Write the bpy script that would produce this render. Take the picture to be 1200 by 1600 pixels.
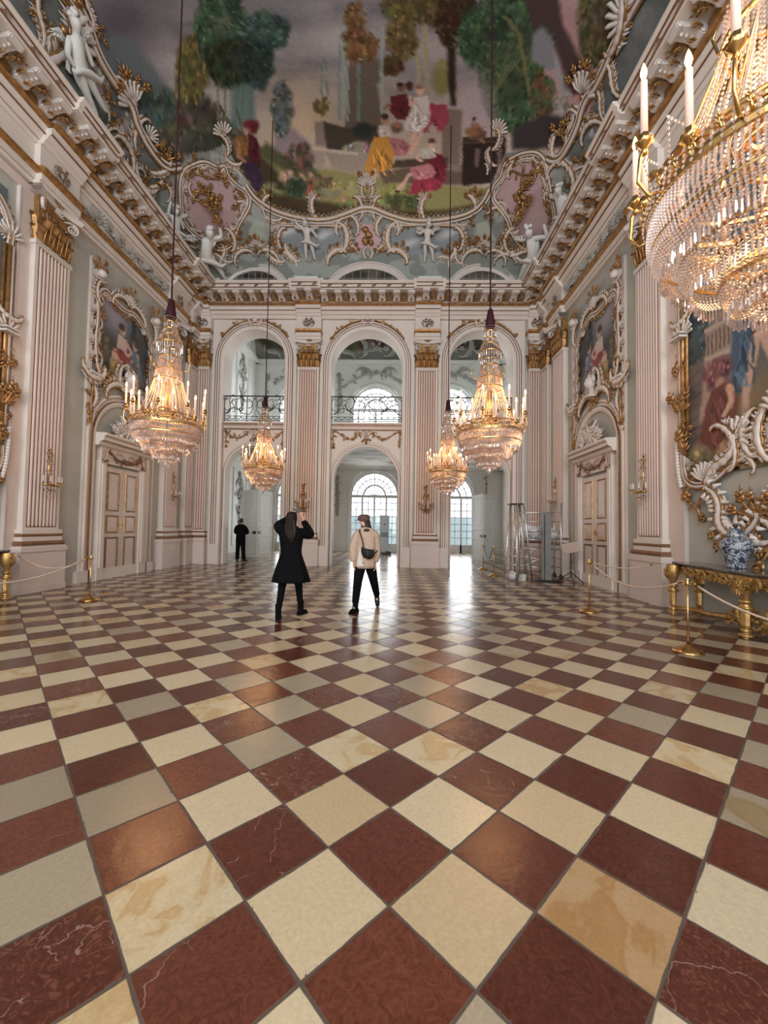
import bpy, math, random
import numpy as np
from mathutils import Vector
PI = math.pi
for _o in list(bpy.data.objects): bpy.data.objects.remove(_o)
SC = bpy.context.scene
COL = SC.collection
rnd = random.Random(7)

# ------------------------------------------------------------------ camera (1200 x 1600, focal 642 px)
FPX = 642.0
_pi, _ro, _yaw = 0.0365, 0.0158, math.radians(1.45)
CAMP = np.array([0.0, 0.0, 1.5])
_fw = np.array([-math.sin(_yaw)*math.cos(_pi), math.cos(_yaw)*math.cos(_pi), math.sin(_pi)])
_r0 = np.array([math.cos(_yaw), math.sin(_yaw), 0.0])
_u0 = np.cross(_r0, _fw)
_cr, _sr = math.cos(_ro), math.sin(_ro)
_R = _r0*_cr + _u0*_sr
_U = _u0*_cr - _r0*_sr
def ray(px, py):
    return (_fw*FPX + _R*(px-600) - _U*(py-800))/FPX
def project(P):
    v = np.asarray(P, float) - CAMP
    d = v@_fw
    d = np.where(np.abs(d) < 1e-3, 1e-3, d)
    return 600 + (v@_R)/d*FPX, 800 - (v@_U)/d*FPX, d
def onX(px, py, X):
    d = ray(px, py); return CAMP + d*(X/d[0])
def onY(px, py, Y):
    d = ray(px, py); return CAMP + d*(Y/d[1])
def onZ(px, py, z):
    d = ray(px, py); return CAMP + d*((z-1.5)/d[2])
cam = bpy.data.cameras.new('camera'); cam_o = bpy.data.objects.new('camera', cam); COL.objects.link(cam_o)
from mathutils import Matrix
_m = Matrix(((_R[0], _U[0], -_fw[0], 0), (_R[1], _U[1], -_fw[1], 0), (_R[2], _U[2], -_fw[2], 1.5), (0, 0, 0, 1)))
cam_o.matrix_world = _m
cam.sensor_fit = 'HORIZONTAL'; cam.sensor_width = 36.0; cam.lens = FPX*36/1200
cam.clip_start = 0.05; cam.clip_end = 300
SC.camera = cam_o

# ------------------------------------------------------------------ exposure, world, daylight
SC.view_settings.view_transform = 'Standard'
try: SC.view_settings.look = 'None'
except Exception: pass
SC.view_settings.gamma = 1.0
SC.view_settings.exposure = 0.95
SC.view_settings.use_curve_mapping = False
cy = SC.cycles
cy.use_denoising = True
cy.max_bounces = 7; cy.diffuse_bounces = 4; cy.glossy_bounces = 3; cy.transmission_bounces = 4; cy.transparent_max_bounces = 12
cy.sample_clamp_indirect = 3.0; cy.caustics_reflective = False; cy.caustics_refractive = False

W = bpy.data.worlds.new('world'); SC.world = W; W.use_nodes = True
nt = W.node_tree; nt.nodes.clear()
wo = nt.nodes.new('ShaderNodeOutputWorld'); bg = nt.nodes.new('ShaderNodeBackground')
tc = nt.nodes.new('ShaderNodeTexCoord'); sp = nt.nodes.new('ShaderNodeSeparateXYZ'); cr = nt.nodes.new('ShaderNodeValToRGB')
nt.links.new(tc.outputs['Generated'], sp.inputs[0]); nt.links.new(sp.outputs['Z'], cr.inputs[0])
cr.color_ramp.elements[0].position = 0.0; cr.color_ramp.elements[0].color = (0.42, 0.50, 0.58, 1)
cr.color_ramp.elements[1].position = 0.12; cr.color_ramp.elements[1].color = (0.93, 0.97, 1.0, 1)
nt.links.new(cr.outputs[0], bg.inputs[0]); bg.inputs[1].default_value = 1.7
nt.links.new(bg.outputs[0], wo.inputs[0])
WORLD_BG = bg

def area_light(name, loc, rot, sx, sy, power, col, portal=False):
    l = bpy.data.lights.new(name, 'AREA'); l.shape = 'RECTANGLE'; l.size = sx; l.size_y = sy
    l.energy = power; l.color = col
    if portal: l.cycles.is_portal = True
    o = bpy.data.objects.new(name, l); COL.objects.link(o); o.location = loc; o.rotation_euler = rot
    o['kind'] = 'structure'
    return o
XC = -1.11; XLW = -7.84; XRW = 5.62; YW = 15.6; YB = -5.2; YF2 = 24.7
# daylight through the tall garden windows of the wall behind the camera, two storeys of three
for i, x in enumerate((XC-4.4, XC, XC+4.4)):
    area_light('daylight_window_lower', (x, YB+0.15, 2.9), (math.radians(90), 0, 0), 2.6, 4.6, 140, (0.93, 0.96, 1.0))
    area_light('daylight_window_upper', (x, YB+0.15, 8.6), (math.radians(90), 0, 0), 2.6, 3.4, 225, (0.93, 0.96, 1.0))
# daylight entering through the garden hall windows
for x in (-5.7, -1.2, 3.3):
    area_light('daylight_garden_lower', (x, YF2-0.05, 2.6), (math.radians(-90), 0, 0), 2.8, 4.4, 48, (0.95, 0.98, 1.0))
    area_light('daylight_garden_upper', (x, YF2-0.05, 8.2), (math.radians(-90), 0, 0), 2.8, 3.4, 75, (0.95, 0.98, 1.0))
    area_light('window_portal', (x, YF2-0.1, 2.4), (math.radians(-90), 0, 0), 3.1, 5.0, 1, (1, 1, 1), True)
    area_light('window_portal', (x, YF2-0.1, 8.2), (math.radians(-90), 0, 0), 3.1, 4.0, 1, (1, 1, 1), True)

# ------------------------------------------------------------------ materials
MATS = {}
def nmat(name):
    m = bpy.data.materials.new(name); m.use_nodes = True; MATS[name] = m
    return m, m.node_tree, m.node_tree.nodes, m.node_tree.links, m.node_tree.nodes['Principled BSDF']
def mat(name, col, rough=0.5, metal=0.0, var=0.08, scale=3.0, bump=0.0, bscale=40.0, spec=0.5, coat=0.0):
    m, t, N, L, p = nmat(name)
    p.inputs['Roughness'].default_value = rough; p.inputs['Metallic'].default_value = metal
    p.inputs['Specular IOR Level'].default_value = spec
    if coat: p.inputs['Coat Weight'].default_value = coat
    co = N.new('ShaderNodeTexCoord')
    nz = N.new('ShaderNodeTexNoise'); nz.inputs['Scale'].default_value = scale; nz.inputs['Detail'].default_value = 4
    L.new(co.outputs['Object'], nz.inputs['Vector'])
    rp = N.new('ShaderNodeValToRGB')
    c = np.array(col)
    rp.color_ramp.elements[0].position = 0.3; rp.color_ramp.elements[1].position = 0.7
    rp.color_ramp.elements[0].color = (*(c*(1-var)), 1); rp.color_ramp.elements[1].color = (*np.minimum(c*(1+var), 1), 1)
    L.new(nz.outputs['Fac'], rp.inputs[0]); L.new(rp.outputs[0], p.inputs['Base Color'])
    if bump:
        n2 = N.new('ShaderNodeTexNoise'); n2.inputs['Scale'].default_value = bscale; L.new(co.outputs['Object'], n2.inputs['Vector'])
        b = N.new('ShaderNodeBump'); b.inputs['Strength'].default_value = bump; b.inputs['Distance'].default_value = 0.01
        L.new(n2.outputs['Fac'], b.inputs['Height']); L.new(b.outputs[0], p.inputs['Normal'])
    return m
M_CREAM = mat('cream_stucco', (0.71, 0.645, 0.59), 0.55, var=0.04, scale=1.2)
M_PINK = mat('rose_stucco', (0.67, 0.545, 0.485), 0.5, var=0.04, scale=1.2)
M_BAND = mat('rose_cream_stucco', (0.67, 0.575, 0.525), 0.55, var=0.04, scale=1.2)
M_SAGE = mat('sage_stucco', (0.44, 0.44, 0.40), 0.6, var=0.06, scale=2.0)
M_WHITE = mat('white_stucco', (0.66, 0.60, 0.56), 0.45, var=0.04, scale=4)
M_COOL = mat('grey_white_stucco', (0.74, 0.74, 0.71), 0.6, var=0.05, scale=1.5)
M_GREY = mat('pale_grey_relief', (0.42, 0.42, 0.39), 0.6, var=0.15, scale=5)
M_GOLD = mat('aged_gilding', (0.40, 0.22, 0.085), 0.38, 0.65, var=0.35, scale=9, bump=0.25, bscale=60)
M_GLINE = mat('dull_gilt_line', (0.25, 0.125, 0.065), 0.5, 0.3, var=0.2, scale=9)
M_BRASS = mat('polished_brass', (0.62, 0.40, 0.16), 0.24, 1.0, var=0.05, scale=9)
M_GILTWOOD = mat('gilt_wood', (0.46, 0.28, 0.10), 0.34, 0.7, var=0.3, scale=14, bump=0.4, bscale=45)
M_DARKMARB = mat('dark_marble', (0.10, 0.095, 0.085), 0.12, var=0.5, scale=9)
M_IRON = mat('black_iron', (0.035, 0.03, 0.03), 0.45, 0.5, var=0.2)
M_BLACK = mat('black_cloth', (0.004, 0.004, 0.005), 0.9, var=0.2, spec=0.1)
M_BLACKL = mat('black_leather', (0.006, 0.0055, 0.0055), 0.6, var=0.2)
M_SKIN = mat('skin', (0.60, 0.34, 0.25), 0.5, var=0.05)
M_HAIR = mat('dark_brown_hair', (0.028, 0.013, 0.010), 0.7, var=0.5, scale=60)
M_FLEECE = mat('beige_fleece', (0.50, 0.37, 0.28), 0.95, var=0.08, scale=30, bump=0.8, bscale=90, spec=0.1)
M_SHIRT = mat('white_shirt', (0.62, 0.60, 0.55), 0.8, var=0.04)
M_ROPE = mat('cream_rope', (0.62, 0.48, 0.38), 0.7, var=0.1, scale=40)
M_CORD = mat('maroon_cord', (0.035, 0.006, 0.012), 0.7, var=0.2, spec=0.2)
M_ALU = mat('aluminium', (0.70, 0.70, 0.71), 0.3, 0.85, var=0.04)
M_PANELG = mat('grey_painted_metal', (0.22, 0.235, 0.235), 0.45, 0.2, var=0.1)
M_BAG = mat('white_plastic_sheet', (0.66, 0.66, 0.70), 0.35, var=0.15, scale=12)
M_WDOOR = mat('white_paint', (0.63, 0.63, 0.59), 0.4, var=0.03)
M_WFRAME = mat('window_white_paint', (0.72, 0.73, 0.72), 0.4, var=0.02)
M_DOOR = mat('cream_door_paint', (0.62, 0.52, 0.45), 0.35, var=0.04)
M_DARK = mat('dark_plaque', (0.03, 0.02, 0.02), 0.4)
M_SIGN = mat('sign_board', (0.55, 0.60, 0.64), 0.4, var=0.03)
M_WOODL = mat('pale_music_board', (0.55, 0.45, 0.38), 0.4, var=0.05)
M_CAP = None
def m_glass(name, tint, fac):
    m, t, N, L, p = nmat(name); N.remove(p)
    o = N['Material Output']; a = N.new('ShaderNodeBsdfTransparent'); g = N.new('ShaderNodeBsdfGlossy'); x = N.new('ShaderNodeMixShader')
    a.inputs[0].default_value = (*tint, 1); g.inputs['Roughness'].default_value = 0.03; g.inputs[0].default_value = (1, 1, 1, 1)
    x.inputs[0].default_value = fac
    L.new(a.outputs[0], x.inputs[1]); L.new(g.outputs[0], x.inputs[2]); L.new(x.outputs[0], o.inputs[0])
    return m
M_PANE = m_glass('window_pane_glass', (0.97, 0.98, 0.98), 0.06)
M_LUN = None
def m_crystal():
    m, t, N, L, p = nmat('cut_crystal'); N.remove(p)
    o = N['Material Output']; a = N.new('ShaderNodeBsdfTransparent'); g = N.new('ShaderNodeBsdfGlossy'); x = N.new('ShaderNodeMixShader')
    a.inputs[0].default_value = (0.90, 0.84, 0.82, 1); g.inputs['Roughness'].default_value = 0.12; g.inputs[0].default_value = (1.0, 0.95, 0.93, 1)
    d = N.new('ShaderNodeBsdfDiffuse'); d.inputs[0].default_value = (0.85, 0.74, 0.70, 1)
    y = N.new('ShaderNodeMixShader'); y.inputs[0].default_value = 0.35
    L.new(g.outputs[0], y.inputs[1]); L.new(d.outputs[0], y.inputs[2])
    x.inputs[0].default_value = 0.62
    L.new(a.outputs[0], x.inputs[1]); L.new(y.outputs[0], x.inputs[2]); L.new(x.outputs[0], o.inputs[0])
    return m
M_CRYS = m_crystal()
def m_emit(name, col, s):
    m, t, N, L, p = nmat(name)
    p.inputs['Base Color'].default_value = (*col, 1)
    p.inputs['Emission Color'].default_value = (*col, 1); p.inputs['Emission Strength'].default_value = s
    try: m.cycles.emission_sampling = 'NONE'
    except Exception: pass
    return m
M_FLAME = m_emit('electric_candle_flame', (1.0, 0.42, 0.10), 14)
M_CANDLE = m_emit('glowing_candle_wax', (0.80, 0.58, 0.48), 0.09)  # faint emission puts the flames' light into the candle shafts
M_FLAME0 = mat('unlit_glass_bulb', (0.75, 0.7, 0.62), 0.15, var=0.02)
def m_paint(name, gain=1.0, rough=0.65):
    m, t, N, L, p = nmat(name)
    a = N.new('ShaderNodeAttribute'); a.attribute_name = 'paint'
    nz = N.new('ShaderNodeTexNoise'); nz.inputs['Scale'].default_value = 14; nz.inputs['Detail'].default_value = 5
    co = N.new('ShaderNodeTexCoord'); L.new(co.outputs['Object'], nz.inputs['Vector'])
    mr = N.new('ShaderNodeMapRange'); mr.inputs['To Min'].default_value = 0.78*gain; mr.inputs['To Max'].default_value = 1.22*gain
    L.new(nz.outputs['Fac'], mr.inputs['Value'])
    v = N.new('ShaderNodeVectorMath'); v.operation = 'SCALE'
    L.new(a.outputs['Color'], v.inputs[0]); L.new(mr.outputs[0], v.inputs['Scale']); L.new(v.outputs[0], p.inputs['Base Color'])
    p.inputs['Roughness'].default_value = rough; p.inputs['Specular IOR Level'].default_value = 0.25
    return m

# ------------------------------------------------------------------ mesh builder
class MB:
    def __init__(s): s.V = []; s.n = 0; s.F = []; s.S = []; s.cols = None
    def raw(s, v, faces, smooth=True):
        v = np.asarray(v, float).reshape(-1, 3)
        f = np.asarray(faces, int)
        s.V.append(v); s.F.append(f + s.n); s.S.append(smooth); s.n += len(v)
    def polys(s, v, faces, smooth=False):
        v = np.asarray(v, float).reshape(-1, 3); b = s.n
        s.V.append(v); s.n += len(v)
        by = {}
        for f in faces: by.setdefault(len(f), []).append(f)
        for k, L in by.items(): s.F.append(np.asarray(L, int)+b); s.S.append(smooth)
    def box(s, a, b, smooth=False):
        x0, y0, z0 = [min(a[i], b[i]) for i in range(3)]; x1, y1, z1 = [max(a[i], b[i]) for i in range(3)]
        v = [(x0,y0,z0),(x1,y0,z0),(x1,y1,z0),(x0,y1,z0),(x0,y0,z1),(x1,y0,z1),(x1,y1,z1),(x0,y1,z1)]
        s.raw(v, [(0,3,2,1),(4,5,6,7),(0,1,5,4),(1,2,6,5),(2,3,7,6),(3,0,4,7)], smooth)
    def obox(s, c, ax, ay, az):
        c, ax, ay, az = [np.asarray(q, float) for q in (c, ax, ay, az)]
        v = [c+i*ax+j*ay+k*az for k in (-1, 1) for (i, j) in ((-1,-1),(1,-1),(1,1),(-1,1))]
        s.raw(v, [(0,3,2,1),(4,5,6,7),(0,1,5,4),(1,2,6,5),(2,3,7,6),(3,0,4,7)], False)
    def grid(s, P, smooth=True, closed_u=False, closed_v=False):
        P = np.asarray(P, float); a, b = P.shape[:2]
        i = np.arange(a if closed_u else a-1)[:, None]; j = np.arange(b if closed_v else b-1)[None, :]
        i2 = (i+1) % a; j2 = (j+1) % b
        f = np.stack([i*b+j+0*i, i*b+j2, i2*b+j2, i2*b+j], -1).reshape(-1, 4)
        s.raw(P.reshape(-1, 3), f, smooth)
    def tube(s, pts, rad, n=6, N=None, flat=1.0, cap=True):
        P = np.asarray(pts, float); m = len(P)
        r = np.broadcast_to(np.asarray(rad, float), (m,))
        T = np.gradient(P, axis=0); T /= (np.linalg.norm(T, axis=1)[:, None]+1e-12)
        if N is None:
            n0 = np.array([0, 0, 1.0]) if abs(T[0][2]) < 0.9 else np.array([1.0, 0, 0])
            Ns = np.zeros_like(P); cur = n0
            for k in range(m):
                cur = cur - T[k]*(cur@T[k]); l = np.linalg.norm(cur)
                if l < 1e-6: cur = np.cross(T[k], [0.3, 0.5, 0.8]); l = np.linalg.norm(cur)
                cur = cur/l; Ns[k] = cur
        else:
            Ns = np.broadcast_to(np.asarray(N, float), P.shape)
        B = np.cross(T, Ns); B /= (np.linalg.norm(B, axis=1)[:, None]+1e-12)
        a = np.linspace(0, 2*PI, n, endpoint=False)
        R = P[:, None, :] + r[:, None, None]*(B[:, None, :]*np.cos(a)[None, :, None] + Ns[:, None, :]*flat*np.sin(a)[None, :, None])
        v = R.reshape(-1, 3)
        i = np.arange(m-1)[:, None]*n; j = np.arange(n)[None, :]; j2 = (j+1) % n
        f = np.stack([i+j, i+j2, i+n+j2, i+n+j], -1).reshape(-1, 4)
        s.V.append(v); s.F.append(f+s.n); s.S.append(True)
        if cap:
            if n == 4: s.F.append(np.array([[3,2,1,0],[(m-1)*n, (m-1)*n+1, (m-1)*n+2, (m-1)*n+3]])+s.n)
            else: s.F.append(np.array([list(range(n))[::-1], list(range((m-1)*n, m*n))])+s.n)
            s.S.append(False)
        s.n += len(v)
    def ball(s, c, r, n=8, m=5, sc=(1, 1, 1)):
        c = np.asarray(c, float); v = []; f = []
        th = np.linspace(0, PI, m+1)[1:-1]
        for t in th:
            for k in range(n):
                a = 2*PI*k/n; v.append((math.sin(t)*math.cos(a), math.sin(t)*math.sin(a), math.cos(t)))
        top = len(v); v.append((0, 0, 1)); v.append((0, 0, -1))
        v = np.array(v)*r*np.asarray(sc)+c
        for i in range(m-2):
            for k in range(n): f.append((i*n+k, (i+1)*n+k, (i+1)*n+(k+1) % n, i*n+(k+1) % n))
        for k in range(n):
            f.append((top, k, (k+1) % n)); f.append((top+1, (m-2)*n+(k+1) % n, (m-2)*n+k))
        s.polys(v, f, True)
    def lathe(s, prof, n=16, c=(0, 0, 0), smooth=True, sq=None, lobes=0, la=0.0):
        pr = np.asarray(prof, float); a = np.linspace(0, 2*PI, n, endpoint=False)
        k = np.ones(n) if not lobes else 1+la*np.cos(a*lobes)
        P = np.stack([pr[:, 0][:, None]*np.cos(a)*k, pr[:, 0][:, None]*np.sin(a)*k, pr[:, 1][:, None]+0*a], -1)+np.asarray(c)
        s.grid(P, smooth, closed_v=True)
    def merged(s):
        return np.concatenate(s.V)
    def build(s, name, m, parent=None, org=None, color=None):
        me = bpy.data.meshes.new(name)
        if s.n:
            v = np.concatenate(s.V)
            if org is not None: v = v-np.asarray(org, float)
            me.vertices.add(len(v)); me.vertices.foreach_set('co', v.astype(np.float32).ravel())
            tot = np.concatenate([np.full(len(f), f.shape[1]) for f in s.F]); lv = np.concatenate([f.ravel() for f in s.F])
            st = np.concatenate([[0], np.cumsum(tot)[:-1]])
            me.loops.add(len(lv)); me.loops.foreach_set('vertex_index', lv.astype(np.int32))
            me.polygons.add(len(tot)); me.polygons.foreach_set('loop_start', st.astype(np.int32)); me.polygons.foreach_set('loop_total', tot.astype(np.int32))
            sm = np.concatenate([np.full(len(f), q) for f, q in zip(s.F, s.S)])
            me.polygons.foreach_set('use_smooth', sm)
            me.update(calc_edges=True); me.validate()
            if color is not None:
                at = me.color_attributes.new('paint', 'FLOAT_COLOR', 'POINT')
                c = np.ones((len(v), 4), np.float32); c[:, :3] = color
                at.data.foreach_set('color', c.ravel())
        if m: me.materials.append(m)
        o = bpy.data.objects.new(name, me); COL.objects.link(o)
        if parent is not None: o.parent = parent
        elif org is not None: o.location = Vector(org)
        return o
def thing(name, label, cat, loc=(0, 0, 0), rz=0.0, group=None):
    o = bpy.data.objects.new(name, None); COL.objects.link(o); o.empty_display_size = 0.1
    o.location = Vector(loc); o.rotation_euler = (0, 0, rz)
    o['label'] = label; o['category'] = cat
    if group: o['group'] = group
    return o
def tag(o, label, cat, group=None, kind=None):
    o['label'] = label; o['category'] = cat
    if group: o['group'] = group
    if kind: o['kind'] = kind
    return o
def struct(o): o['kind'] = 'structure'; return o
def dup(o, loc=None, rz=None, label=None, group=None, parent=None, scale=None):
    c = o.copy(); COL.objects.link(c)
    if parent is not None: c.parent = parent
    if loc is not None: c.location = Vector(loc)
    if rz is not None: c.rotation_euler = (0, 0, rz)
    if scale is not None: c.scale = scale
    if label: c['label'] = label
    if group: c['group'] = group
    for ch in KIDS(o): dup(ch, parent=c)
    return c
def KIDS(o): return [c for c in bpy.data.objects if c.parent == o]
def skin(name, V, E, R, m, parent, sub=2, org=None):
    """one continuous surface grown round joints V (edges E, radii R) with the Skin modifier"""
    me = bpy.data.meshes.new(name); v = np.asarray(V, float)
    if org is not None: v = v-np.asarray(org)
    me.from_pydata([tuple(q) for q in v], E, []); me.update()
    o = bpy.data.objects.new(name, me); COL.objects.link(o)
    if parent is not None: o.parent = parent
    md = o.modifiers.new('skin', 'SKIN'); md.use_smooth_shade = True; md.branch_smoothing = 0.6
    if not me.skin_vertices: me.skin_vertices.new(name='')
    for i, q in enumerate(me.skin_vertices[0].data):
        r = R[i]; q.radius = (r, r) if not isinstance(r, (tuple, list)) else r
        q.use_root = (i == 0)
    sb = o.modifiers.new('sub', 'SUBSURF'); sb.levels = sub; sb.render_levels = sub
    me.materials.append(m)
    return o

# ------------------------------------------------------------------ ornament kit
class Fr:
    def __init__(s, o, U, V, N=None):
        s.o = np.asarray(o, float); s.U = np.asarray(U, float); s.V = np.asarray(V, float)
        s.N = np.cross(s.U, s.V) if N is None else np.asarray(N, float)
    def p(s, u, v, w=0.0): return s.o + s.U*u + s.V*v + s.N*w
    def pts(s, P, w=0.0):
        P = np.asarray(P, float); w = np.broadcast_to(w, (len(P),))
        return s.o + P[:, :1]*s.U + P[:, 1:2]*s.V + w[:, None]*s.N
    def sub(s, x, y, a, k=1.0):
        c, q = math.cos(a), math.sin(a)
        return Fr(s.p(x, y), (s.U*c + s.V*q)*k, (-s.U*q + s.V*c)*k, s.N*k)
def _curve(kind, k0, curl, n=28):
    s = np.linspace(-1, 1, n*3); k = k0*(1+curl*np.abs(s)**6)
    if kind == 'S': k = k*np.sign(s)
    th = np.cumsum(k)*(s[1]-s[0]); th -= th[len(th)//2]
    x = np.cumsum(np.cos(th)); y = np.cumsum(np.sin(th))
    P = np.stack([x, y], 1); P -= P.mean(0); w = P[:, 0].max()-P[:, 0].min()
    return (P/w)[::3]
CURVES = {('C', 0): _curve('C', -1.05, 11.5), ('C', 1): _curve('C', -1.35, 6.0), ('S', 0): _curve('S', -1.4, 9.5), ('S', 1): _curve('S', -1.0, 7.0)}
def scroll(mw, mg, f, x, y, size, ang, flip=1, kind='C', var=0, fat=0.065, comb=True, w=0.0):
    g = f.sub(x, y, ang); P = CURVES[(kind, var)]*size; P = P*np.array([1, flip]); n = len(P)
    fat = fat*0.72
    t = np.linspace(0, 1, n); R = size*fat*(0.30+0.70*np.sin(PI*t)**0.8)*(1+0.17*np.sin(t*PI*15))
    h = size*fat*0.9+w
    mw.tube(g.pts(P, h), R, 6, N=g.N/np.linalg.norm(g.N), flat=0.8)
    for e in (0, -1): (mg or mw).ball(g.p(P[e][0], P[e][1], h), size*fat*0.6, 6, 4)
    if mg is not None:
        T = np.gradient(P, axis=0); T /= np.linalg.norm(T, axis=1)[:, None]+1e-9; Nn = np.stack([-T[:, 1], T[:, 0]], 1)*flip
        Q = P + Nn*(R*0.9)[:, None]
        mg.tube(g.pts(Q, h*1.05), R*0.42, 4, N=g.N/np.linalg.norm(g.N))
        Q = P - Nn*(R*1.05)[:, None]
        mg.tube(g.pts(Q, h*0.9), R*0.36, 4, N=g.N/np.linalg.norm(g.N))
    if comb:
        T = np.gradient(P, axis=0); T /= np.linalg.norm(T, axis=1)[:, None]+1e-9; Nn = np.stack([-T[:, 1], T[:, 0]], 1)*flip
        q_ = slice(5, n-5); mw.tube(g.pts(P[q_]+Nn[q_]*(R[q_]+size*0.045)[:, None], h*0.8), size*0.055*np.sin(PI*t[q_])**1.2, 6, N=g.N/np.linalg.norm(g.N), flat=0.35)
        for k in range(7, n-7, 1):
            L = size*0.17*math.sin(PI*t[k])**1.3*(0.75+0.45*rnd.random())
            a = P[k]+Nn[k]*R[k]; b = a+Nn[k]*L*0.6+T[k]*L*0.15; c = a+Nn[k]*L+T[k]*L*0.45
            (mw if k % 3 else (mg or mw)).tube(g.pts([a, b, c], [h, h*1.25, h*0.7]), [size*0.016, size*0.022, size*0.008], 4, N=g.N/np.linalg.norm(g.N), flat=0.7)
def leaf(mb, f, x, y, L, ang, bend=0.5, n=4, fat=0.06, lift=0.18):
    g = f.sub(x, y, ang); t = np.linspace(0, 1, 7)
    mid = np.stack([L*t, L*bend*0.5*t**2], 1); hh = L*lift*np.sin(PI*t*0.8)+L*fat*0.6
    Nn = g.N/np.linalg.norm(g.N)
    mb.tube(g.pts(mid, hh), L*fat*(1.2-t), 5, N=Nn, flat=0.8)
    for k in range(1, n+1):
        tt = k/(n+1.0); i = int(tt*6); b = mid[i]; l = L*0.42*(1-0.55*tt)
        for sgn in (-1, 1):
            a = sgn*(0.95-0.35*tt)+bend*tt
            d = np.array([math.cos(a), math.sin(a)]); d2 = np.array([math.cos(a-sgn*0.55), math.sin(a-sgn*0.55)])
            q = np.array([b, b+d*l*0.5, b+d*l*0.6+d2*l*0.4])
            mb.tube(g.pts(q, [hh[i], hh[i]*1.15+l*0.05, hh[i]*0.75+l*0.12]), [L*fat*0.9, L*fat*1.15, L*fat*0.3], 4, N=Nn, flat=0.6)
def shell(mw, mg, f, x, y, R, ang, spread=2.2, n=9, fat=0.085):
    g = f.sub(x, y, ang); Nn = g.N/np.linalg.norm(g.N)
    for k in range(n):
        a = (k/(n-1)-0.5)*spread; r = R*(0.82+0.18*math.cos(a))
        d = np.array([math.cos(a), math.sin(a)])
        q = np.array([d*R*0.12, d*r*0.55, d*r*0.92, d*r])
        mw.tube(g.pts(q, [R*0.05, R*0.2, R*0.16, R*0.24]), [R*0.03, R*fat, R*fat*1.15, R*fat*0.6], 5, N=Nn, flat=0.8)
        if mg is not None and k < n-1:
            a2 = a+spread/(n-1)*0.5; d2 = np.array([math.cos(a2), math.sin(a2)])
            mg.tube(g.pts([d2*R*0.25, d2*r*0.8], [R*0.08, R*0.12]), R*0.03, 4, N=Nn)
    (mg or mw).ball(g.p(0, 0, R*0.1), R*0.13, 6, 4)
def flower(mb, f, x, y, r):
    for k in range(5):
        a = 2*PI*k/5+rnd.random(); mb.ball(f.p(x+math.cos(a)*r*0.6, y+math.sin(a)*r*0.6, r*0.35), r*0.45, 5, 4)
    mb.ball(f.p(x, y, r*0.55), r*0.4, 5, 4)
def tuft(mb, f, x, y, s, ang, n=3, spread=1.5):
    for k in range(n):
        a = ang+((k/(n-1)-0.5)*spread if n > 1 else 0)
        leaf(mb, f, x, y, s*(0.8+0.4*rnd.random()), a, bend=rnd.uniform(-0.6, 0.6), n=3)
def sprig(mb, f, pts, s, step=0.6):
    P = np.asarray(pts, float); d = np.r_[0, np.cumsum(np.linalg.norm(np.diff(P, axis=0), axis=1))]
    m = max(2, int(d[-1]/(s*step))); t = np.linspace(0, d[-1], m)
    Q = np.stack([np.interp(t, d, P[:, 0]), np.interp(t, d, P[:, 1])], 1)
    mb.tube(f.pts(Q, s*0.2), s*0.1, 4, N=f.N/np.linalg.norm(f.N))
    for i, q in enumerate(Q):
        k = rnd.random()
        if k < 0.4: flower(mb, f, q[0], q[1], s*rnd.uniform(0.25, 0.42))
        else:
            a = rnd.random()*6.28; leaf(mb, f, q[0], q[1], s*rnd.uniform(0.6, 1.0), a, n=2, fat=0.1)
def resample(P, step, closed=False):
    P = np.asarray(P, float)
    if closed: P = np.vstack([P, P[:1]])
    d = np.r_[0, np.cumsum(np.linalg.norm(np.diff(P, axis=0), axis=1))]
    m = max(3, int(round(d[-1]/step))+1); t = np.linspace(0, d[-1], m)
    return np.stack([np.interp(t, d, P[:, k]) for k in range(P.shape[1])], 1)
def smoothpath(P, it=2, closed=False):
    P = np.asarray(P, float)
    for _ in range(it):
        if closed: A = P; B = np.roll(P, -1, 0); P = np.stack([A*0.75+B*0.25, A*0.25+B*0.75], 1).reshape(-1, P.shape[1])
        else:
            A = P[:-1]; B = P[1:]; Q = np.stack([A*0.75+B*0.25, A*0.25+B*0.75], 1).reshape(-1, P.shape[1]); P = np.vstack([P[:1], Q, P[-1:]])
    return P
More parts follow.
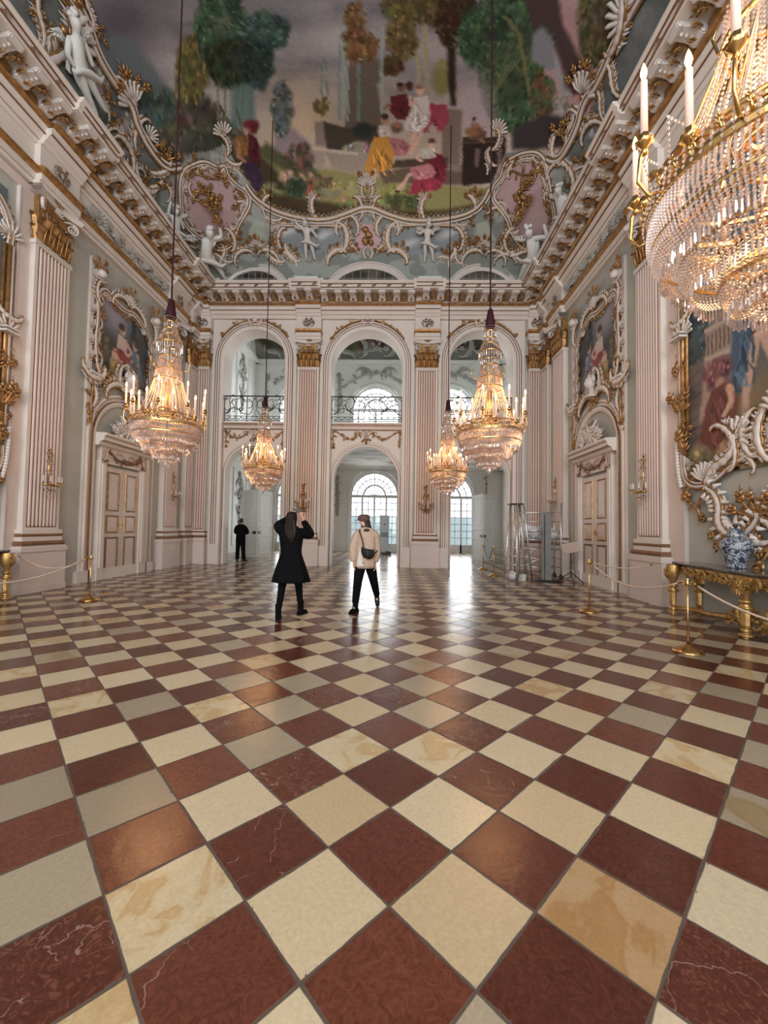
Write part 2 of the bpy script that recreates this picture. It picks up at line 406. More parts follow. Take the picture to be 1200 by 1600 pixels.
def rococo(mw, mg, path, nrm, wd, out=1, closed=False, step=None, scrolls=True, gold_in=True, seed=0, dens=1.0, rail=True):
    """moulding plus C-scrolls, combs and leaf tufts along a 3-D path; nrm(p) is the surface normal"""
    r = random.Random(seed)
    P = resample(smoothpath(path, 2, closed), wd*0.6, closed)
    N = np.array([nrm(p) for p in P]); T = np.gradient(P, axis=0); T /= np.linalg.norm(T, axis=1)[:, None]+1e-9
    S = np.cross(N, T)*out; S /= np.linalg.norm(S, axis=1)[:, None]+1e-9
    if rail:
        mw.tube(P+N*wd*0.35, wd*0.34, 6, N=N, flat=0.9); mw.tube(P+N*wd*0.25+S*wd*0.75, wd*0.24, 6, N=N, flat=0.9)
        mg.tube(P+N*wd*0.55+S*wd*0.36, wd*0.12, 4, N=N)
        if gold_in: mg.tube(P+N*wd*0.3-S*wd*0.45, wd*0.17, 4, N=N)
    if not scrolls: return
    L = len(P)*wd*0.6; st = step or wd*4.2; k = max(2, int(L/st*dens))
    for i in range(k):
        j = int((i+0.5)/k*(len(P)-1)); p = P[j]; f = Fr(p+S[j]*wd*1.0, T[j], S[j], N[j])
        q = r.random(); sz = wd*r.uniform(3.0, 4.6)
        if q < 0.62: scroll(mw, mg, f, 0, wd*0.5, sz, r.uniform(-0.25, 0.25), 1 if r.random() < 0.75 else -1, 'C' if r.random() < 0.6 else 'S', r.choice((0, 1)), fat=0.085)
        elif q < 0.8: shell(mw, mg, f, 0, 0, wd*1.9, PI/2+r.uniform(-0.4, 0.4), n=7)
        else: tuft(mg, f, 0, 0, wd*2.2, PI/2, 3)
        tuft(mg, f, wd*r.uniform(1.2, 2.2), wd*0.2, wd*r.uniform(1.4, 2.2), r.uniform(0.3, 1.4), 2)
        if r.random() < 0.6: tuft(mg, Fr(p, T[j], -S[j], N[j]), 0, 0, wd*1.5, PI/2+r.uniform(-0.7, 0.7), 2)

# ------------------------------------------------------------------ painting kit (colour attributes on dense meshes)
def vnoise(x, y, seed=0):
    xi = np.floor(x).astype(np.int64); yi = np.floor(y).astype(np.int64); fx = x-xi; fy = y-yi
    fx = fx*fx*(3-2*fx); fy = fy*fy*(3-2*fy)
    def h(a, b):
        n = (a*374761393 + b*668265263 + seed*974634777) & 0xffffffff
        n = ((n ^ (n >> 13))*1274126177) & 0xffffffff
        return ((n ^ (n >> 16)) & 0xffff)/65535.0
    return (h(xi, yi)*(1-fx)+h(xi+1, yi)*fx)*(1-fy)+(h(xi, yi+1)*(1-fx)+h(xi+1, yi+1)*fx)*fy
def fbm(x, y, seed=0, o=4):
    s = 0; a = 0.5; t = 0
    for k in range(o): s = s+a*vnoise(x*2**k, y*2**k, seed+k*17); t += a; a *= 0.55
    return s/t
class Canvas:
    def __init__(s, x, y, unit=1.0):
        s.x0 = x; s.y0 = y; s.u = unit
        s.x = x+(fbm(x/(9*unit), y/(9*unit), 3)-0.5)*4.5*unit; s.y = y+(fbm(x/(9*unit), y/(9*unit), 11)-0.5)*4.5*unit
        s.c = np.zeros((len(x), 3)); s.r = random.Random(3)
    def fill(s, col): s.c[:] = np.array(col)/255.0
    def mixin(s, m, col):
        k = m > 0.003
        s.c[k] = s.c[k]*(1-m[k, None])+np.array(col)[None, :]/255.0*m[k, None]
    def ell(s, cx, cy, rx, ry, col, soft=0.25, a=0.0, op=1.0):
        R = max(rx, ry)*1.5
        k = np.where((np.abs(s.x-cx) < R) & (np.abs(s.y-cy) < R))[0]
        if not len(k): return
        dx = s.x[k]-cx; dy = s.y[k]-cy; c, q = math.cos(a), math.sin(a)
        d = np.sqrt(((dx*c+dy*q)/rx)**2+((-dx*q+dy*c)/ry)**2)
        m = np.clip((1+soft-d)/(2*soft), 0, 1)*op
        s.c[k] = s.c[k]*(1-m[:, None])+np.array(col)[None, :]/255.0*m[:, None]
    def poly(s, P, col, op=1.0, soft=1.5):
        P = np.asarray(P, float); lo = P.min(0)-4; hi = P.max(0)+4
        k = np.where((s.x > lo[0]) & (s.x < hi[0]) & (s.y > lo[1]) & (s.y < hi[1]))[0]
        if not len(k): return
        x = s.x[k]; y = s.y[k]; ins = np.zeros(len(k), bool); dm = np.full(len(k), 1e9)
        for i in range(len(P)):
            a = P[i]; b = P[(i+1) % len(P)]
            cnd = ((a[1] > y) != (b[1] > y)) & (x < (b[0]-a[0])*(y-a[1])/((b[1]-a[1]) or 1e-9)+a[0]); ins ^= cnd
            ab = b-a; t = np.clip(((x-a[0])*ab[0]+(y-a[1])*ab[1])/(ab@ab+1e-9), 0, 1)
            dm = np.minimum(dm, np.hypot(x-a[0]-t*ab[0], y-a[1]-t*ab[1]))
        sd = np.where(ins, dm, -dm); sf = soft*s.u; m = np.clip((sd+sf)/(2*sf), 0, 1)*op
        s.c[k] = s.c[k]*(1-m[:, None])+np.array(col)[None, :]/255.0*m[:, None]
    def line(s, P, w, col, op=1.0):
        P = np.asarray(P, float)
        for a, b in zip(P[:-1], P[1:]):
            d = b-a; n = np.array([-d[1], d[0]]); n = n/(np.linalg.norm(n)+1e-9)*w/2
            s.poly([a+n, b+n, b-n, a-n], col, op, 0.8)
    def dabs(s, cx, cy, rx, ry, cols, n, r, a=0.0, asp=1.6):
        for i in range(n):
            t = s.r.random()*6.283; q = math.sqrt(s.r.random()); c = cols[s.r.randrange(len(cols))]
            k = s.r.uniform(0.6, 1.3)*r
            s.ell(cx+math.cos(t)*q*rx, cy+math.sin(t)*q*ry, k, k*asp, [v*s.r.uniform(0.85, 1.15) for v in c], 0.5, s.r.uniform(-0.6, 0.6)+a, 0.85)
        for i in range(int(n*1.3)):   # finer touches, denser towards the rim
            t = s.r.random()*6.283; q = s.r.random()**0.3*1.12; c = cols[s.r.randrange(len(cols))]; f_ = s.r.choice((0.62, 0.8, 1.2, 1.4))
            k = s.r.uniform(0.5, 1.0)*max(1.3, r*0.38)
            s.ell(cx+math.cos(t)*q*rx, cy+math.sin(t)*q*ry, k, k*asp, [min(255, v*f_) for v in c], 0.45, s.r.uniform(-0.9, 0.9)+a, 0.8)
    def drape(s, P, col, n=14, w=1.6, dirv=(0.25, 1.0)):
        s.poly(P, col, 1, 1.0); P = np.asarray(P, float); lo, hi = P.min(0), P.max(0); q = random.Random(int(lo[0]*3+lo[1]*5))
        c = P.mean(0); L = 0.35*(hi[1]-lo[1])
        for k in range(n):
            u = q.random(); e = P[q.randrange(len(P))]; p0 = c*(1-u*0.9)+e*u*0.9; f_ = (1.45, 0.55, 1.25, 0.7)[k % 4]
            d = np.array((dirv[0]+q.uniform(-.35, .35), dirv[1]))*L*q.uniform(.4, 1.0); p1 = p0+d*0.5; p2 = p1+d*0.5+np.array((q.uniform(-1, 1), 0))*L*0.15
            s.line([p0, p1, np.clip(p2, lo, hi)], w*q.uniform(.6, 1.2), [min(255, v*f_) for v in col], 0.7)
    def person(s, x, y, h, robe, skin=(178, 140, 122), hair=(70, 45, 35), lean=0.0, robe2=None, flip=1):
        """a small seated draped figure, head at (x,y)"""
        u = h/6.0
        s.poly([(x-u*0.9, y+u*0.9), (x+u*0.9, y+u*0.9), (x+u*1.1+lean*2*u, y+u*3), (x-u*0.8+lean*2*u, y+u*3)], skin, 1, 1)
        s.poly([(x-u+lean*2*u, y+u*2.2), (x+u*1.2+lean*2*u, y+u*2.2), (x+flip*u*2.8+u*0.5, y+u*3.6), (x+flip*u*2.9, y+u*5.2), (x+flip*u*1.2, y+u*6), (x-flip*u*1.3, y+u*5.4), (x-flip*u*1.6, y+u*3.2)], robe, 1, 1)
        s.poly([(x+flip*u*0.4, y+u*3.4), (x+flip*u*2.3, y+u*3.9), (x+flip*u*1.7, y+u*5.6), (x+flip*u*0.6, y+u*5.2)], [min(255, v*1.3) for v in robe], 0.7, 1)
        if robe2 is not None: s.poly([(x-u*0.9, y+u*0.9), (x+u*0.3, y+u*0.9), (x+u*1.0, y+u*2.7), (x-u*1.1, y+u*2.6)], robe2, 0.9, 1)
        q = random.Random(int(x*7+y*3))
        for k in range(14):
            ax = x+flip*u*q.uniform(-1.0, 2.2); ay = y+u*q.uniform(2.3, 4.6); f_ = 1.35 if k % 2 else 0.6
            s.line([(ax, ay), (ax+flip*u*q.uniform(-.4, .5), ay+u*q.uniform(.5, 1.1))], u*0.22, [min(255, v*f_) for v in robe], 0.75)
        s.line([(x+flip*u*0.8, y+u*1.3), (x+flip*u*1.9, y+u*2.4), (x+flip*u*2.6, y+u*1.9)], u*0.5, skin)
        s.line([(x+flip*u*1.6, y+u*5.2), (x+flip*u*2.6, y+u*6.6)], u*0.7, skin)
        s.ell(x, y, u*0.6, u*0.75, skin); s.ell(x-flip*u*0.25, y-u*0.35, u*0.6, u*0.5, hair, 0.3)
def lin(c, de=0.28):
    l = c@np.array((0.3, 0.55, 0.15)); c = np.clip(c*(1-de)+l[:, None]*de, 0, 1); return np.where(c < 0.04045, c/12.92, ((c+0.055)/1.055)**2.4)
# ================================================================== FLOOR
TILE = 0.4065
_c0 = np.array([0.1448*TILE*math.cos(_yaw)-5.553*TILE*math.sin(_yaw), 0.1448*TILE*math.sin(_yaw)+5.553*TILE*math.cos(_yaw)])
def floor_mat():
    m, t, N, L, p = nmat('marble_chequer')
    def M(op, a, b=None, c=None):
        n = N.new('ShaderNodeMath'); n.operation = op
        for i, q in enumerate((a, b, c)):
            if q is None: continue
            if isinstance(q, (int, float)): n.inputs[i].default_value = q
            else: L.new(q, n.inputs[i])
        return n.outputs[0]
    g = N.new('ShaderNodeNewGeometry'); s = N.new('ShaderNodeSeparateXYZ'); L.new(g.outputs['Position'], s.inputs[0])
    nw = N.new('ShaderNodeTexNoise'); nw.inputs['Scale'].default_value = 9; nw.inputs['Detail'].default_value = 3; L.new(g.outputs['Position'], nw.inputs['Vector'])
    wob = M('MULTIPLY', M('SUBTRACT', nw.outputs['Fac'], 0.5), 0.028)
    x = M('SUBTRACT', s.outputs['X'], float(_c0[0])); y = M('SUBTRACT', s.outputs['Y'], float(_c0[1]))
    k = math.sqrt(0.5)/TILE
    u = M('MULTIPLY', M('SUBTRACT', x, y), k); v = M('MULTIPLY', M('ADD', x, y), -k)
    u = M('ADD', u, 200.0); v = M('ADD', v, 200.0)
    fu = M('FLOOR', u); fv = M('FLOOR', v); ru = M('FRACT', u); rv = M('FRACT', v)
    par = M('MODULO', M('ADD', fu, fv), 2.0)
    cv = N.new('ShaderNodeCombineXYZ'); L.new(fu, cv.inputs[0]); L.new(fv, cv.inputs[1])
    wn = N.new('ShaderNodeTexWhiteNoise'); wn.noise_dimensions = '3D'; L.new(cv.outputs[0], wn.inputs['Vector'])
    w2v = N.new('ShaderNodeVectorMath'); w2v.operation = 'ADD'; w2v.inputs[1].default_value = (7.3, 3.1, 1.7); L.new(cv.outputs[0], w2v.inputs[0])
    w2 = N.new('ShaderNodeTexWhiteNoise'); L.new(w2v.outputs[0], w2.inputs['Vector'])
    # per tile texture offset so that veins break at the joints
    off = N.new('ShaderNodeVectorMath'); off.operation = 'MULTIPLY_ADD'; off.inputs[1].default_value = (13, 17, 5)
    L.new(wn.outputs['Color'], off.inputs[0]); L.new(g.outputs['Position'], off.inputs[2])
    n1 = N.new('ShaderNodeTexNoise'); n1.inputs['Scale'].default_value = 3.2; n1.inputs['Detail'].default_value = 6; n1.inputs['Distortion'].default_value = 1.2; L.new(off.outputs[0], n1.inputs['Vector'])
    n2 = N.new('ShaderNodeTexNoise'); n2.inputs['Scale'].default_value = 55; n2.inputs['Detail'].default_value = 4; n2.inputs['Roughness'].default_value = 0.7; L.new(off.outputs[0], n2.inputs['Vector'])
    n3 = N.new('ShaderNodeTexNoise'); n3.inputs['Scale'].default_value = 22; n3.inputs['Detail'].default_value = 5; n3.inputs['Distortion'].default_value = 2.5; L.new(off.outputs[0], n3.inputs['Vector'])
    vo = N.new('ShaderNodeTexVoronoi'); vo.feature = 'DISTANCE_TO_EDGE'; vo.inputs['Scale'].default_value = 3.0
    dv = N.new('ShaderNodeVectorMath'); dv.operation = 'MULTIPLY_ADD'; dv.inputs[1].default_value = (0.35, 0.35, 0.35); L.new(n1.outputs['Color'], dv.inputs[0]); L.new(off.outputs[0], dv.inputs[2]); L.new(dv.outputs[0], vo.inputs['Vector'])
    def ramp(f, *st):
        r = N.new('ShaderNodeValToRGB'); e = r.color_ramp.elements
        while len(e) < len(st): e.new(0.5)
        for q, (pp, c) in zip(e, st): q.position = pp; q.color = (*c, 1)
        L.new(f, r.inputs[0]); return r.outputs[0]
    def mix(f, a, b, mode='MIX'):
        r = N.new('ShaderNodeMix'); r.data_type = 'RGBA'; r.blend_type = mode
        if isinstance(f, float): r.inputs[0].default_value = f
        else: L.new(f, r.inputs[0])
        for i, q in ((6, a), (7, b)):
            if isinstance(q, tuple): r.inputs[i].default_value = (*q, 1)
            else: L.new(q, r.inputs[i])
        return r.outputs[2]
    red = ramp(wn.outputs['Value'], (0.0, (0.078, 0.023, 0.014)), (0.45, (0.108, 0.031, 0.018)), (0.75, (0.145, 0.048, 0.027)), (1.0, (0.090, 0.027, 0.018)))
    redv = ramp(n3.outputs['Fac'], (0.3, (0.68, 0.64, 0.64)), (0.55, (1, 1, 1)), (0.75, (1.35, 1.3, 1.25)))
    rm = mix(1.0, red, redv, 'MULTIPLY')
    sel = M('GREATER_THAN', w2.outputs['Value'], 0.86)          # some red slabs carry pale rose clouds
    cl = M('MULTIPLY', M('MULTIPLY', sel, M('GREATER_THAN', n3.outputs['Fac'], 0.58)), 0.13)
    rm = mix(cl, rm, (0.36, 0.17, 0.12))
    vein = M('MULTIPLY', M('LESS_THAN', vo.outputs['Distance'], 0.006), M('GREATER_THAN', M('MULTIPLY', n1.outputs['Fac'], w2.outputs['Value']), 0.40))
    rm = mix(M('MULTIPLY', vein, 0.3), rm, (0.55, 0.42, 0.36))
    cream = ramp(wn.outputs['Value'], (0.0, (0.50, 0.41, 0.27)), (0.35, (0.57, 0.475, 0.325)), (0.6, (0.46, 0.35, 0.21)), (0.75, (0.55, 0.465, 0.33)), (0.87, (0.29, 0.24, 0.17)), (1.0, (0.37, 0.31, 0.22)))
    cs = ramp(n1.outputs['Fac'], (0.40, (1, 1, 1)), (0.52, (0.94, 0.90, 0.80)), (0.56, (0.78, 0.62, 0.42)), (0.66, (0.88, 0.76, 0.58)))
    def slab(i, j): return M('MULTIPLY', M('COMPARE', fu, 200.0+i, 0.5), M('COMPARE', fv, 200.0+j, 0.5))
    plain = M('ADD', slab(1, 0), M('ADD', slab(0, 1), slab(-2, 1)))
    cstr = M('MULTIPLY', M('GREATER_THAN', w2.outputs['Value'], 0.78), M('SUBTRACT', 1.0, plain))
    cream = mix(slab(2, -1), cream, (0.40, 0.27, 0.15)); cream = mix(M('ADD', slab(-3, 2), slab(-4, 3)), cream, (0.27, 0.22, 0.155)); cstr = M('MAXIMUM', cstr, M('ADD', slab(2, -1), slab(-1, 2)))
    cm = mix(M('MULTIPLY', cstr, 0.85), cream, mix(1.0, cream, cs, 'MULTIPLY'))
    fine = ramp(n2.outputs['Fac'], (0.3, (0.88, 0.87, 0.85)), (0.7, (1.08, 1.07, 1.05)))
    cm = mix(1.0, cm, fine, 'MULTIPLY')
    base = mix(par, rm, cm)
    ed = M('MINIMUM', M('MINIMUM', ru, M('SUBTRACT', 1.0, ru)), M('MINIMUM', rv, M('SUBTRACT', 1.0, rv)))
    ed = M('ADD', ed, wob)
    chip = M('MULTIPLY', M('GREATER_THAN', n3.outputs['Fac'], 0.66), 0.016)
    gr = N.new('ShaderNodeMapRange'); gr.interpolation_type = 'SMOOTHSTEP'; L.new(M('SUBTRACT', ed, chip), gr.inputs['Value'])
    gr.inputs['From Min'].default_value = 0.008; gr.inputs['From Max'].default_value = 0.020
    inv = M('SUBTRACT', 1.0, gr.outputs[0])
    base = mix(inv, base, (0.085, 0.062, 0.048))
    L.new(base, p.inputs['Base Color'])
    ro = M('ADD', M('MULTIPLY', n1.outputs['Fac'], 0.16), M('ADD', 0.10, M('MULTIPLY', inv, 0.4)))
    ro = M('ADD', ro, M('MULTIPLY', w2.outputs['Value'], 0.09))
    L.new(ro, p.inputs['Roughness']); p.inputs['Specular IOR Level'].default_value = 0.5
    # slight unevenness of each slab
    hb = M('ADD', M('MULTIPLY', n1.outputs['Fac'], 0.0035), M('ADD', M('MULTIPLY', gr.outputs[0], 0.0022), M('MULTIPLY', n2.outputs['Fac'], 0.0003)))
    tx = M('MULTIPLY', M('SUBTRACT', wn.outputs['Value'], 0.5), ru); ty = M('MULTIPLY', M('SUBTRACT', w2.outputs['Value'], 0.5), rv)
    hb = M('ADD', hb, M('MULTIPLY', M('ADD', tx, ty), 0.004))
    b = N.new('ShaderNodeBump'); b.inputs['Distance'].default_value = 1.0; b.inputs['Strength'].default_value = 0.75; L.new(hb, b.inputs['Height']); L.new(b.outputs[0], p.inputs['Normal'])
    return m
mb = MB(); mb.box((-9, YB, -0.12), (7, 25.2, 0.0)); struct(mb.build('floor', floor_mat()))

# ================================================================== WALL FRAMES   (s along, d out of the wall, z)
def WL(s, d, z): return (XLW+d, s, z)
def WR(s, d, z): return (XRW-d, s, z)
def WF(s, d, z): return (s, YW-d, z)
FRM = {'L': Fr((XLW, 0, 0), (0, 1, 0), (0, 0, 1), (1, 0, 0)), 'R': Fr((XRW, 0, 0), (0, 1, 0), (0, 0, 1), (-1, 0, 0)), 'F': Fr((0, YW, 0), (1, 0, 0), (0, 0, 1), (0, -1, 0))}
WFN = {'L': WL, 'R': WR, 'F': WF}
def wbox(mb, w, s0, s1, d0, d1, z0, z1): mb.box(WFN[w](s0, d0, z0), WFN[w](s1, d1, z1))
def extr(mb, w, prof, s0, s1, cap=True, smooth=False):
    W_ = WFN[w]; n = len(prof)
    v = [W_(s0, d, z) for d, z in prof]+[W_(s1, d, z) for d, z in prof]
    mb.raw(v, [(i, i+1, n+i+1, n+i) for i in range(n-1)], smooth)
    if cap: mb.polys(v, [tuple(range(n)), tuple(range(2*n-1, n-1, -1))], False)
def moulding(mb, f, P, prof, closed=False, smooth=False):
    """sweep profile (outward offset from the path in the plane, height above it) along a 2-D path in frame f"""
    P = np.asarray(P, float)
    if closed: T = np.roll(P, -1, 0)-np.roll(P, 1, 0)
    else: T = np.gradient(P, axis=0)
    T /= np.linalg.norm(T, axis=1)[:, None]+1e-9; Nn = np.stack([-T[:, 1], T[:, 0]], 1)
    if closed or True:
        # mitre at corners
        A = P-np.roll(P, 1, 0); B = np.roll(P, -1, 0)-P
        if not closed: A[0] = B[0]; B[-1] = A[-1]
        A /= np.linalg.norm(A, axis=1)[:, None]+1e-9; B /= np.linalg.norm(B, axis=1)[:, None]+1e-9
        na = np.stack([-A[:, 1], A[:, 0]], 1); nb = np.stack([-B[:, 1], B[:, 0]], 1)
        m = na+nb; m /= (np.sum(m*na, 1))[:, None]+1e-9; Nn = m
    G = np.stack([f.pts(P+Nn*o, h) for o, h in prof], 1)
    mb.grid(G, smooth, closed_u=closed)
def rect(x0, x1, y0, y1): return [(x0, y0), (x1, y0), (x1, y1), (x0, y1)]
def archpath(cx, r, z0, zs, n=24, rz=None):
    rz = rz or r; a = np.linspace(PI, 0, n)
    return [(cx-r, z0)]+[(cx+r*math.cos(t), zs+rz*math.sin(t)) for t in a]+[(cx+r, z0)]
def thinring(o, h, w=0.012): return [(o-w, h*0.6), (o-w*0.6, h), (o+w*0.6, h), (o+w, h*0.6)]

# side walls, end wall behind the camera
for w, nm in (('L', 'wall_left'), ('R', 'wall_right')):
    mb = MB(); mb.box(WFN[w](YB, -0.3, 0), WFN[w](YW+0.05, 0, 15)); struct(mb.build(nm, M_SAGE))
mb = MB(); mb.box((-8.2, YB-0.3, 0), (6, YB, 15)); struct(mb.build('wall_back', M_CREAM))

# ---- far wall with tall arches and the balcony screens in them
AX = [(-5.5, 1.20), (-1.13, 1.37), (3.24, 1.20)]      # centre, half width of the openings
def arched_wall(mb, x0, x1, y0, y1, z0, z1, ops, n=28):
    """slab from y0 (front) to y1 with openings (cx, r, zb, zs, rz)"""
    xs = x0
    for (cx, r, zb, zs, rz) in ops:
        if cx-r > xs: mb.box((xs, y0, z0), (cx-r, y1, z1))
        if zb > z0: mb.box((cx-r, y0, z0), (cx+r, y1, zb))
        a = np.linspace(PI, 0, n); X = cx+r*np.cos(a); Z = zs+rz*np.sin(a)
        G = np.array([[(X[i], y0, z1), (X[i], y0, Z[i]), (X[i], y1, Z[i]), (X[i], y1, z1)] for i in range(n)]); mb.grid(G, False)
        xs = cx+r
    if x1 > xs: mb.box((xs, y0, z0), (x1, y1, z1))
mb = MB(); arched_wall(mb, XLW-0.3, XRW+0.3, YW, YW+0.75, 0, 10.3, [(c, r, 0, 9.1-r, r) for c, r in AX]); struct(mb.build('wall_far', M_SAGE))
mb = MB()
for c, r in AX: arched_wall(mb, c-r, c+r, YW+0.18, YW+0.6, 0, 5.36, [(c, r-0.1, 0, 4.6-(r-0.1), r-0.1)])
struct(mb.build('wall_far_screen', M_CREAM))
mb = MB(); mg = MB(); mr = MB()
f = FRM['F']
for c, r in AX:
    # cream panel round the arch
    x0, x1, z1 = c-r-0.42, c+r+0.42, 9.5; a = np.linspace(PI, 0, 28); zs = 9.1-r
    X = c+r*np.cos(a); Z = zs+r*np.sin(a)
    G = np.array([[(X[i], YW-0.035, z1), (X[i], YW-0.035, Z[i]), (X[i], YW+0.01, Z[i])] for i in range(28)]); mb.grid(G, False)
    mb.box((x0, YW-0.035, 0), (c-r, YW, z1)); mb.box((c+r, YW-0.035, 0), (x1, YW, z1))
    A = archpath(c, r, 0.0, zs, 30)
    moulding(mb, f, A, [(-0.008, -0.74), (-0.008, 0.07), (0.06, 0.09), (0.12, 0.09), (0.14, 0.06), (0.2, 0.06), (0.24, 0.1), (0.28, 0.1), (0.3, 0.03)])
    for o in (0.13, 0.225, 0.30): moulding(mg, f, A, [(o-0.012, 0.05), (o-0.008, 0.105), (o+0.008, 0.105), (o+0.012, 0.05)])
    for xx in (x0, x1): mb.box((xx-0.02, YW-0.05, 0.9), (xx+0.02, YW-0.03, z1))
    # pier plinths at the jambs
    for xx in (c-r-0.36, c+r): mb.box((xx, YW-0.11, 0), (xx+0.36, YW, 0.75))
    # lower arch mouldings on the screen
    f2 = Fr((0, YW+0.18, 0), (1, 0, 0), (0, 0, 1), (0, -1, 0)); r2 = r-0.1
    A = archpath(c, r2, 0.0, 4.6-r2, 30)
    moulding(mb, f2, A, [(-0.008, -0.42), (-0.008, 0.05), (0.05, 0.06), (0.07, 0.03), (0.12, 0.03), (0.15, 0.05), (0.17, 0.0)])
    moulding(mg, f2, A, [(0.05, 0.03), (0.055, 0.065), (0.07, 0.065), (0.075, 0.03)])
    # balcony slab
    y = YW+0.18
    mb.box((c-r, y-0.12, 5.36), (c+r, y+0.75, 5.46)); mr.box((c-r, y-0.05, 5.26), (c+r, y, 5.36)); mb.box((c-r, y-0.08, 5.46), (c+r, y+0.4, 5.52))
    mg.box((c-r, y-0.135, 5.38), (c+r, y-0.12, 5.44)); mg.box((c-r, y-0.06, 5.22), (c+r, y-0.0, 5.25))
struct(mb.build('trim_1', M_CREAM)); struct(mg.build('trim_2', M_GLINE)); struct(mr.build('trim_3', M_BAND))

# ---- pilasters (pedestal, gilded base tori, fluted shaft, gilded capital)
def acanthus(mb, f, x, y, h, wd, out):
    n = 7; m = 9; G = []
    for i in range(n):
        t = i/(n-1.0); ww = wd*(0.55+0.6*math.sin(PI*min(1, t*0.95+0.12)))*(1 if t < 0.85 else 0.7)
        curl = out*(0.15+t**2.2*0.9) if t < 0.9 else out*1.15
        yy = y+h*(t if t < 0.86 else 0.86-(t-0.86)*0.9)
        row = []
        for j in range(m):
            q = (j/(m-1.0)-0.5)*2; sc = 1-0.16*(j % 2)
            row.append(f.p(x+q*ww*0.5*sc, yy, curl-abs(q)*out*0.25+0.014*((j+i) % 2)+0.02*(1-abs(q))))
        G.append(row)
    mb.grid(np.array(G), True)
    mb.tube([f.p(x, y, out*0.2+0.02), f.p(x, y+h*0.5, out*0.45+0.03), f.p(x, y+h*0.86, out*1.05+0.01)], [wd*0.08, wd*0.06, wd*0.05], 5)
def volute(mw, mg, f, x, y, r, sgn, ang=0.5):
    g = Fr(f.p(x, y, 0), f.U*math.cos(ang)*1.0+f.N*math.sin(ang)*sgn, f.V, None)
    t = np.linspace(0, 1, 26); a = sgn*(PI*0.5-t*PI*3.6)+(0 if sgn > 0 else PI); rr = r*(1-0.82*t)
    P = np.stack([np.cos(a)*rr, np.sin(a)*rr], 1)
    if sgn < 0: P[:, 1] = np.abs(1)*P[:, 1]
    Nn = np.cross(g.U, g.V)
    mw.tube(g.pts(P, 0.0), r*0.2*(1-0.55*t), 6, N=Nn, flat=1.6)
    mg.ball(g.p(0, 0, 0.03), r*0.2, 6, 4)
    # the sweep from the bell up to the volute
    q = np.array([(-sgn*r*2.3, -r*0.6), (-sgn*r*1.4, r*0.7), (-sgn*r*0.5, r*1.05), (0, r)])
    mw.tube(g.pts(q, 0.0), [r*0.1, r*0.16, r*0.2, r*0.2], 6, N=Nn, flat=1.4)
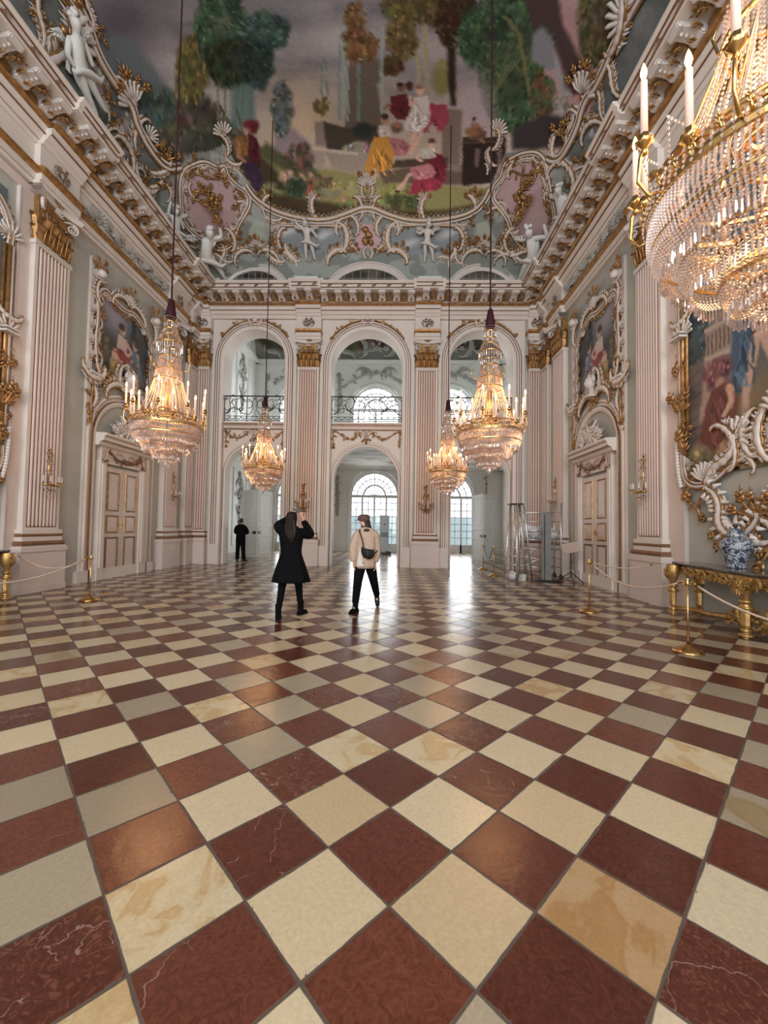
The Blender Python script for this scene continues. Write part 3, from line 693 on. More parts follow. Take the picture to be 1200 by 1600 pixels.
def capital(f, wd, h, dep, parent, org):
    """on frame f with origin at the centre bottom of the capital on the wall plane"""
    bell = MB(); gold = MB(); wht = MB(); vols = []
    def bx(x0, x1, y0, y1, z0, z1, m=bell):
        m.raw([f.p(x, y, z) for (x, y, z) in [(x0,y0,z0),(x1,y0,z0),(x1,y1,z0),(x0,y1,z0),(x0,y0,z1),(x1,y0,z1),(x1,y1,z1),(x0,y1,z1)]], [(0,3,2,1),(4,5,6,7),(0,1,5,4),(1,2,6,5),(2,3,7,6),(3,0,4,7)], False)
    b = wd*0.46
    bx(-b, b, 0, h*0.9, 0, dep)
    fil = MB(); bx(-wd*0.52, wd*0.52, -0.03, 0.03, 0, dep+0.03, fil)
    F_ = Fr(f.p(0, 0, dep), f.U, f.V, f.N)
    for k, x in enumerate((-0.36, -0.12, 0.12, 0.36)): acanthus(gold, F_, x*wd, 0.02, h*0.34, wd*0.27, 0.13)
    for x in (-0.24, 0.0, 0.24): acanthus(gold, F_, x*wd, 0.06, h*0.56, wd*0.27, 0.18)
    for s_ in (-1, 1):   # leaves on the returns
        FS = Fr(f.p(s_*b, 0, dep*0.5), f.N*(-s_), f.V, f.U*s_)
        acanthus(gold, FS, 0, 0.02, h*0.34, dep*1.1, 0.07); acanthus(gold, FS, 0, 0.06, h*0.56, dep*0.9, 0.1)
        vm = MB(); volute(vm, gold, Fr(f.p(s_*wd*0.43, h*0.72, dep+0.07), f.U, f.V, f.N), 0, 0, wd*0.135, s_, 0.55); vols.append(vm)
        leaf(gold, Fr(f.p(s_*wd*0.46, h*0.60, dep+0.05), f.U, f.V, f.N), 0, 0, wd*0.2, -PI/2, 0.0, 3)
    for k, x in enumerate((-0.36, -0.12, 0.12, 0.36)): tuft(gold, F_, x*wd, h*0.26, wd*0.16, PI/2, 3, 2.4)
    for x in (-0.24, 0.0, 0.24): tuft(gold, F_, x*wd, h*0.50, wd*0.2, PI/2, 3, 2.2); tuft(wht, F_, x*wd, h*0.56, wd*0.12, PI/2, 2, 1.2)
    # concave abacus
    t = np.linspace(-1, 1, 11); P = []
    for q in t: P.append([f.p(q*wd*0.62, h*0.88, -0.0), f.p(q*wd*0.60, h*0.88, dep+0.03+0.13*q*q), f.p(q*wd*0.64, h*0.95, dep+0.05+0.15*q*q), f.p(q*wd*0.62, h*1.0, dep+0.03+0.14*q*q), f.p(q*wd*0.62, h*1.0, 0)])
    wht.grid(np.array(P), False)
    # centre ornament
    g2 = Fr(f.p(0, 0, dep+0.06), f.U, f.V, f.N)
    shell(wht, gold, g2, 0, h*0.74, wd*0.17, PI/2, 2.6, 7)
    tuft(gold, g2, 0, h*0.93, wd*0.18, PI/2, 3, 2.2)
    tuft(gold, g2, 0, h*0.66, wd*0.15, -PI/2, 3, 2.0)
    c = bell.build('capital', M_GOLD, parent, org); gold.build('acanthus_leaves', M_GOLD, c); wht.build('abacus', M_WHITE, c); fil.build('fillet', M_WHITE, c); [q.build('volute', M_WHITE, c) for q in vols]
    for o in KIDS(c):
        me = o.data; n = len(me.vertices); a = np.empty(n*3, np.float32); me.vertices.foreach_get('co', a); a = a.reshape(-1, 3)-np.asarray(org, np.float32); me.vertices.foreach_set('co', a.ravel()); me.update()
def pilaster(w, s0, s1, label, dep=0.165, zped=0.98, zs0=1.33, zs1=7.42, zc=8.62, nf=8, cable=True, pedw=0.12, group=None):
    W_ = WFN[w]; cs = (s0+s1)/2; wd = s1-s0; F0 = FRM[w]; org = np.array(W_(cs, 0, 0))
    t = thing('pilaster', label, 'pilaster', org, group=group)
    m = MB(); wbox(m, w, s0-pedw, s1+pedw, 0, dep+0.10, 0, zped-0.12); wbox(m, w, s0-pedw-0.02, s1+pedw+0.02, 0, dep+0.125, zped-0.12, zped-0.03); wbox(m, w, s0-pedw, s1+pedw, 0, dep+0.10, zped-0.03, zped)
    wbox(m, w, s0-pedw-0.015, s1+pedw+0.015, 0, dep+0.115, 0, 0.12)
    m.build('pedestal', M_BAND, t, org)
    m = MB(); mg = MB()
    def torus(z, r, ex, M__):
        a = np.linspace(-PI/2, PI/2, 9)
        pr = [(0, z-r)]+[(dep+ex+r*0.9*math.cos(q), z+r*math.sin(q)) for q in a]+[(0, z+r)]
        extr(M__, w, pr, s0-ex-0.02, s1+ex+0.02)
    wbox(m, w, s0-0.05, s1+0.05, 0, dep+0.05, zped, zs0)
    torus(zped+0.06, 0.045, 0.06, mg); torus(zped+0.23, 0.035, 0.035, mg)
    b = m.build('plinth_block', M_CREAM, t, org); mg.build('gilded_torus', M_GLINE, t, org)
    # shaft: body with round-bottomed flutes filled with reeds
    m = MB(); wbox(m, w, s0, s1, 0, dep, zs0-0.02, zs1)
    fx0 = s0+wd*0.10; fx1 = s1-wd*0.10; stp = (fx1-fx0)/nf
    sh = m.build('shaft', M_CREAM, t, org)
    mr = MB(); mg = MB(); N_ = F0.N
    for k in range(nf):
        x = fx0+(k+0.5)*stp; r = stp*0.345
        G = []
        for z in (zs0+0.06+0.0, zs0+0.10, zs0+0.2, zs1-0.12, zs1-0.06):
            e = 0.4 if z < zs0+0.08 else (1.0 if z < zs1-0.07 else 0.6)
            G.append([F0.p(x+math.cos(a)*r*e, z, dep+0.004+0.022*e*math.sin(a)) for a in np.linspace(PI, 0, 7)])
        mr.grid(np.array(G), True)
    mg.raw([F0.p(fx0-0.012, zs0+0.045, dep+0.003), F0.p(fx1+0.012, zs0+0.045, dep+0.003), F0.p(fx1+0.012, zs1-0.045, dep+0.003), F0.p(fx0-0.012, zs1-0.045, dep+0.003)], [(0, 1, 2, 3)], False)
    mr.build('reeds', M_PINK, sh, org if False else None) if False else None
    ro_ = mr.build('reeds', M_PINK); rg_ = mg.build('gilt_groove', M_GLINE)
    for o in (ro_, rg_):
        me = o.data; n = len(me.vertices); a = np.empty(n*3, np.float32); me.vertices.foreach_get('co', a); a = a.reshape(-1, 3)-org.astype(np.float32); me.vertices.foreach_set('co', a.ravel()); me.update(); o.parent = sh
    m = MB(); wbox(m, w, s0-0.03, s1+0.03, 0, dep+0.03, zs1-0.03, zs1+0.02); m.build('necking', M_CREAM, t, org)
    capital(Fr(W_(cs, 0, zs1+0.04), F0.U, F0.V, F0.N), wd, zc-zs1-0.04, dep, t, org)
    return t
pilaster('L', 8.30, 9.22, 'tall fluted pilaster nearest the viewer on the left wall, crystal sconce on its shaft')
pilaster('L', 13.42, 14.30, 'fluted pilaster beyond the closed door on the left wall, half behind the chandelier', nf=8)
pilaster('R', 8.50, 9.38, 'tall fluted pilaster of the right wall beside the large painting, behind the hanging crystals')
pilaster('R', 13.42, 14.30, 'fluted pilaster behind the scaffold on the right wall')
pilaster('F', -3.78, -2.97, 'fluted pilaster between the left and centre arches with gilded sconce', dep=0.16, zs0=1.25, zs1=7.5, nf=7)
pilaster('F', 0.75, 1.56, 'fluted pilaster between the centre and right arches with gilded sconce', dep=0.16, zs0=1.25, zs1=7.5, nf=7)
pilaster('F', -7.68, -7.22, 'narrow fluted corner pilaster at the left end of the arcade', dep=0.16, zs0=1.25, zs1=7.5, nf=4, pedw=0.06)
pilaster('F', 5.0, 5.46, 'narrow fluted corner pilaster at the right end of the arcade', dep=0.16, zs0=1.25, zs1=7.5, nf=4, pedw=0.06)
pilaster('L', 14.86, 15.4, 'corner pilaster strip on the left wall at the far corner', nf=4, pedw=0.03)
pilaster('R', 14.86, 15.4, 'corner pilaster strip on the right wall at the far corner', nf=4, pedw=0.03)

# ---- entablature
ARCH = [(0, 8.62), (0.13, 8.62), (0.13, 8.72), (0.17, 8.73), (0.17, 8.86), (0.0, 8.86)]
ARCG = [(0.0, 8.86), (0.19, 8.86), (0.25, 8.90), (0.26, 8.97), (0.20, 9.0), (0.0, 9.0)]
FRZ = [(0, 9.0), (0.12, 9.0), (0.12, 9.5), (0.0, 9.5)]
FAS = [(0, 9.5), (0.16, 9.5), (0.2, 9.55), (0.2, 9.58), (0.24, 9.6), (0.30, 9.68), (0.34, 9.7), (0.34, 9.80), (0.40, 9.84), (0.0, 9.84)]
FLG = [(0, 9.835), (0.46, 9.835), (0.50, 9.87), (0.50, 9.90), (0.44, 9.94), (0, 9.94)]
MODW = [(0, 9.94), (0.42, 9.94), (0.42, 10.14), (0, 10.14)]
COR = [(0, 10.14), (0.98, 10.14), (0.98, 10.17), (1.02, 10.19), (1.02, 10.28), (1.06, 10.30), (1.12, 10.36), (1.12, 10.40), (0.3, 10.42), (0, 10.42)]
def sh_(p, k):
    if not k: return p
    m = (p[0][1]+p[-1][1])/2
    return [(d+k if d > 0 else d, z+(0.004 if z > m else -0.004)) for d, z in p]
LINES = [(0.13, 8.725), (0.345, 9.70), (0.205, 9.59), (0.35, 9.83), (1.03, 10.185), (1.07, 10.295)]
mod_master = {}
def modillion_mesh():
    w_ = MB(); pr = [(0, 0.0), (0.50, 0.0), (0.54, -0.03), (0.53, -0.09), (0.46, -0.11), (0.38, -0.085), (0.28, -0.10), (0.16, -0.15), (0.09, -0.2), (0.0, -0.21)]
    n = len(pr)
    v = [(-0.11, -d, z) for d, z in pr]+[(0.11, -d, z) for d, z in pr]
    w_.raw(v, [(i, i+1, n+i+1, n+i) for i in range(n-1)], False); w_.polys(v, [tuple(range(n)), tuple(range(2*n-1, n-1, -1))])
    for s_ in (-0.125, 0.125):
        for (d, z, r) in ((0.47, -0.06, 0.055), (0.08, -0.13, 0.075)):
            a = np.linspace(0, 4*PI, 18); rr = r*(1-a/(4.6*PI)); w_.tube(np.stack([np.full(18, s_), -(d+rr*np.cos(a)), z+rr*np.sin(a)], 1), 0.014, 4)
    for k in range(5): w_.ball((0.0, -0.1-0.09*k, -0.16+0.02*k), 0.032, 5, 4)
    return w_
def modillion_gold():
    w_ = MB()
    for s_ in (-0.118, 0.118):
        f = Fr((s_, -0.26, -0.05), (0, -1, 0), (0, 0, 1), (math.copysign(1, s_), 0, 0)); leaf(w_, f, -0.16, -0.05, 0.26, -0.1, -0.3, 3, 0.07)
    f = Fr((0, 0, -0.13), (1, 0, 0), (0, -1, 0), (0, 0, -1)); leaf(w_, f, 0, 0.02, 0.26, PI/2, 0, 3, 0.08)
    return w_
_mw = modillion_mesh(); _mgd = modillion_gold()
def entablature(w, a, b, breaks, nm, skipl=False, arch=True):
    mc = MB(); mg = MB(); ml = MB(); mp = MB()
    segs = [(a, b, 0.0)] + [(x0, x1, 0.13) for x0, x1 in breaks]
    for (x0, x1, k) in segs:
        ar = arch or k > 0
        if ar: extr(mc, w, sh_(ARCH, k), x0, x1); extr(mg, w, sh_(ARCG, k), x0-0.02*(k > 0), x1+0.02*(k > 0)); extr(mc, w, sh_(FRZ, k), x0, x1)
        elif w == 'F' and k == 0: extr(mc, w, [(0, 9.46), (0.16, 9.46), (0.18, 9.5), (0.0, 9.5)], x0, x1)
        extr(mc, w, sh_(FAS, k), x0, x1); extr(mg, w, sh_(FLG, k), x0, x1)
        extr(mp, w, sh_(MODW, k), x0, x1); extr(mc, w, sh_(COR, k*0.8), x0-0.1*(k > 0), x1+0.1*(k > 0))
        for d, z in LINES:
            if z < 9.3 and not ar: continue
            kk = k*0.8 if z > 10 else k
            extr(ml, w, [(d+kk-0.02, z-0.011), (d+kk+0.008, z-0.008), (d+kk+0.008, z+0.008), (d+kk-0.02, z+0.011)], x0, x1, False)
    # gold coffers between the modillions and studs on the corona
    sp = 0.55 if w != 'F' else 0.52; n = int((b-a)/sp); F0 = FRM[w]
    t = struct(mc.build('trim_'+str(nm), M_CREAM)); t2 = struct(mg.build('trim_'+str(nm+1), M_GOLD)); struct(ml.build('trim_'+str(nm+2), M_GLINE)); struct(mp.build('trim_'+str(nm+3), M_BAND))

    mo = MB(); ms = MB()
    mm = mod_master.get('m')
    for i in range(n):
        s = a+(i+0.5)*(b-a)/n
        k = max([0.13 if x0 <= s <= x1 else 0 for x0, x1 in breaks]+[0])
        if mm is None:
            o = _mw.build('modillion', M_WHITE); mod_master['m'] = o; mm = o; mod_master['g'] = gm = _mgd.build('gilded_leaf', M_GOLD)
        else: o = mm.copy(); COL.objects.link(o); gm = mod_master['g'].copy(); COL.objects.link(gm)
        gm.parent = o
        o.parent = t; o.location = WFN[w](s, 0.44+k, 10.14); o.rotation_euler = (0, 0, {'F': 0, 'L': PI/2, 'R': -PI/2}[w])
        q = s+(b-a)/n/2
        f = Fr(WFN[w](q, 0.44+k, 10.04), F0.U, F0.V, F0.N)
        wbox(mo, w, q-0.13, q+0.13, 0.43+k, 0.45+k, 9.97, 10.11)
        g = Fr(WFN[w](q, 0.72+k, 10.135), F0.U, F0.N, -F0.V)
        tuft(mo, g, 0, 0, 0.17, PI/2, 3, 2.2); tuft(mo, g, 0, 0, 0.15, -PI/2, 3, 2.2); mo.ball(g.p(0, 0, 0.04), 0.05, 6, 4)
        f2 = Fr(WFN[w](q, 1.03+k*0.8, 10.235), F0.U, F0.V, F0.N)
        leaf(ms, f2, -0.1, -0.02, 0.18, 0.2, 0.3, 3)
    struct(mo.build('trim_'+str(nm+4), M_GOLD)); struct(ms.build('trim_'+str(nm+5), M_GLINE))
    # relief sprays in the frieze
    mf = MB(); mgf = MB(); ff = Fr(WFN[w](0, 0.125, 0), F0.U, F0.V, F0.N)
    if w != 'F':
        for (x0, x1) in FRIEZE:
            c = (x0+x1)/2
            for s_ in (-1, 1):
                for k in range(3):
                    leaf(mf, ff, c+s_*(0.45+k*0.5), 9.2, 0.42, (0 if s_ > 0 else PI)+0.3*(-1)**k, 0.6*s_, 5, 0.08); leaf(mf, ff, c+s_*(0.3+k*0.5), 9.3, 0.3, (0 if s_ > 0 else PI)-0.5, -0.6, 4, 0.08)
                for k in range(int((x1-x0)/2/0.55)):
                    xx = c+s_*(0.3+k*0.55); scroll(mf, None, ff, xx, 9.25+0.05*(-1)**k, 0.45, s_*0.3*(-1)**k, s_*(-1)**k, 'S' if k % 2 else 'C', k % 2, fat=0.07)
                    tuft(mgf, ff, xx+0.1*s_, 9.22, 0.2, rnd.uniform(0, 6), 2)
            shell(mf, mgf, ff, c, 9.2, 0.2, PI/2); flower(mf, ff, c, 9.17, 0.08)
    for (x0, x1) in breaks:
        c = (x0+x1)/2; k = 0.13; f3 = Fr(WFN[w](c, 0.125+k, 9.25), F0.U, F0.V, F0.N)
        if x1-x0 > 0.6:
            scroll(mf, mgf, f3, -0.13, 0.0, 0.3, PI/2, 1, 'C', 0); scroll(mf, mgf, f3, 0.13, 0.0, 0.3, PI/2, -1, 'C', 0); tuft(mgf, f3, 0, 0.02, 0.2, PI/2, 4, 3); tuft(mgf, f3, 0, -0.02, 0.16, -PI/2, 3, 2); flower(mf, f3, 0, 0, 0.06)
    for o, mm_ in ((mf, M_GREY), (mgf, M_GLINE)):
        if o.n: oo = o.build('frieze_relief', mm_, t)
    return t
FRIEZE = [(9.6, 13.2)]
entablature('L', YB, YW, [(8.22, 9.30), (13.34, 14.38), (14.86, 15.6)], 10)
entablature('R', YB, YW, [(8.42, 9.46), (13.34, 14.38), (14.86, 15.6)], 20)
entablature('F', XLW, XRW, [(-3.85, -2.90), (0.68, 1.63), (XLW, -7.16), (4.94, XRW)], 30, arch=False)

# cream borders of the sage wall fields beside the near pilasters
mb = MB(); ml = MB()
for w, s0, s1 in (('L', 8.02, 8.2), ('R', 8.02, 8.42)):
    wbox(mb, w, s0, s1+0.2, 0, 0.05, 0.0, 8.60); wbox(ml, w, s0-0.03, s0, 0, 0.075, 0.0, 8.4)
    wbox(mb, w, 3.5, 8.02, 0, 0.05, 8.4, 8.60)
for w in 'LR':
    for s0, s1 in ((9.42 if w == 'L' else 9.55, 10.02), (12.98, 13.25)): pass
struct(mb.build('trim_40', M_BAND)); struct(ml.build('trim_41', M_WHITE))

# ================================================================== GARDEN HALL BEYOND THE ARCHES
GX0, GX1 = -8.6, 6.4
mb = MB()
mb.box((GX0-0.3, YW+0.7, 0), (GX0, YF2+0.4, 14.3)); mb.box((GX1, YW+0.7, 0), (GX1+0.3, YF2+0.4, 14.3)); mb.box((GX0, YW+0.55, 10.25), (GX1, YW+0.74, 14.2))
struct(mb.build('wall_garden_hall_sides', M_COOL))
WX = [(-5.72, 1.45), (-1.22, 1.45), (3.28, 1.45)]
mb = MB(); arched_wall(mb, GX0, GX1, YF2, YF2+0.5, 0, 6.0, [(c, r, 0.0, 4.8-r, r) for c, r in WX]); arched_wall(mb, GX0, GX1, YF2, YF2+0.5, 6.0, 14.2, [(c, 1.45, 6.3, 8.6, 1.45) for c, r in WX])
struct(mb.build('wall_garden_hall_windows', M_COOL))
mb = MB(); mb.box((GX0, YW+0.75, 5.15), (GX1, YF2, 5.3)); struct(mb.build('ceiling_lower_hall', M_COOL))
mb = MB(); mb.grid(np.array([[(x, y, 5.145) for y in np.linspace(17.2, 24.2, 90)] for x in np.linspace(GX0+0.5, GX1-0.5, 190)])); v = mb.merged(); cvl = Canvas(v[:, 0]*20, v[:, 1]*20, 0.5)
cvl.fill((176, 168, 160)); cvl.mixin(np.clip((fbm(cvl.x/26, cvl.y/9, 5)-0.5)*6, 0, 1), (128, 122, 112)); cvl.mixin(np.clip((fbm(cvl.x/14, cvl.y/12, 9)-0.62)*8, 0, 1), (132, 92, 80))
struct(mb.build('ceiling_lower_fresco', m_paint('lower_hall_fresco', 1.0), color=lin(cvl.c)))
mb = MB(); mb.box((GX0, YW+0.7, 14.05), (GX1, YF2+0.4, 14.3)); 
struct(mb.build('ceiling_upper_hall', M_COOL))
# cornices, wall stucco of the garden hall
mb = MB(); mg = MB()
for z in (4.95, 11.4):
    mb.box((GX0, YF2-0.15, z), (GX1, YF2, z+0.12)); mb.box((GX0, YF2-0.25, z+0.12), (GX1, YF2, z+0.2))
    mb.box((GX0, YW+0.75, z), (GX0+0.2, YF2, z+0.2)); mb.box((GX1-0.2, YW+0.75, z), (GX1, YF2, z+0.2))
fw = Fr((0, YF2, 0), (1, 0, 0), (0, 0, 1), (0, -1, 0))
for c, r in WX:
    moulding(mb, fw, archpath(c, r, 0, 4.8-r), [(0, 0), (0, 0.08), (0.12, 0.1), (0.2, 0.0)])
    moulding(mb, fw, archpath(c, r, 6.3, 8.6), [(0, 0), (0, 0.08), (0.14, 0.1), (0.24, 0.0)])
    sprig(mg, fw, [(c-1.7, 10.2), (c-0.7, 10.75), (c, 10.9), (c+0.7, 10.75), (c+1.7, 10.2)], 0.45); 
    for s_ in (-1, 1): scroll(mg, mg, fw, c+s_*0.7, 10.9, 1.0, s_*0.5, 1, 'C', 0); sprig(mg, fw, [(c+s_*2.2, 10.8), (c+s_*2.25, 8.5)], 0.35)
    for s_ in (-1, 1): sprig(mg, fw, [(c+s_*2.2, 4.6), (c+s_*2.2, 2.2)], 0.22)
struct(mb.build('trim_50', M_COOL)); struct(mg.build('trim_51', M_GREY))
mb = MB(); mg = MB()
for sx, X in ((1, GX0), (-1, GX1)):
    fs = Fr((X, 0, 0), (0, 1, 0), (0, 0, 1), (sx, 0, 0))
    for c in (17.6, 20.0, 22.5):
        for z0, z1 in ((0.4, 4.6), (6.0, 11.2)):
            P = rect(c-0.95, c+0.95, z0, z1); moulding(mb, fs, P, [(0, 0), (0.01, 0.04), (0.05, 0.04), (0.06, 0)], closed=True)
            sprig(mg, fs, [(c-0.1, z1-0.3), (c+0.1, z1-1.3), (c-0.1, z1-2.4), (c, z1-3.2)], 0.4)
            scroll(mg, mg, fs, c, z1-0.8, 1.0, 0.0, 1); scroll(mg, mg, fs, c, z1-2.2, 0.9, PI, 1); tuft(mg, fs, c, z1-1.5, 0.6, PI/2, 4, 3)
            if z0 > 5: moulding(mb, fs, archpath(c, 0.7, 6.2, 9.3), [(0, 0), (0.01, 0.06), (0.08, 0.06), (0.1, 0)])
struct(mb.build('trim_52', M_COOL)); struct(mg.build('trim_53', M_GREY))
# painted patch and stucco cartouches on the upper hall's cove
def upper_cove():
    xs = np.linspace(GX0, GX1, 200); ts = np.linspace(0, PI/2, 26); P = []
    for x in xs: P.append([(x, YF2-1.6*(1-math.cos(t)), 11.6+1.5*math.sin(t)*0+0.38*math.sin(t)*1.0) for t in ts])
    return xs, ts
mb = MB(); P = []; 
for x in np.linspace(GX0, GX1, 260): P.append([(x, YF2-4.2*(1-math.cos(t)), 11.6+2.4*math.sin(t)) for t in np.linspace(0, PI/2, 50)])
mb.grid(np.array(P)); v = mb.merged(); cvx = Canvas(v[:, 0]*22, v[:, 2]*22, 0.5)
cvx.fill((150, 150, 145))
h = v[:, 2]+0.35*np.sin(v[:, 0]*1.6)+0.25*fbm(v[:, 0]*2, v[:, 2]*2, 5); cvx.mixin(np.clip((h-12.5)*5, 0, 1), (98, 92, 62))
for k in range(60):
    x = GX0*22+k*5.8; cvx.ell(x, (12.9+0.4*math.sin(k*1.7))*22, 7, 6, (95, 48, 28) if k % 3 else (70, 74, 50), 0.5)
cvx.mixin(np.clip((h-13.35)*4, 0, 1), (165, 162, 150))
struct(mb.build('ceiling_upper_cove', m_paint('upper_hall_fresco', 1.0), color=lin(cvx.c)))
mg = MB(); fc = Fr((0, YF2-0.4, 0), (1, 0, 0), (0, 0, 1), (0, -1, 0))
for c in (-5.7, -1.2, 3.3):
    for s_ in (-1, 1):
        scroll(mg, mg, fc, c+s_*0.9, 12.3, 1.3, s_*PI/2.4, -s_, 'C', 0); scroll(mg, mg, fc, c+s_*0.5, 12.9, 0.9, -s_*0.6, 1, 'C', 0); scroll(mg, mg, fc, c+s_*1.8, 11.9, 1.0, 0, 1, 'S', 0)
    shell(mg, mg, fc, c, 12.7, 0.6, PI/2); tuft(mg, fc, c, 12.1, 0.7, PI/2, 4, 3)
struct(mg.build('trim_54', M_GREY))

# windows of the garden hall
def grid_window(name, c, r, zb, zs, lower):
    m = MB(); y = YF2+0.12
    def b(x0, x1, z0, z1, d=0.05): m.box((x0, y-d, z0), (x1, y+d, z1))
    def arc(rr, t=0.025, a0=0, a1=PI, d=0.04):
        a = np.linspace(a0, a1, 26); G = [[(c+q*math.cos(k), yy, zs+q*math.sin(k)) for (q, yy) in ((rr-t, y+d), (rr-t, y-d), (rr+t, y-d), (rr+t, y+d))] for k in a]; m.grid(np.array(G), False, closed_v=True)
    arc(r-0.03, 0.06, d=0.07)
    for q in (0.72, 0.46): arc(r*q, 0.045 if q < 0.5 else 0.022)
    for k in range(1, 12):
        a = PI*k/12; r0 = 0.46*r if k % 2 or True else 0; t = 0.022
        d = np.array([math.cos(a), math.sin(a)]); n = np.array([-d[1], d[0]])*t
        m.obox((c+d[0]*(r0+r)/2, y, zs+d[1]*(r0+r)/2), (d[0]*(r-r0)/2, 0, d[1]*(r-r0)/2), (0, 0.02, 0), (n[0], 0, n[1]))
    for k in (1, 2, 3, 4, 5):
        a = PI*k/6; d = np.array([math.cos(a), math.sin(a)]); n = np.array([-d[1], d[0]])*0.02
        m.obox((c+d[0]*0.23*r, y, zs+d[1]*0.23*r), (d[0]*0.23*r, 0, d[1]*0.23*r), (0, 0.02, 0), (n[0], 0, n[1]))
    b(c-r, c+r, zs-0.09, zs+0.07, 0.08)
    b(c-r, c-r+0.09, zb, zs, 0.07); b(c+r-0.09, c+r, zb, zs, 0.07); b(c-0.05, c+0.05, zb, zs, 0.06)
    if lower:
        b(c-r, c+r, zb, zb+0.5, 0.05)
        for x in (c-r/2, c+r/2): b(x-0.05, x+0.05, zb, zs, 0.05)
    else: b(c-r, c+r, zb, zb+0.12, 0.06)
    nv = 7 if lower else 4; z0 = zb+(0.5 if lower else 0.1)
    for k in range(1, nv): z = z0+(zs-z0)*k/nv; b(c-r, c+r, z-0.021, z+0.021, 0.02)
    for k in range(1, 8):
        if k != 4: x = c-r+2*r*k/8; b(x-0.019, x+0.019, z0, zs, 0.02)
    o = struct(m.build(name, M_WFRAME))
    g = MB(); a = np.linspace(0, PI, 22); P = [(c+r*math.cos(k), y+0.01, zs+r*math.sin(k)) for k in a]+[(c-r, y+0.01, zb), (c+r, y+0.01, zb)]
    g.polys(P, [tuple(range(len(P)))]); g.build('glass_pane', M_PANE, o)
for i, (c, r) in enumerate(WX):
    grid_window('window_%d' % (i+1), c, r, 0.0, 4.8-r, True); grid_window('window_%d' % (i+4), c, r, 6.3, 8.6, False)
# terrace and far garden outside
mb = MB(); mb.box((-40, YF2+0.5, -1.2), (40, 90, -1.0)); struct(mb.build('ground_garden', mat('pale_gravel', (0.5, 0.5, 0.47), 0.9)))
mb = MB(); mb.box((-30, 60, -1), (30, 62, 3.0)); tag(mb.build('clipped_hedge', mat('misty_hedge', (0.24, 0.30, 0.32), 0.9)), 'pale misty hedge far outside beyond the garden windows', 'hedge')
# ================================================================== VAULTED CEILING
VZ0, VH, VD = 10.4, 3.8, 3.0; VW = (XRW-XLW)/2; VY1 = YW; VYN = -6.0
def v_in(z):
    s = np.clip((z-VZ0)/VH, 0, 1); return VD*(1-np.sqrt(1-s*s))
def v_r(z): return 0.25+4.7*np.clip((z-VZ0-0.1)/1.9, 0, 1)**0.8*np.clip(1-(z-12.4)/6.0, 0.55, 1)
def v_sdf(p):
    z = p[2]
    if z >= VZ0+VH: return z-(VZ0+VH)
    d = v_in(z); r = v_r(z); a = VW-d; b = (VY1-d)
    qx = abs(p[0]-XC)-(a-r); qy = p[1]-(b-r)
    return math.hypot(max(qx, 0), max(qy, 0))+min(max(qx, qy), 0)-r
def v_n(p):
    e = 0.01; g = np.array([v_sdf(p+np.array(q))-v_sdf(p-np.array(q)) for q in ((e, 0, 0), (0, e, 0), (0, 0, e))])
    if p[2] > VZ0+VH-0.03: g = np.array([0, 0, 1.0])
    return -g/(np.linalg.norm(g)+1e-9)
def v_hit(px, py, off=0.0):
    d = ray(px, py); t0 = 2.0; t1 = 2.0
    while v_sdf(CAMP+d*t1) < -off and t1 < 40: t0 = t1; t1 += 0.15
    for _ in range(18):
        tm = (t0+t1)/2
        if v_sdf(CAMP+d*tm) < -off: t0 = tm
        else: t1 = tm
    return CAMP+d*t0
def v_path(P, off=0.0): return [v_hit(x, y, off) for x, y in P]
def vfr(px, py, up=(0, 0, 1)):
    p = v_hit(px, py); N = v_n(p); p2 = v_hit(px+3, py); U = p2-p; U -= N*(U@N); U /= np.linalg.norm(U)
    return Fr(p, U, np.cross(N, U), N)
# mesh: rings of rounded rectangles
NS, NA, NF_, NV = 260, 100, 330, 150
def ringpts(z, ins):
    r = float(v_r(z)); a = VW-ins; b = VY1-ins; out = []
    ys = np.linspace(VYN, b-r, NS); out += [(XC+a, y) for y in ys[:-1]]
    th = np.linspace(0, PI/2, NA); out += [(XC+a-r+r*math.cos(t), b-r+r*math.sin(t)) for t in th]
    xs = np.linspace(XC+a-r, XC-a+r, NF_); out += [(x, b) for x in xs[1:-1]]
    out += [(XC-a+r+r*math.cos(t), b-r+r*math.sin(t)) for t in th+PI/2]
    out += [(XC-a, y) for y in ys[::-1][1:]]
    return [(x, y, z) for x, y in out]
mb = MB(); G = []
for k in range(NV):
    t = k/(NV-1.0)*PI/2; z = VZ0+VH*math.sin(t); G.append(ringpts(z, VD*(1-math.cos(t))))
mb.grid(np.array(G))
xs = np.linspace(XC-VW+1.5, XC+VW-1.5, 170); ys = np.r_[np.linspace(VYN, 6, 12), np.linspace(6.3, VY1-1.8, 170)]
mb.grid(np.array([[(x, y, VZ0+VH-0.002) for y in ys] for x in xs]))
v = mb.merged(); px, py, pd = project(v)
ok = pd > 0.5; px = np.where(ok, px, -400); py = np.where(ok, py, -400)
px = np.clip(px, -900, 2200); py = np.clip(py, -900, 900)
cv = Canvas(px, py, 1.0)
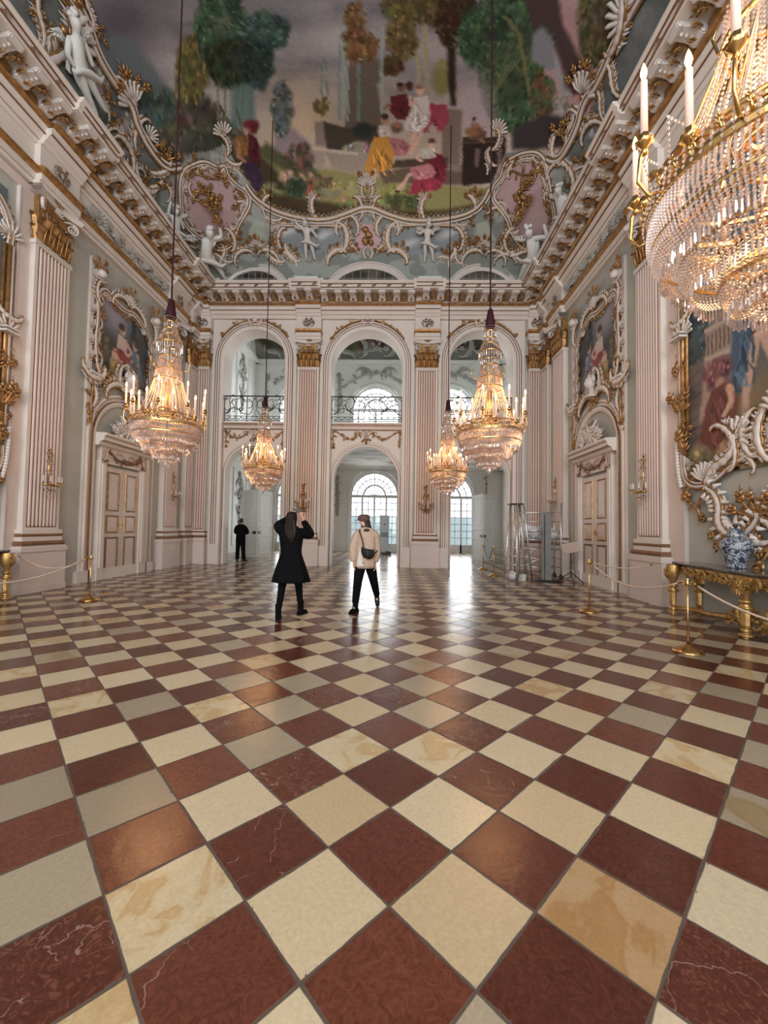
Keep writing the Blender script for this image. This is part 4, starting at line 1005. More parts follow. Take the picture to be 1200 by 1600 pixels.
def fresco(cv):
    y = cv.y; x = cv.x; r = cv.r
    # sky: slate above, warm pale towards the horizon
    cv.fill((112, 108, 112))
    cl = fbm(x/70, y/38, 21, 5); cv.mixin(np.clip((cl-0.45)*4, 0, 1)*0.85, (138, 131, 132)); cv.mixin(np.clip((0.43-cl)*5, 0, 1)*0.8, (84, 84, 90))
    cv.mixin(np.clip((y-110)/120, 0, 1)*0.8, (160, 142, 124))
    cv.ell(440, 25, 60, 35, (86, 88, 94), 0.8, 0.1, 0.7); cv.ell(470, 190, 45, 60, (172, 152, 126), 0.8, 0, 0.8); cv.ell(520, 60, 55, 22, (148, 142, 142), 0.8, -0.2, 0.7)
    cv.ell(190, 30, 60, 55, (72, 68, 74), 0.7, 0.4, 0.9); cv.ell(850, 60, 60, 130, (146, 116, 118), 0.6, 0, 0.9); cv.ell(890, 90, 35, 120, (150, 110, 112), 0.6, -0.3, 0.8)
    # far hills
    cv.poly([(130, 60), (200, 55), (240, 105), (270, 145), (300, 200), (120, 200)], (80, 88, 92), 0.9, 6)
    cv.poly([(430, 215), (460, 200), (500, 240), (500, 270), (420, 262)], (122, 108, 118), 0.9, 4)
    # meadow
    cv.poly([(400, 250), (470, 262), (520, 265), (640, 285), (780, 295), (800, 345), (400, 345), (330, 300)], (122, 116, 72), 1, 4)
    cv.poly([(250, 160), (330, 180), (400, 230), (450, 290), (470, 330), (300, 330), (240, 250)], (62, 52, 38), 1, 5)
    cv.poly([(415, 222), (440, 240), (490, 262), (500, 275), (440, 265), (400, 240)], (72, 76, 50), 1, 4)
    cv.dabs(520, 305, 130, 22, [(128, 122, 78), (108, 104, 62), (142, 130, 86)], 120, 5, 1.4)
    cv.poly([(420, 300), (470, 308), (560, 325), (690, 330), (800, 310), (800, 345), (400, 345)], (58, 46, 30), 0.9, 5)
    # rocks on the left
    cv.dabs(290, 195, 60, 45, [(60, 54, 44), (84, 74, 62), (104, 90, 80), (48, 48, 42)], 120, 8)
    cv.dabs(240, 170, 32, 30, [(56, 70, 66), (70, 88, 84), (44, 52, 48)], 60, 6)
    cv.dabs(330, 215, 45, 25, [(52, 50, 44), (70, 66, 58)], 60, 8)
    # trees on the left
    for tx, y0, y1, w_ in ((340, 100, 190, 3), (352, 120, 200, 3), (380, 110, 190, 2.5), (392, 100, 200, 2.5), (372, 130, 200, 2)):
        cv.line([(tx, y0), (tx+r.uniform(-4, 4), (y0+y1)/2), (tx+r.uniform(-3, 3), y1)], w_, (96, 98, 72))
    cv.dabs(300, 110, 22, 48, [(84, 78, 40), (102, 90, 48), (64, 62, 36)], 130, 6)
    cv.dabs(345, 40, 35, 62, [(44, 64, 48), (58, 80, 62), (34, 48, 36), (78, 92, 74)], 230, 6)
    cv.dabs(360, 100, 34, 34, [(32, 40, 28), (44, 56, 40), (54, 60, 40)], 150, 6)
    cv.dabs(415, 50, 32, 24, [(42, 58, 52), (52, 70, 66), (66, 84, 80)], 120, 6)
    cv.dabs(400, 100, 25, 32, [(36, 50, 46), (48, 64, 60)], 110, 6)
    cv.dabs(440, 170, 14, 40, [(78, 84, 84), (92, 98, 96), (66, 72, 72)], 80, 5)
    cv.poly([(360, 135), (395, 130), (400, 190), (360, 205)], (70, 98, 96), 0.75, 4)
    # trees in the middle and right
    for P, w_ in (([(645, -10), (650, 60), (655, 130)], 7), ([(668, -10), (664, 60), (668, 150)], 8), ([(655, 20), (640, 70), (625, 95)], 3)):
        cv.line(P, w_, (132, 124, 98))
    cv.dabs(650, 10, 50, 22, [(76, 66, 36), (58, 52, 30), (96, 84, 50)], 110, 6)
    cv.dabs(628, 60, 22, 34, [(104, 88, 54), (84, 72, 42), (70, 56, 32)], 90, 5)
    cv.dabs(612, 105, 16, 12, [(62, 46, 26), (84, 62, 36)], 40, 4)
    cv.dabs(715, 30, 32, 42, [(40, 28, 18), (56, 38, 24), (70, 52, 32)], 150, 6)
    cv.dabs(790, 60, 70, 60, [(44, 64, 46), (54, 78, 56), (38, 54, 40), (66, 86, 62)], 330, 7)
    cv.dabs(800, 130, 45, 70, [(42, 60, 42), (54, 74, 52), (64, 78, 50)], 260, 7)
    cv.dabs(935, 40, 30, 60, [(56, 54, 34), (70, 66, 42), (84, 76, 50)], 130, 7)
    cv.line([(790, 25), (812, 55), (822, 120), (836, 185), (842, 220)], 5, (96, 92, 58)); cv.line([(822, 120), (800, 95), (780, 130)], 3, (84, 82, 52))
    for k in range(16): cv.line([(770+k*3.6, 150-k*5), (800+k*2, 60+k*3)], 1.2, (92, 96, 66), 0.7)
    cv.ell(742, 170, 26, 48, (146, 128, 138), 0.6, 0, 0.85)
    # dark arch of rock on the right
    cv.poly([(815, -10), (872, -10), (880, 40), (905, 90), (925, 130), (895, 150), (875, 100), (862, 55), (845, 40), (832, 55), (826, 20)], (66, 50, 52), 1, 4)
    cv.poly([(832, 55), (845, 42), (860, 55), (872, 100), (860, 110), (830, 95)], (106, 106, 112), 1, 3)
    cv.poly([(862, 70), (884, 130), (892, 150), (880, 150), (866, 100)], (120, 128, 132), 0.9, 2)
    cv.dabs(848, 150, 16, 34, [(54, 68, 44), (66, 82, 54), (92, 64, 40)], 70, 5)
    cv.poly([(800, 205), (845, 180), (890, 180), (900, 230), (800, 235)], (54, 46, 48), 1, 4)
    # fountain with falling water and gilt group
    cv.poly([(545, 90), (592, 92), (596, 180), (600, 235), (535, 235), (542, 170)], (88, 78, 70), 1, 2)
    cv.poly([(588, 130), (596, 180), (596, 130)], (140, 126, 112), 0.8, 2)
    for k, (x0, w_) in enumerate(((538, 5), (562, 6), (598, 4), (532, 3), (545, 3))):
        cv.line([(x0, 20+k*12), (x0-2, 100), (x0-1, 190)], w_, (92, 112, 112) if k % 2 else (120, 134, 132), 0.85)
    cv.dabs(562, 70, 28, 22, [(100, 70, 42), (122, 90, 56), (76, 52, 34)], 70, 4); cv.dabs(556, 30, 16, 24, [(92, 66, 42), (74, 54, 36), (118, 92, 62)], 50, 4); cv.dabs(550, 80, 8, 22, [(118, 84, 52), (88, 60, 38)], 20, 3); cv.dabs(580, 80, 8, 20, [(118, 84, 52), (88, 60, 38)], 20, 3)
    cv.dabs(502, 165, 12, 14, [(108, 84, 48), (86, 64, 36)], 24, 3); cv.line([(504, 92), (502, 150)], 2, (84, 104, 102)); cv.line([(508, 92), (512, 150)], 1.5, (84, 104, 102))
    cv.poly([(492, 190), (506, 190), (510, 228), (492, 228)], (120, 106, 100), 1, 1.5)
    cv.poly([(505, 190), (545, 200), (590, 195), (592, 238), (510, 236)], (66, 58, 50), 1, 2); cv.ell(568, 204, 16, 12, (42, 48, 46), 0.3); cv.dabs(560, 232, 22, 7, [(140, 132, 128), (118, 110, 106)], 20, 4)
    cv.poly([(487, 230), (507, 228), (507, 265), (488, 262)], (138, 124, 112), 1, 1.5); cv.poly([(507, 236), (580, 240), (580, 272), (520, 265)], (132, 120, 108), 1, 1.5); cv.poly([(487, 228), (560, 238), (560, 243), (487, 234)], (158, 144, 132), 1, 1)
    # plinth, steps and balustrade
    cv.poly([(700, 170), (722, 172), (718, 258), (690, 262), (690, 200)], (108, 92, 80), 1, 2); cv.poly([(694, 256), (726, 258), (728, 276), (690, 276)], (120, 104, 92), 1, 1.5)
    cv.poly([(590, 268), (660, 260), (740, 272), (738, 290), (600, 285)], (92, 76, 62), 1, 2); cv.poly([(618, 250), (700, 246), (700, 262), (612, 262)], (74, 58, 46), 1, 2)
    cv.poly([(722, 214), (790, 214), (790, 222), (722, 222)], (56, 42, 34), 1, 1); cv.poly([(722, 222), (790, 222), (790, 285), (722, 290)], (46, 34, 30), 1, 2)
    for k in range(3): cv.poly([(742+k*17, 232), (750+k*17, 232), (748+k*17, 262), (743+k*17, 262)], (110, 88, 86), 0.8, 1)
    cv.ell(690, 125, 14, 24, (110, 104, 62), 0.25); cv.ell(690, 100, 10, 9, (122, 112, 72), 0.3); cv.poly([(698, 70), (712, 75), (712, 165), (704, 165), (700, 120)], (46, 34, 28), 1, 3)
    # figures
    sk = (176, 140, 122); D = cv.drape
    D([(612, 150), (634, 146), (642, 165), (636, 188), (620, 186), (608, 172)], (88, 32, 40)); cv.ell(626, 137, 6, 7, (110, 66, 50)); cv.line([(612, 160), (600, 172)], 4, (120, 78, 60)); cv.ell(640, 134, 6, 7, (64, 34, 32)); cv.ell(626, 132, 6, 4, (44, 28, 24))
    D([(668, 160), (698, 164), (702, 190), (690, 206), (680, 188), (664, 208), (652, 200)], (140, 54, 70), 22)
    D([(648, 152), (668, 150), (672, 176), (670, 192), (654, 210), (634, 204), (630, 192), (642, 178)], (168, 160, 158), 26); cv.ell(656, 142, 5.5, 7, sk); cv.ell(655, 137, 5.5, 3.5, (120, 88, 64)); cv.line([(650, 156), (640, 166), (642, 148)], 4, sk); cv.line([(648, 208), (642, 228), (632, 242)], 6, sk); cv.line([(660, 200), (652, 222), (640, 240)], 5, sk)
    D([(604, 214), (630, 218), (642, 228), (634, 244), (612, 244)], (146, 92, 98), 14)
    D([(590, 196), (608, 196), (612, 214), (592, 216)], (160, 152, 146), 8); D([(584, 214), (608, 214), (616, 238), (612, 262), (596, 268), (576, 274), (570, 262), (576, 236)], (168, 116, 46), 26); cv.ell(601, 186, 5.5, 7, (150, 104, 84)); cv.ell(601, 182, 6, 4, (60, 38, 30)); cv.line([(606, 204), (622, 206)], 4, sk); cv.line([(586, 264), (584, 282)], 5, sk); cv.ell(620, 200, 9, 8, (92, 74, 54), 0.3); cv.ell(620, 196, 6, 4, (140, 92, 78), 0.3)
    D([(674, 236), (690, 242), (698, 262), (694, 286), (678, 294), (668, 262)], (104, 30, 44), 18); D([(656, 232), (678, 230), (680, 246), (660, 248)], (160, 150, 144), 8); D([(640, 262), (672, 256), (682, 270), (672, 284), (646, 280)], (160, 102, 104), 16); D([(646, 282), (676, 278), (694, 284), (684, 296), (662, 300), (640, 304)], (140, 44, 62), 18)
    cv.ell(674, 225, 5.5, 7, sk); cv.ell(675, 220, 6, 4, (96, 58, 42)); cv.line([(658, 240), (650, 248), (660, 252)], 4, sk); cv.line([(642, 270), (632, 284), (622, 296)], 6, sk); cv.ell(620, 298, 5, 2, (66, 46, 36))
    cv.person(742, 187, 34, (84, 56, 48), (128, 90, 72)); cv.ell(738, 206, 11, 8, (120, 84, 56), 0.3)
    D([(366, 214), (390, 210), (394, 238), (376, 248), (366, 236)], (112, 76, 40), 12); D([(388, 206), (402, 216), (408, 250), (400, 272), (388, 248)], (72, 26, 34), 14); D([(378, 250), (402, 256), (412, 284), (404, 304), (390, 284)], (52, 38, 58), 12); cv.ell(392, 202, 6, 7, (140, 96, 76)); cv.ell(390, 194, 10, 7, (104, 34, 40), 0.4); cv.ell(398, 200, 6, 9, (84, 28, 36), 0.4, 0.4); cv.line([(374, 222), (372, 244), (384, 254)], 5, (140, 98, 76)); cv.line([(370, 170), (384, 222)], 1.6, (72, 52, 38)); cv.line([(390, 282), (384, 308)], 5, (120, 84, 68))
    D([(476, 282), (488, 280), (492, 300), (478, 306)], (144, 70, 58), 8); cv.ell(484, 272, 4.5, 5, (170, 128, 106)); cv.line([(478, 280), (466, 270)], 3, sk); cv.line([(484, 304), (500, 310)], 4, sk)
    cv.dabs(452, 277, 14, 7, [(168, 140, 124), (150, 118, 104)], 14, 4)
    cv.dabs(468, 250, 20, 26, [(84, 58, 50), (60, 66, 44), (108, 72, 66)], 40, 4); cv.dabs(500, 285, 22, 10, [(110, 76, 66), (74, 80, 48)], 26, 3); cv.dabs(630, 315, 28, 8, [(62, 68, 40), (80, 84, 50)], 36, 4); cv.dabs(462, 292, 14, 14, [(58, 74, 56), (46, 60, 44)], 30, 4)
    cv.dabs(880, 160, 14, 18, [(128, 128, 126), (98, 84, 74)], 20, 4)
fresco(cv)
# the zones outside the frame of the painting
FRAME = [(120, -60), (140, 40), (152, 95), (190, 150), (203, 168), (215, 190), (248, 232), (262, 252), (275, 262), (300, 240), (330, 236), (350, 225), (372, 262), (400, 300), (430, 322), (470, 334), (510, 336), (540, 326), (574, 312), (608, 328), (645, 338), (700, 334), (740, 322), (766, 290), (790, 240), (825, 235), (845, 238), (868, 252), (880, 246), (905, 205), (925, 165), (935, 150), (960, 90), (985, 40), (1000, -60)]
def zones(cv):
    out = np.ones(len(cv.x))
    P = np.array(FRAME, float)
    # point in polygon of the frame
    X, Y = cv.x0, cv.y0; ins = np.zeros(len(X), bool)
    PP = np.vstack([P, [(1000, -2000)], [(120, -2000)]])
    for i in range(len(PP)):
        a = PP[i]; b = PP[(i+1) % len(PP)]
        if a[1] == b[1]: continue
        ins ^= ((a[1] > Y) != (b[1] > Y)) & (X < (b[0]-a[0])*(Y-a[1])/(b[1]-a[1])+a[0])
    o = ~ins
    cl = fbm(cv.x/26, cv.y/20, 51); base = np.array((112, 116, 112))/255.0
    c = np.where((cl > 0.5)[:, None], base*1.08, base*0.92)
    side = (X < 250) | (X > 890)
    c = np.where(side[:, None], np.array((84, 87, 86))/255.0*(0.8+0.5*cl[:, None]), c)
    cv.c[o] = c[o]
    # clouds with pale painted figures in the side fields
    r = random.Random(9)
    for (x, y, rx, ry, n) in ((150, 130, 20, 40, 50), (200, 215, 14, 40, 40), (935, 230, 14, 40, 40), (900, 290, 16, 30, 36), (95, 60, 12, 30, 20)):
        cv.dabs(x, y, rx, ry, [(136, 136, 134), (112, 114, 114), (150, 148, 144), (84, 88, 90)], n, 3.5, 0.3, 2.2)
    # rose cartouches of the corners, sage shields, blue sky panels
    rose = (140, 116, 118)
    cv.poly([(298, 262), (322, 254), (345, 262), (362, 285), (384, 300), (380, 330), (362, 352), (358, 380), (338, 386), (318, 372), (300, 358), (293, 330), (292, 290)], rose, 1, 1)
    cv.poly([(770, 300), (778, 262), (800, 248), (838, 245), (850, 262), (856, 300), (862, 345), (850, 380), (822, 384), (808, 378), (800, 350), (786, 326)], rose, 1, 1)
    for x, y in ((330, 300), (345, 345), (820, 290), (830, 345)): cv.ell(x, y, 16, 22, (146, 122, 124), 0.9, 0, 0.6)
    for P in ([(425, 355), (535, 355), (540, 375), (528, 388), (480, 400), (436, 390), (424, 372)], [(610, 352), (715, 352), (728, 366), (722, 384), (690, 392), (640, 400), (610, 384)]):
        cv.poly(P, (108, 114, 117), 1, 1)
    for x, y in ((505, 368), (450, 362), (640, 380), (700, 366)): cv.ell(x, y, 14, 5, (158, 158, 158), 0.7, -0.4, 0.8)
    cv.poly([(560, 350), (590, 350), (596, 388), (554, 388)], (160, 128, 128), 1, 1)
    cv.poly([(386, 372), (396, 345), (412, 348), (414, 378), (404, 390), (384, 392)], (132, 138, 128), 1, 1); cv.poly([(740, 376), (744, 350), (762, 346), (774, 376), (768, 392), (742, 390)], (132, 138, 128), 1, 1)
zones(cv)
M_FRESCO = m_paint('fresco_colours', 2.2, 0.8)
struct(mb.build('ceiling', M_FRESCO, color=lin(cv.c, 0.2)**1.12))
# ================================================================== STUCCO OF THE VAULT
def seg(P, a, b):
    return [p for p in P if a <= p[0] <= b]
ORG0 = np.array([XC, 12.0, 12.0])
def rococo_thing(name, label, cat, px, wd, seed, dens=1.0, closed=False, out=1, extra=None, step=None, group=None):
    mw = MB(); mg = MB(); P = v_path(px, 0.02)
    rococo(mw, mg, P, lambda p: v_n(p), wd, out, closed, step, seed=seed, dens=dens)
    if extra: extra(mw, mg)
    o = np.mean(np.array(P), 0)
    t = thing(name, label, cat, o, group=group); mw.build('white_scrollwork', M_WHITE, t, o); mg.build('gilded_foliage', M_GOLD, t, o)
    return t
def at(px, py): return vfr(px, py)
def xl(mw, mg):
    f = at(205, 165); shell(mw, mg, f, 0, 0, 0.55, 1.9, n=9); scroll(mw, mg, f, 0.1, -0.55, 0.9, 0.9, 1, 'C', 0, 0.1); scroll(mw, mg, f, -0.1, 0.3, 0.8, 2.2, -1, 'C', 0, 0.1); tuft(mg, f, 0, 0.3, 0.6, 1.6, 5, 2.5)
    f = at(95, 45); shell(mw, mg, f, 0, 0, 0.75, -0.8, n=9); scroll(mw, mg, f, 0.4, 0, 1.2, 1.2, 1, 'C', 0, 0.11); scroll(mw, mg, f, -0.3, -0.4, 1.3, 0.3, 1, 'S', 0, 0.1); tuft(mg, f, 0, 0.5, 0.7, 1.2, 5, 2.5)
    f = at(250, 262); scroll(mw, mg, f, 0, 0, 0.8, 0.3, -1, 'C', 0, 0.11); tuft(mg, f, 0.2, 0.2, 0.5, 1.4, 4, 2)
    f = at(225, 285); scroll(mw, mg, f, 0, 0, 1.0, 2.6, 1, 'C', 1, 0.12); f = at(180, 255); scroll(mw, mg, f, 0, 0, 0.8, 2.0, -1, 'S', 1, 0.09)
rococo_thing('fresco_frame', 'double white and gilt moulding edging the ceiling fresco along the left cove', 'frame', [(40, -60), (105, -10), (135, 40), (150, 90), (190, 150), (205, 165), (212, 200), (248, 255), (270, 266), (282, 262)], 0.16, 3, 0.35, extra=xl, out=1)
def xr(mw, mg):
    f = at(912, 150); shell(mw, mg, f, 0, 0, 0.55, 1.2, n=9); scroll(mw, mg, f, -0.1, -0.55, 0.9, 2.2, -1, 'C', 0, 0.1); tuft(mg, f, 0, 0.3, 0.6, 1.6, 5, 2.5)
    f = at(868, 228); scroll(mw, mg, f, 0, 0, 0.7, PI/2, 1, 'C', 0, 0.11); tuft(mg, f, 0.2, 0.2, 0.5, 1.4, 4, 2)
    f = at(890, 278); scroll(mw, mg, f, 0, 0, 0.9, 1.9, -1, 'C', 1, 0.12); f = at(985, 25); shell(mw, mg, f, 0, 0, 0.6, 2.6, n=8); scroll(mw, mg, f, -0.3, 0, 1.2, 1.6, -1, 'C', 0, 0.11)
rococo_thing('fresco_frame', 'double white and gilt moulding edging the ceiling fresco along the right cove', 'frame', [(1040, -60), (1000, 0), (968, 60), (935, 135), (914, 160), (905, 200), (880, 248), (866, 254), (855, 248)], 0.16, 4, 0.35, extra=xr, out=-1)
# far edge: three hanging curves with gilt rim
def xf(mw, mg):
    for px_, py_ in ((490, 340), (660, 342)):
        f = at(px_, py_-8); scroll(mw, mg, f, 0.05, 0.1, 0.7, PI/2+0.2, 1, 'C', 0, 0.13); shell(mw, mg, f, 0, 0.35, 0.3, PI/2, n=7); tuft(mg, f, 0, 0.45, 0.35, PI/2, 4, 2.4)
    f = at(574, 312); 
    for s_ in (-1, 1): scroll(mw, mg, f, s_*0.28, -0.2, 0.7, PI/2-s_*0.25, s_, 'C', 0, 0.12); scroll(mw, mg, f, s_*0.14, 0.28, 0.45, PI/2, -s_, 'C', 0, 0.13)
    shell(mw, mg, f, 0, 0.35, 0.4, PI/2, n=9); tuft(mg, f, 0, 0.55, 0.4, PI/2, 4, 1.6)
    for px_, s_ in ((415, 1), (738, -1)):
        f = at(px_, 322); scroll(mw, mg, f, 0, 0.1, 0.6, PI/2-s_*0.6, s_, 'C', 0, 0.14); tuft(mg, f, 0, 0.2, 0.4, PI/2, 4, 2)
    for k in range(46):
        x = 400+k*7.6; y = np.interp(x, [400, 430, 470, 510, 540, 574, 608, 645, 700, 745], [306, 324, 336, 338, 328, 316, 330, 340, 336, 322])
        f = at(x, y-3); mg.ball(f.p(0, 0, 0.09), 0.05, 5, 4)
rococo_thing('fresco_frame', 'white and gilt moulding with three hanging curves along the far edge of the ceiling fresco', 'frame', [(384, 288), (395, 306), (415, 322), (440, 334), (475, 342), (510, 344), (540, 334), (574, 320), (608, 336), (645, 346), (700, 343), (740, 332), (758, 312), (765, 295)], 0.15, 8, 0.3, extra=xf, out=-1)
# corner cartouches
def cart(side):
    if side < 0:
        P = [(284, 352), (281, 320), (280, 290), (284, 266), (300, 256), (320, 250), (340, 262), (352, 256), (356, 275), (372, 290), (388, 300), (392, 318), (384, 335), (372, 352), (366, 375), (358, 388), (340, 392), (322, 380)]
        C_ = (330, 312)
    else:
        P = [(768, 312), (770, 290), (784, 275), (788, 255), (800, 246), (818, 238), (840, 236), (854, 250), (858, 280), (864, 310), (870, 340), (862, 365), (850, 388), (830, 392), (812, 384), (800, 366), (792, 340), (778, 325)]
        C_ = (818, 306)
    def ex(mw, mg):
        f = at(*C_)
        for k in range(12): leaf(mg, f, rnd.uniform(-.1, .1), rnd.uniform(-.1, .15), rnd.uniform(0.35, 0.55), k*0.52, rnd.uniform(-.5, .5), 3)
        for k in range(5): mg.ball(f.p(rnd.uniform(-.15, .15), rnd.uniform(-.3, .15), 0.12), 0.08, 6, 4)
        tuft(mg, f, 0, -0.35, 0.45, -PI/2, 3, 0.8); f2 = at(C_[0]+5, C_[1]-38); sprig(mg, f2, [(-0.6, 0.05), (0, -0.1), (0.6, 0.05)], 0.3)
        cs = (352, 230) if side < 0 else (776, 225)     # the rearing shell crest beside the fresco
        f = at(cs[0], cs[1]); a = 1.9 if side < 0 else 1.25
        for k in range(5): scroll(mw, mg, f, 0.18*k*(1 if side < 0 else -1)*0.9, -0.45*k+0.1, 0.55, a+PI/2*(k % 2)*0.5, 1 if k % 2 else -1, 'C', 0, 0.13)
        shell(mw, mg, f, 0, 0.3, 0.38, 1.8 if side < 0 else 1.2, n=8)
        for px_, py_ in ([(300, 300), (376, 318), (350, 268), (362, 362), (306, 262)] if side < 0 else [(800, 262), (770, 330), (856, 300), (845, 262), (800, 360)]):
            f = at(px_, py_); tuft(mg, f, 0, 0, 0.4, rnd.uniform(0, 6), 3, 2); scroll(mw, mg, f, 0, 0, 0.5, rnd.uniform(0, 3), 1, 'C', 0, 0.12)
    rococo_thing('cartouche', 'rose stucco cartouche with gilt musical trophy in the %s' % ('far corner over the left arch' if side < 0 else 'far corner over the right arch'), 'stucco ornament', P, 0.10, 5+side, 1.1, closed=True, out=-1 if side < 0 else -1, extra=ex)
cart(-1); cart(1)
# shells and scroll borders over the lunettes
def over(mw, mg):
    pass
LUN = [(-5.52, 1.14, 10.42, 0.92), (-1.13, 1.42, 10.42, 1.0), (3.22, 1.14, 10.42, 0.92)]
names = ['left', 'middle', 'right']
for i, (c, r, zb, rz) in enumerate(LUN):
    y = 15.46; m = MB(); a = np.linspace(PI, 0, 26)
    f = Fr((0, y, 0), (1, 0, 0), (0, 0, 1), (0, -1, 0)); P = [(c+r*math.cos(t), zb+rz*math.sin(t)) for t in a]
    t = thing('lunette_window', 'low arched attic window above the cornice over the %s arch' % ['left', 'centre', 'right'][i], 'window', (c, y, zb))
    moulding(m, f, P, [(-0.02, -0.2), (-0.02, 0.06), (0.05, 0.10), (0.09, 0.10), (0.11, 0.06), (0.17, 0.06), (0.2, 0.11), (0.24, 0.11), (0.26, -0.15)])
    m.box((c-r-0.26, y-0.02, zb-0.3), (c+r+0.26, y+0.1, zb+0.02))
    m.build('frame', M_WHITE, t, (c, y, zb))
    g = MB(); ga = np.linspace(0, PI, 60); G = [[(c+r*q*math.cos(k), y-0.012, zb+rz*q*math.sin(k)) for q in np.linspace(0, 1, 26)] for k in ga]; g.grid(np.array(G)); vv = g.merged()
    cl = Canvas(vv[:, 0]*30, vv[:, 2]*30, 1.0); cl.fill((72, 66, 60)); nn = fbm(cl.x/16, cl.y/9, 31, 4); cl.mixin(np.clip((nn-0.52)*6, 0, 1)*0.8, (110, 102, 92)); cl.mixin(np.clip((0.42-nn)*6, 0, 1)*0.8, (46, 42, 38))
    if 'lunette_glass' not in MATS: m_paint('lunette_glass', 1.0, 0.15)
    g.build('pane', MATS['lunette_glass'], t, (c, y, zb), color=lin(cl.c))
    b = MB()
    for z in (zb+0.33, zb+0.62, zb+0.06):
        h = r*math.sqrt(max(0, 1-((z-zb)/rz)**2)); b.box((c-h, y-0.03, z-0.008), (c+h, y-0.015, z+0.008))
    for k in range(-4, 5): x = c+k*r/4.6; h = rz*math.sqrt(max(0, 1-((x-c)/r)**2)); b.box((x-0.006, y-0.03, zb), (x+0.006, y-0.015, zb+h))
    b.build('glazing_bars', M_GREY, t, (c, y, zb))
# plinth blocks between the lunettes
mb = MB()
for x0, x1 in ((-7.35, -6.85), (-4.15, -2.85), (0.6, 1.85), (4.6, 5.1)):
    mb.box((x0, 15.30, 10.4), (x1, 15.6, 10.98)); mb.box((x0+0.2, 15.22, 10.4), (x1-0.2, 15.4, 11.0))
struct(mb.build('trim_60', M_COOL))
def vthing(name, label, items, group=None):
    mw = MB(); mg = MB(); items(mw, mg); o = np.mean(mw.merged(), 0)
    t = thing(name, label, 'stucco ornament', o, group=group); mw.build('white_scrollwork', M_WHITE, t, o); mg.build('gilded_foliage', M_GOLD, t, o); return t
def lb(px, lab, W_):
    def it(mw, mg):
        for s_ in (-1, 1):
            f = at(px+s_*W_*0.36, 398); scroll(mw, mg, f, 0, 0, 0.8, -s_*0.5, 1, 'C', 1, 0.11)
            f = at(px+s_*W_*0.62, 372); scroll(mw, mg, f, 0, 0, 0.75, PI/2-s_*0.2, s_, 'C', 0, 0.13); f = at(px+s_*W_*0.5, 385); tuft(mg, f, 0, 0, 0.4, PI/2, 4, 2)
            f = at(px+s_*W_*0.85, 400); scroll(mw, mg, f, 0, 0, 0.7, -s_*0.9, -1, 'S', 0, 0.12)
        f = at(px, 385); shell(mw, mg, f, 0, -0.05, 0.4, PI/2, n=9); tuft(mg, f, 0, 0.05, 0.45, PI/2, 5, 2.6); 
        for k in range(8): f = at(px+(k-3.5)*W_*0.17, 396+0.25*abs(k-3.5)**1.6); tuft(mg, f, 0, 0, 0.26, PI/2, 2, 1.5)
    vthing('stucco_crest', lab, it)
lb(400, 'gilt and white stucco crest above the left lunette window', 62)
lb(757, 'gilt and white stucco crest above the right lunette window', 60)
def cb(mw, mg):
    for s_ in (-1, 1):
        for (dx, y_, sz, a, k) in ((36, 372, 0.9, PI/2, s_), (24, 388, 0.5, 0.3*s_, 1), (18, 352, 0.6, PI/2-0.3*s_, s_), (50, 398, 0.8, -0.5*s_, 1), (44, 352, 0.6, PI/2+0.5*s_, -s_)):
            f = at(574+s_*dx, y_); scroll(mw, mg, f, 0, 0, sz, a, k, 'C', 0, 0.13)
        for dx in (22, 52): f = at(574+s_*dx, 394); tuft(mg, f, 0, 0, 0.35, PI/2, 4, 2.4)
    f = at(575, 374); 
    for k in range(9): mg.ball(f.p(rnd.uniform(-.16, .16), rnd.uniform(-.3, .3), 0.1), 0.1, 6, 4)
    f = at(575, 396); scroll(mw, mg, f, -0.12, 0, 0.35, PI/2, 1, 'C', 0, 0.16); scroll(mw, mg, f, 0.12, 0, 0.35, PI/2, -1, 'C', 0, 0.16)
vthing('stucco_crest', 'rose shield with white scrolls and gilt fruit above the centre lunette window', cb)
for s_, x0, nm in ((-1, 424, 'left'), (1, 726, 'right')):
    P = [(424, 362), (430, 353), (480, 352), (535, 353), (548, 360), (545, 376), (530, 392)] if s_ < 0 else [(604, 392), (604, 362), (612, 352), (660, 352), (715, 352), (728, 362), (722, 384)]
    rococo_thing('panel_moulding', 'white scroll moulding round the blue sky panel on the %s of the centre lunette' % nm, 'moulding', P, 0.07, 12+s_, 0.8, out=1 if s_ > 0 else 1)
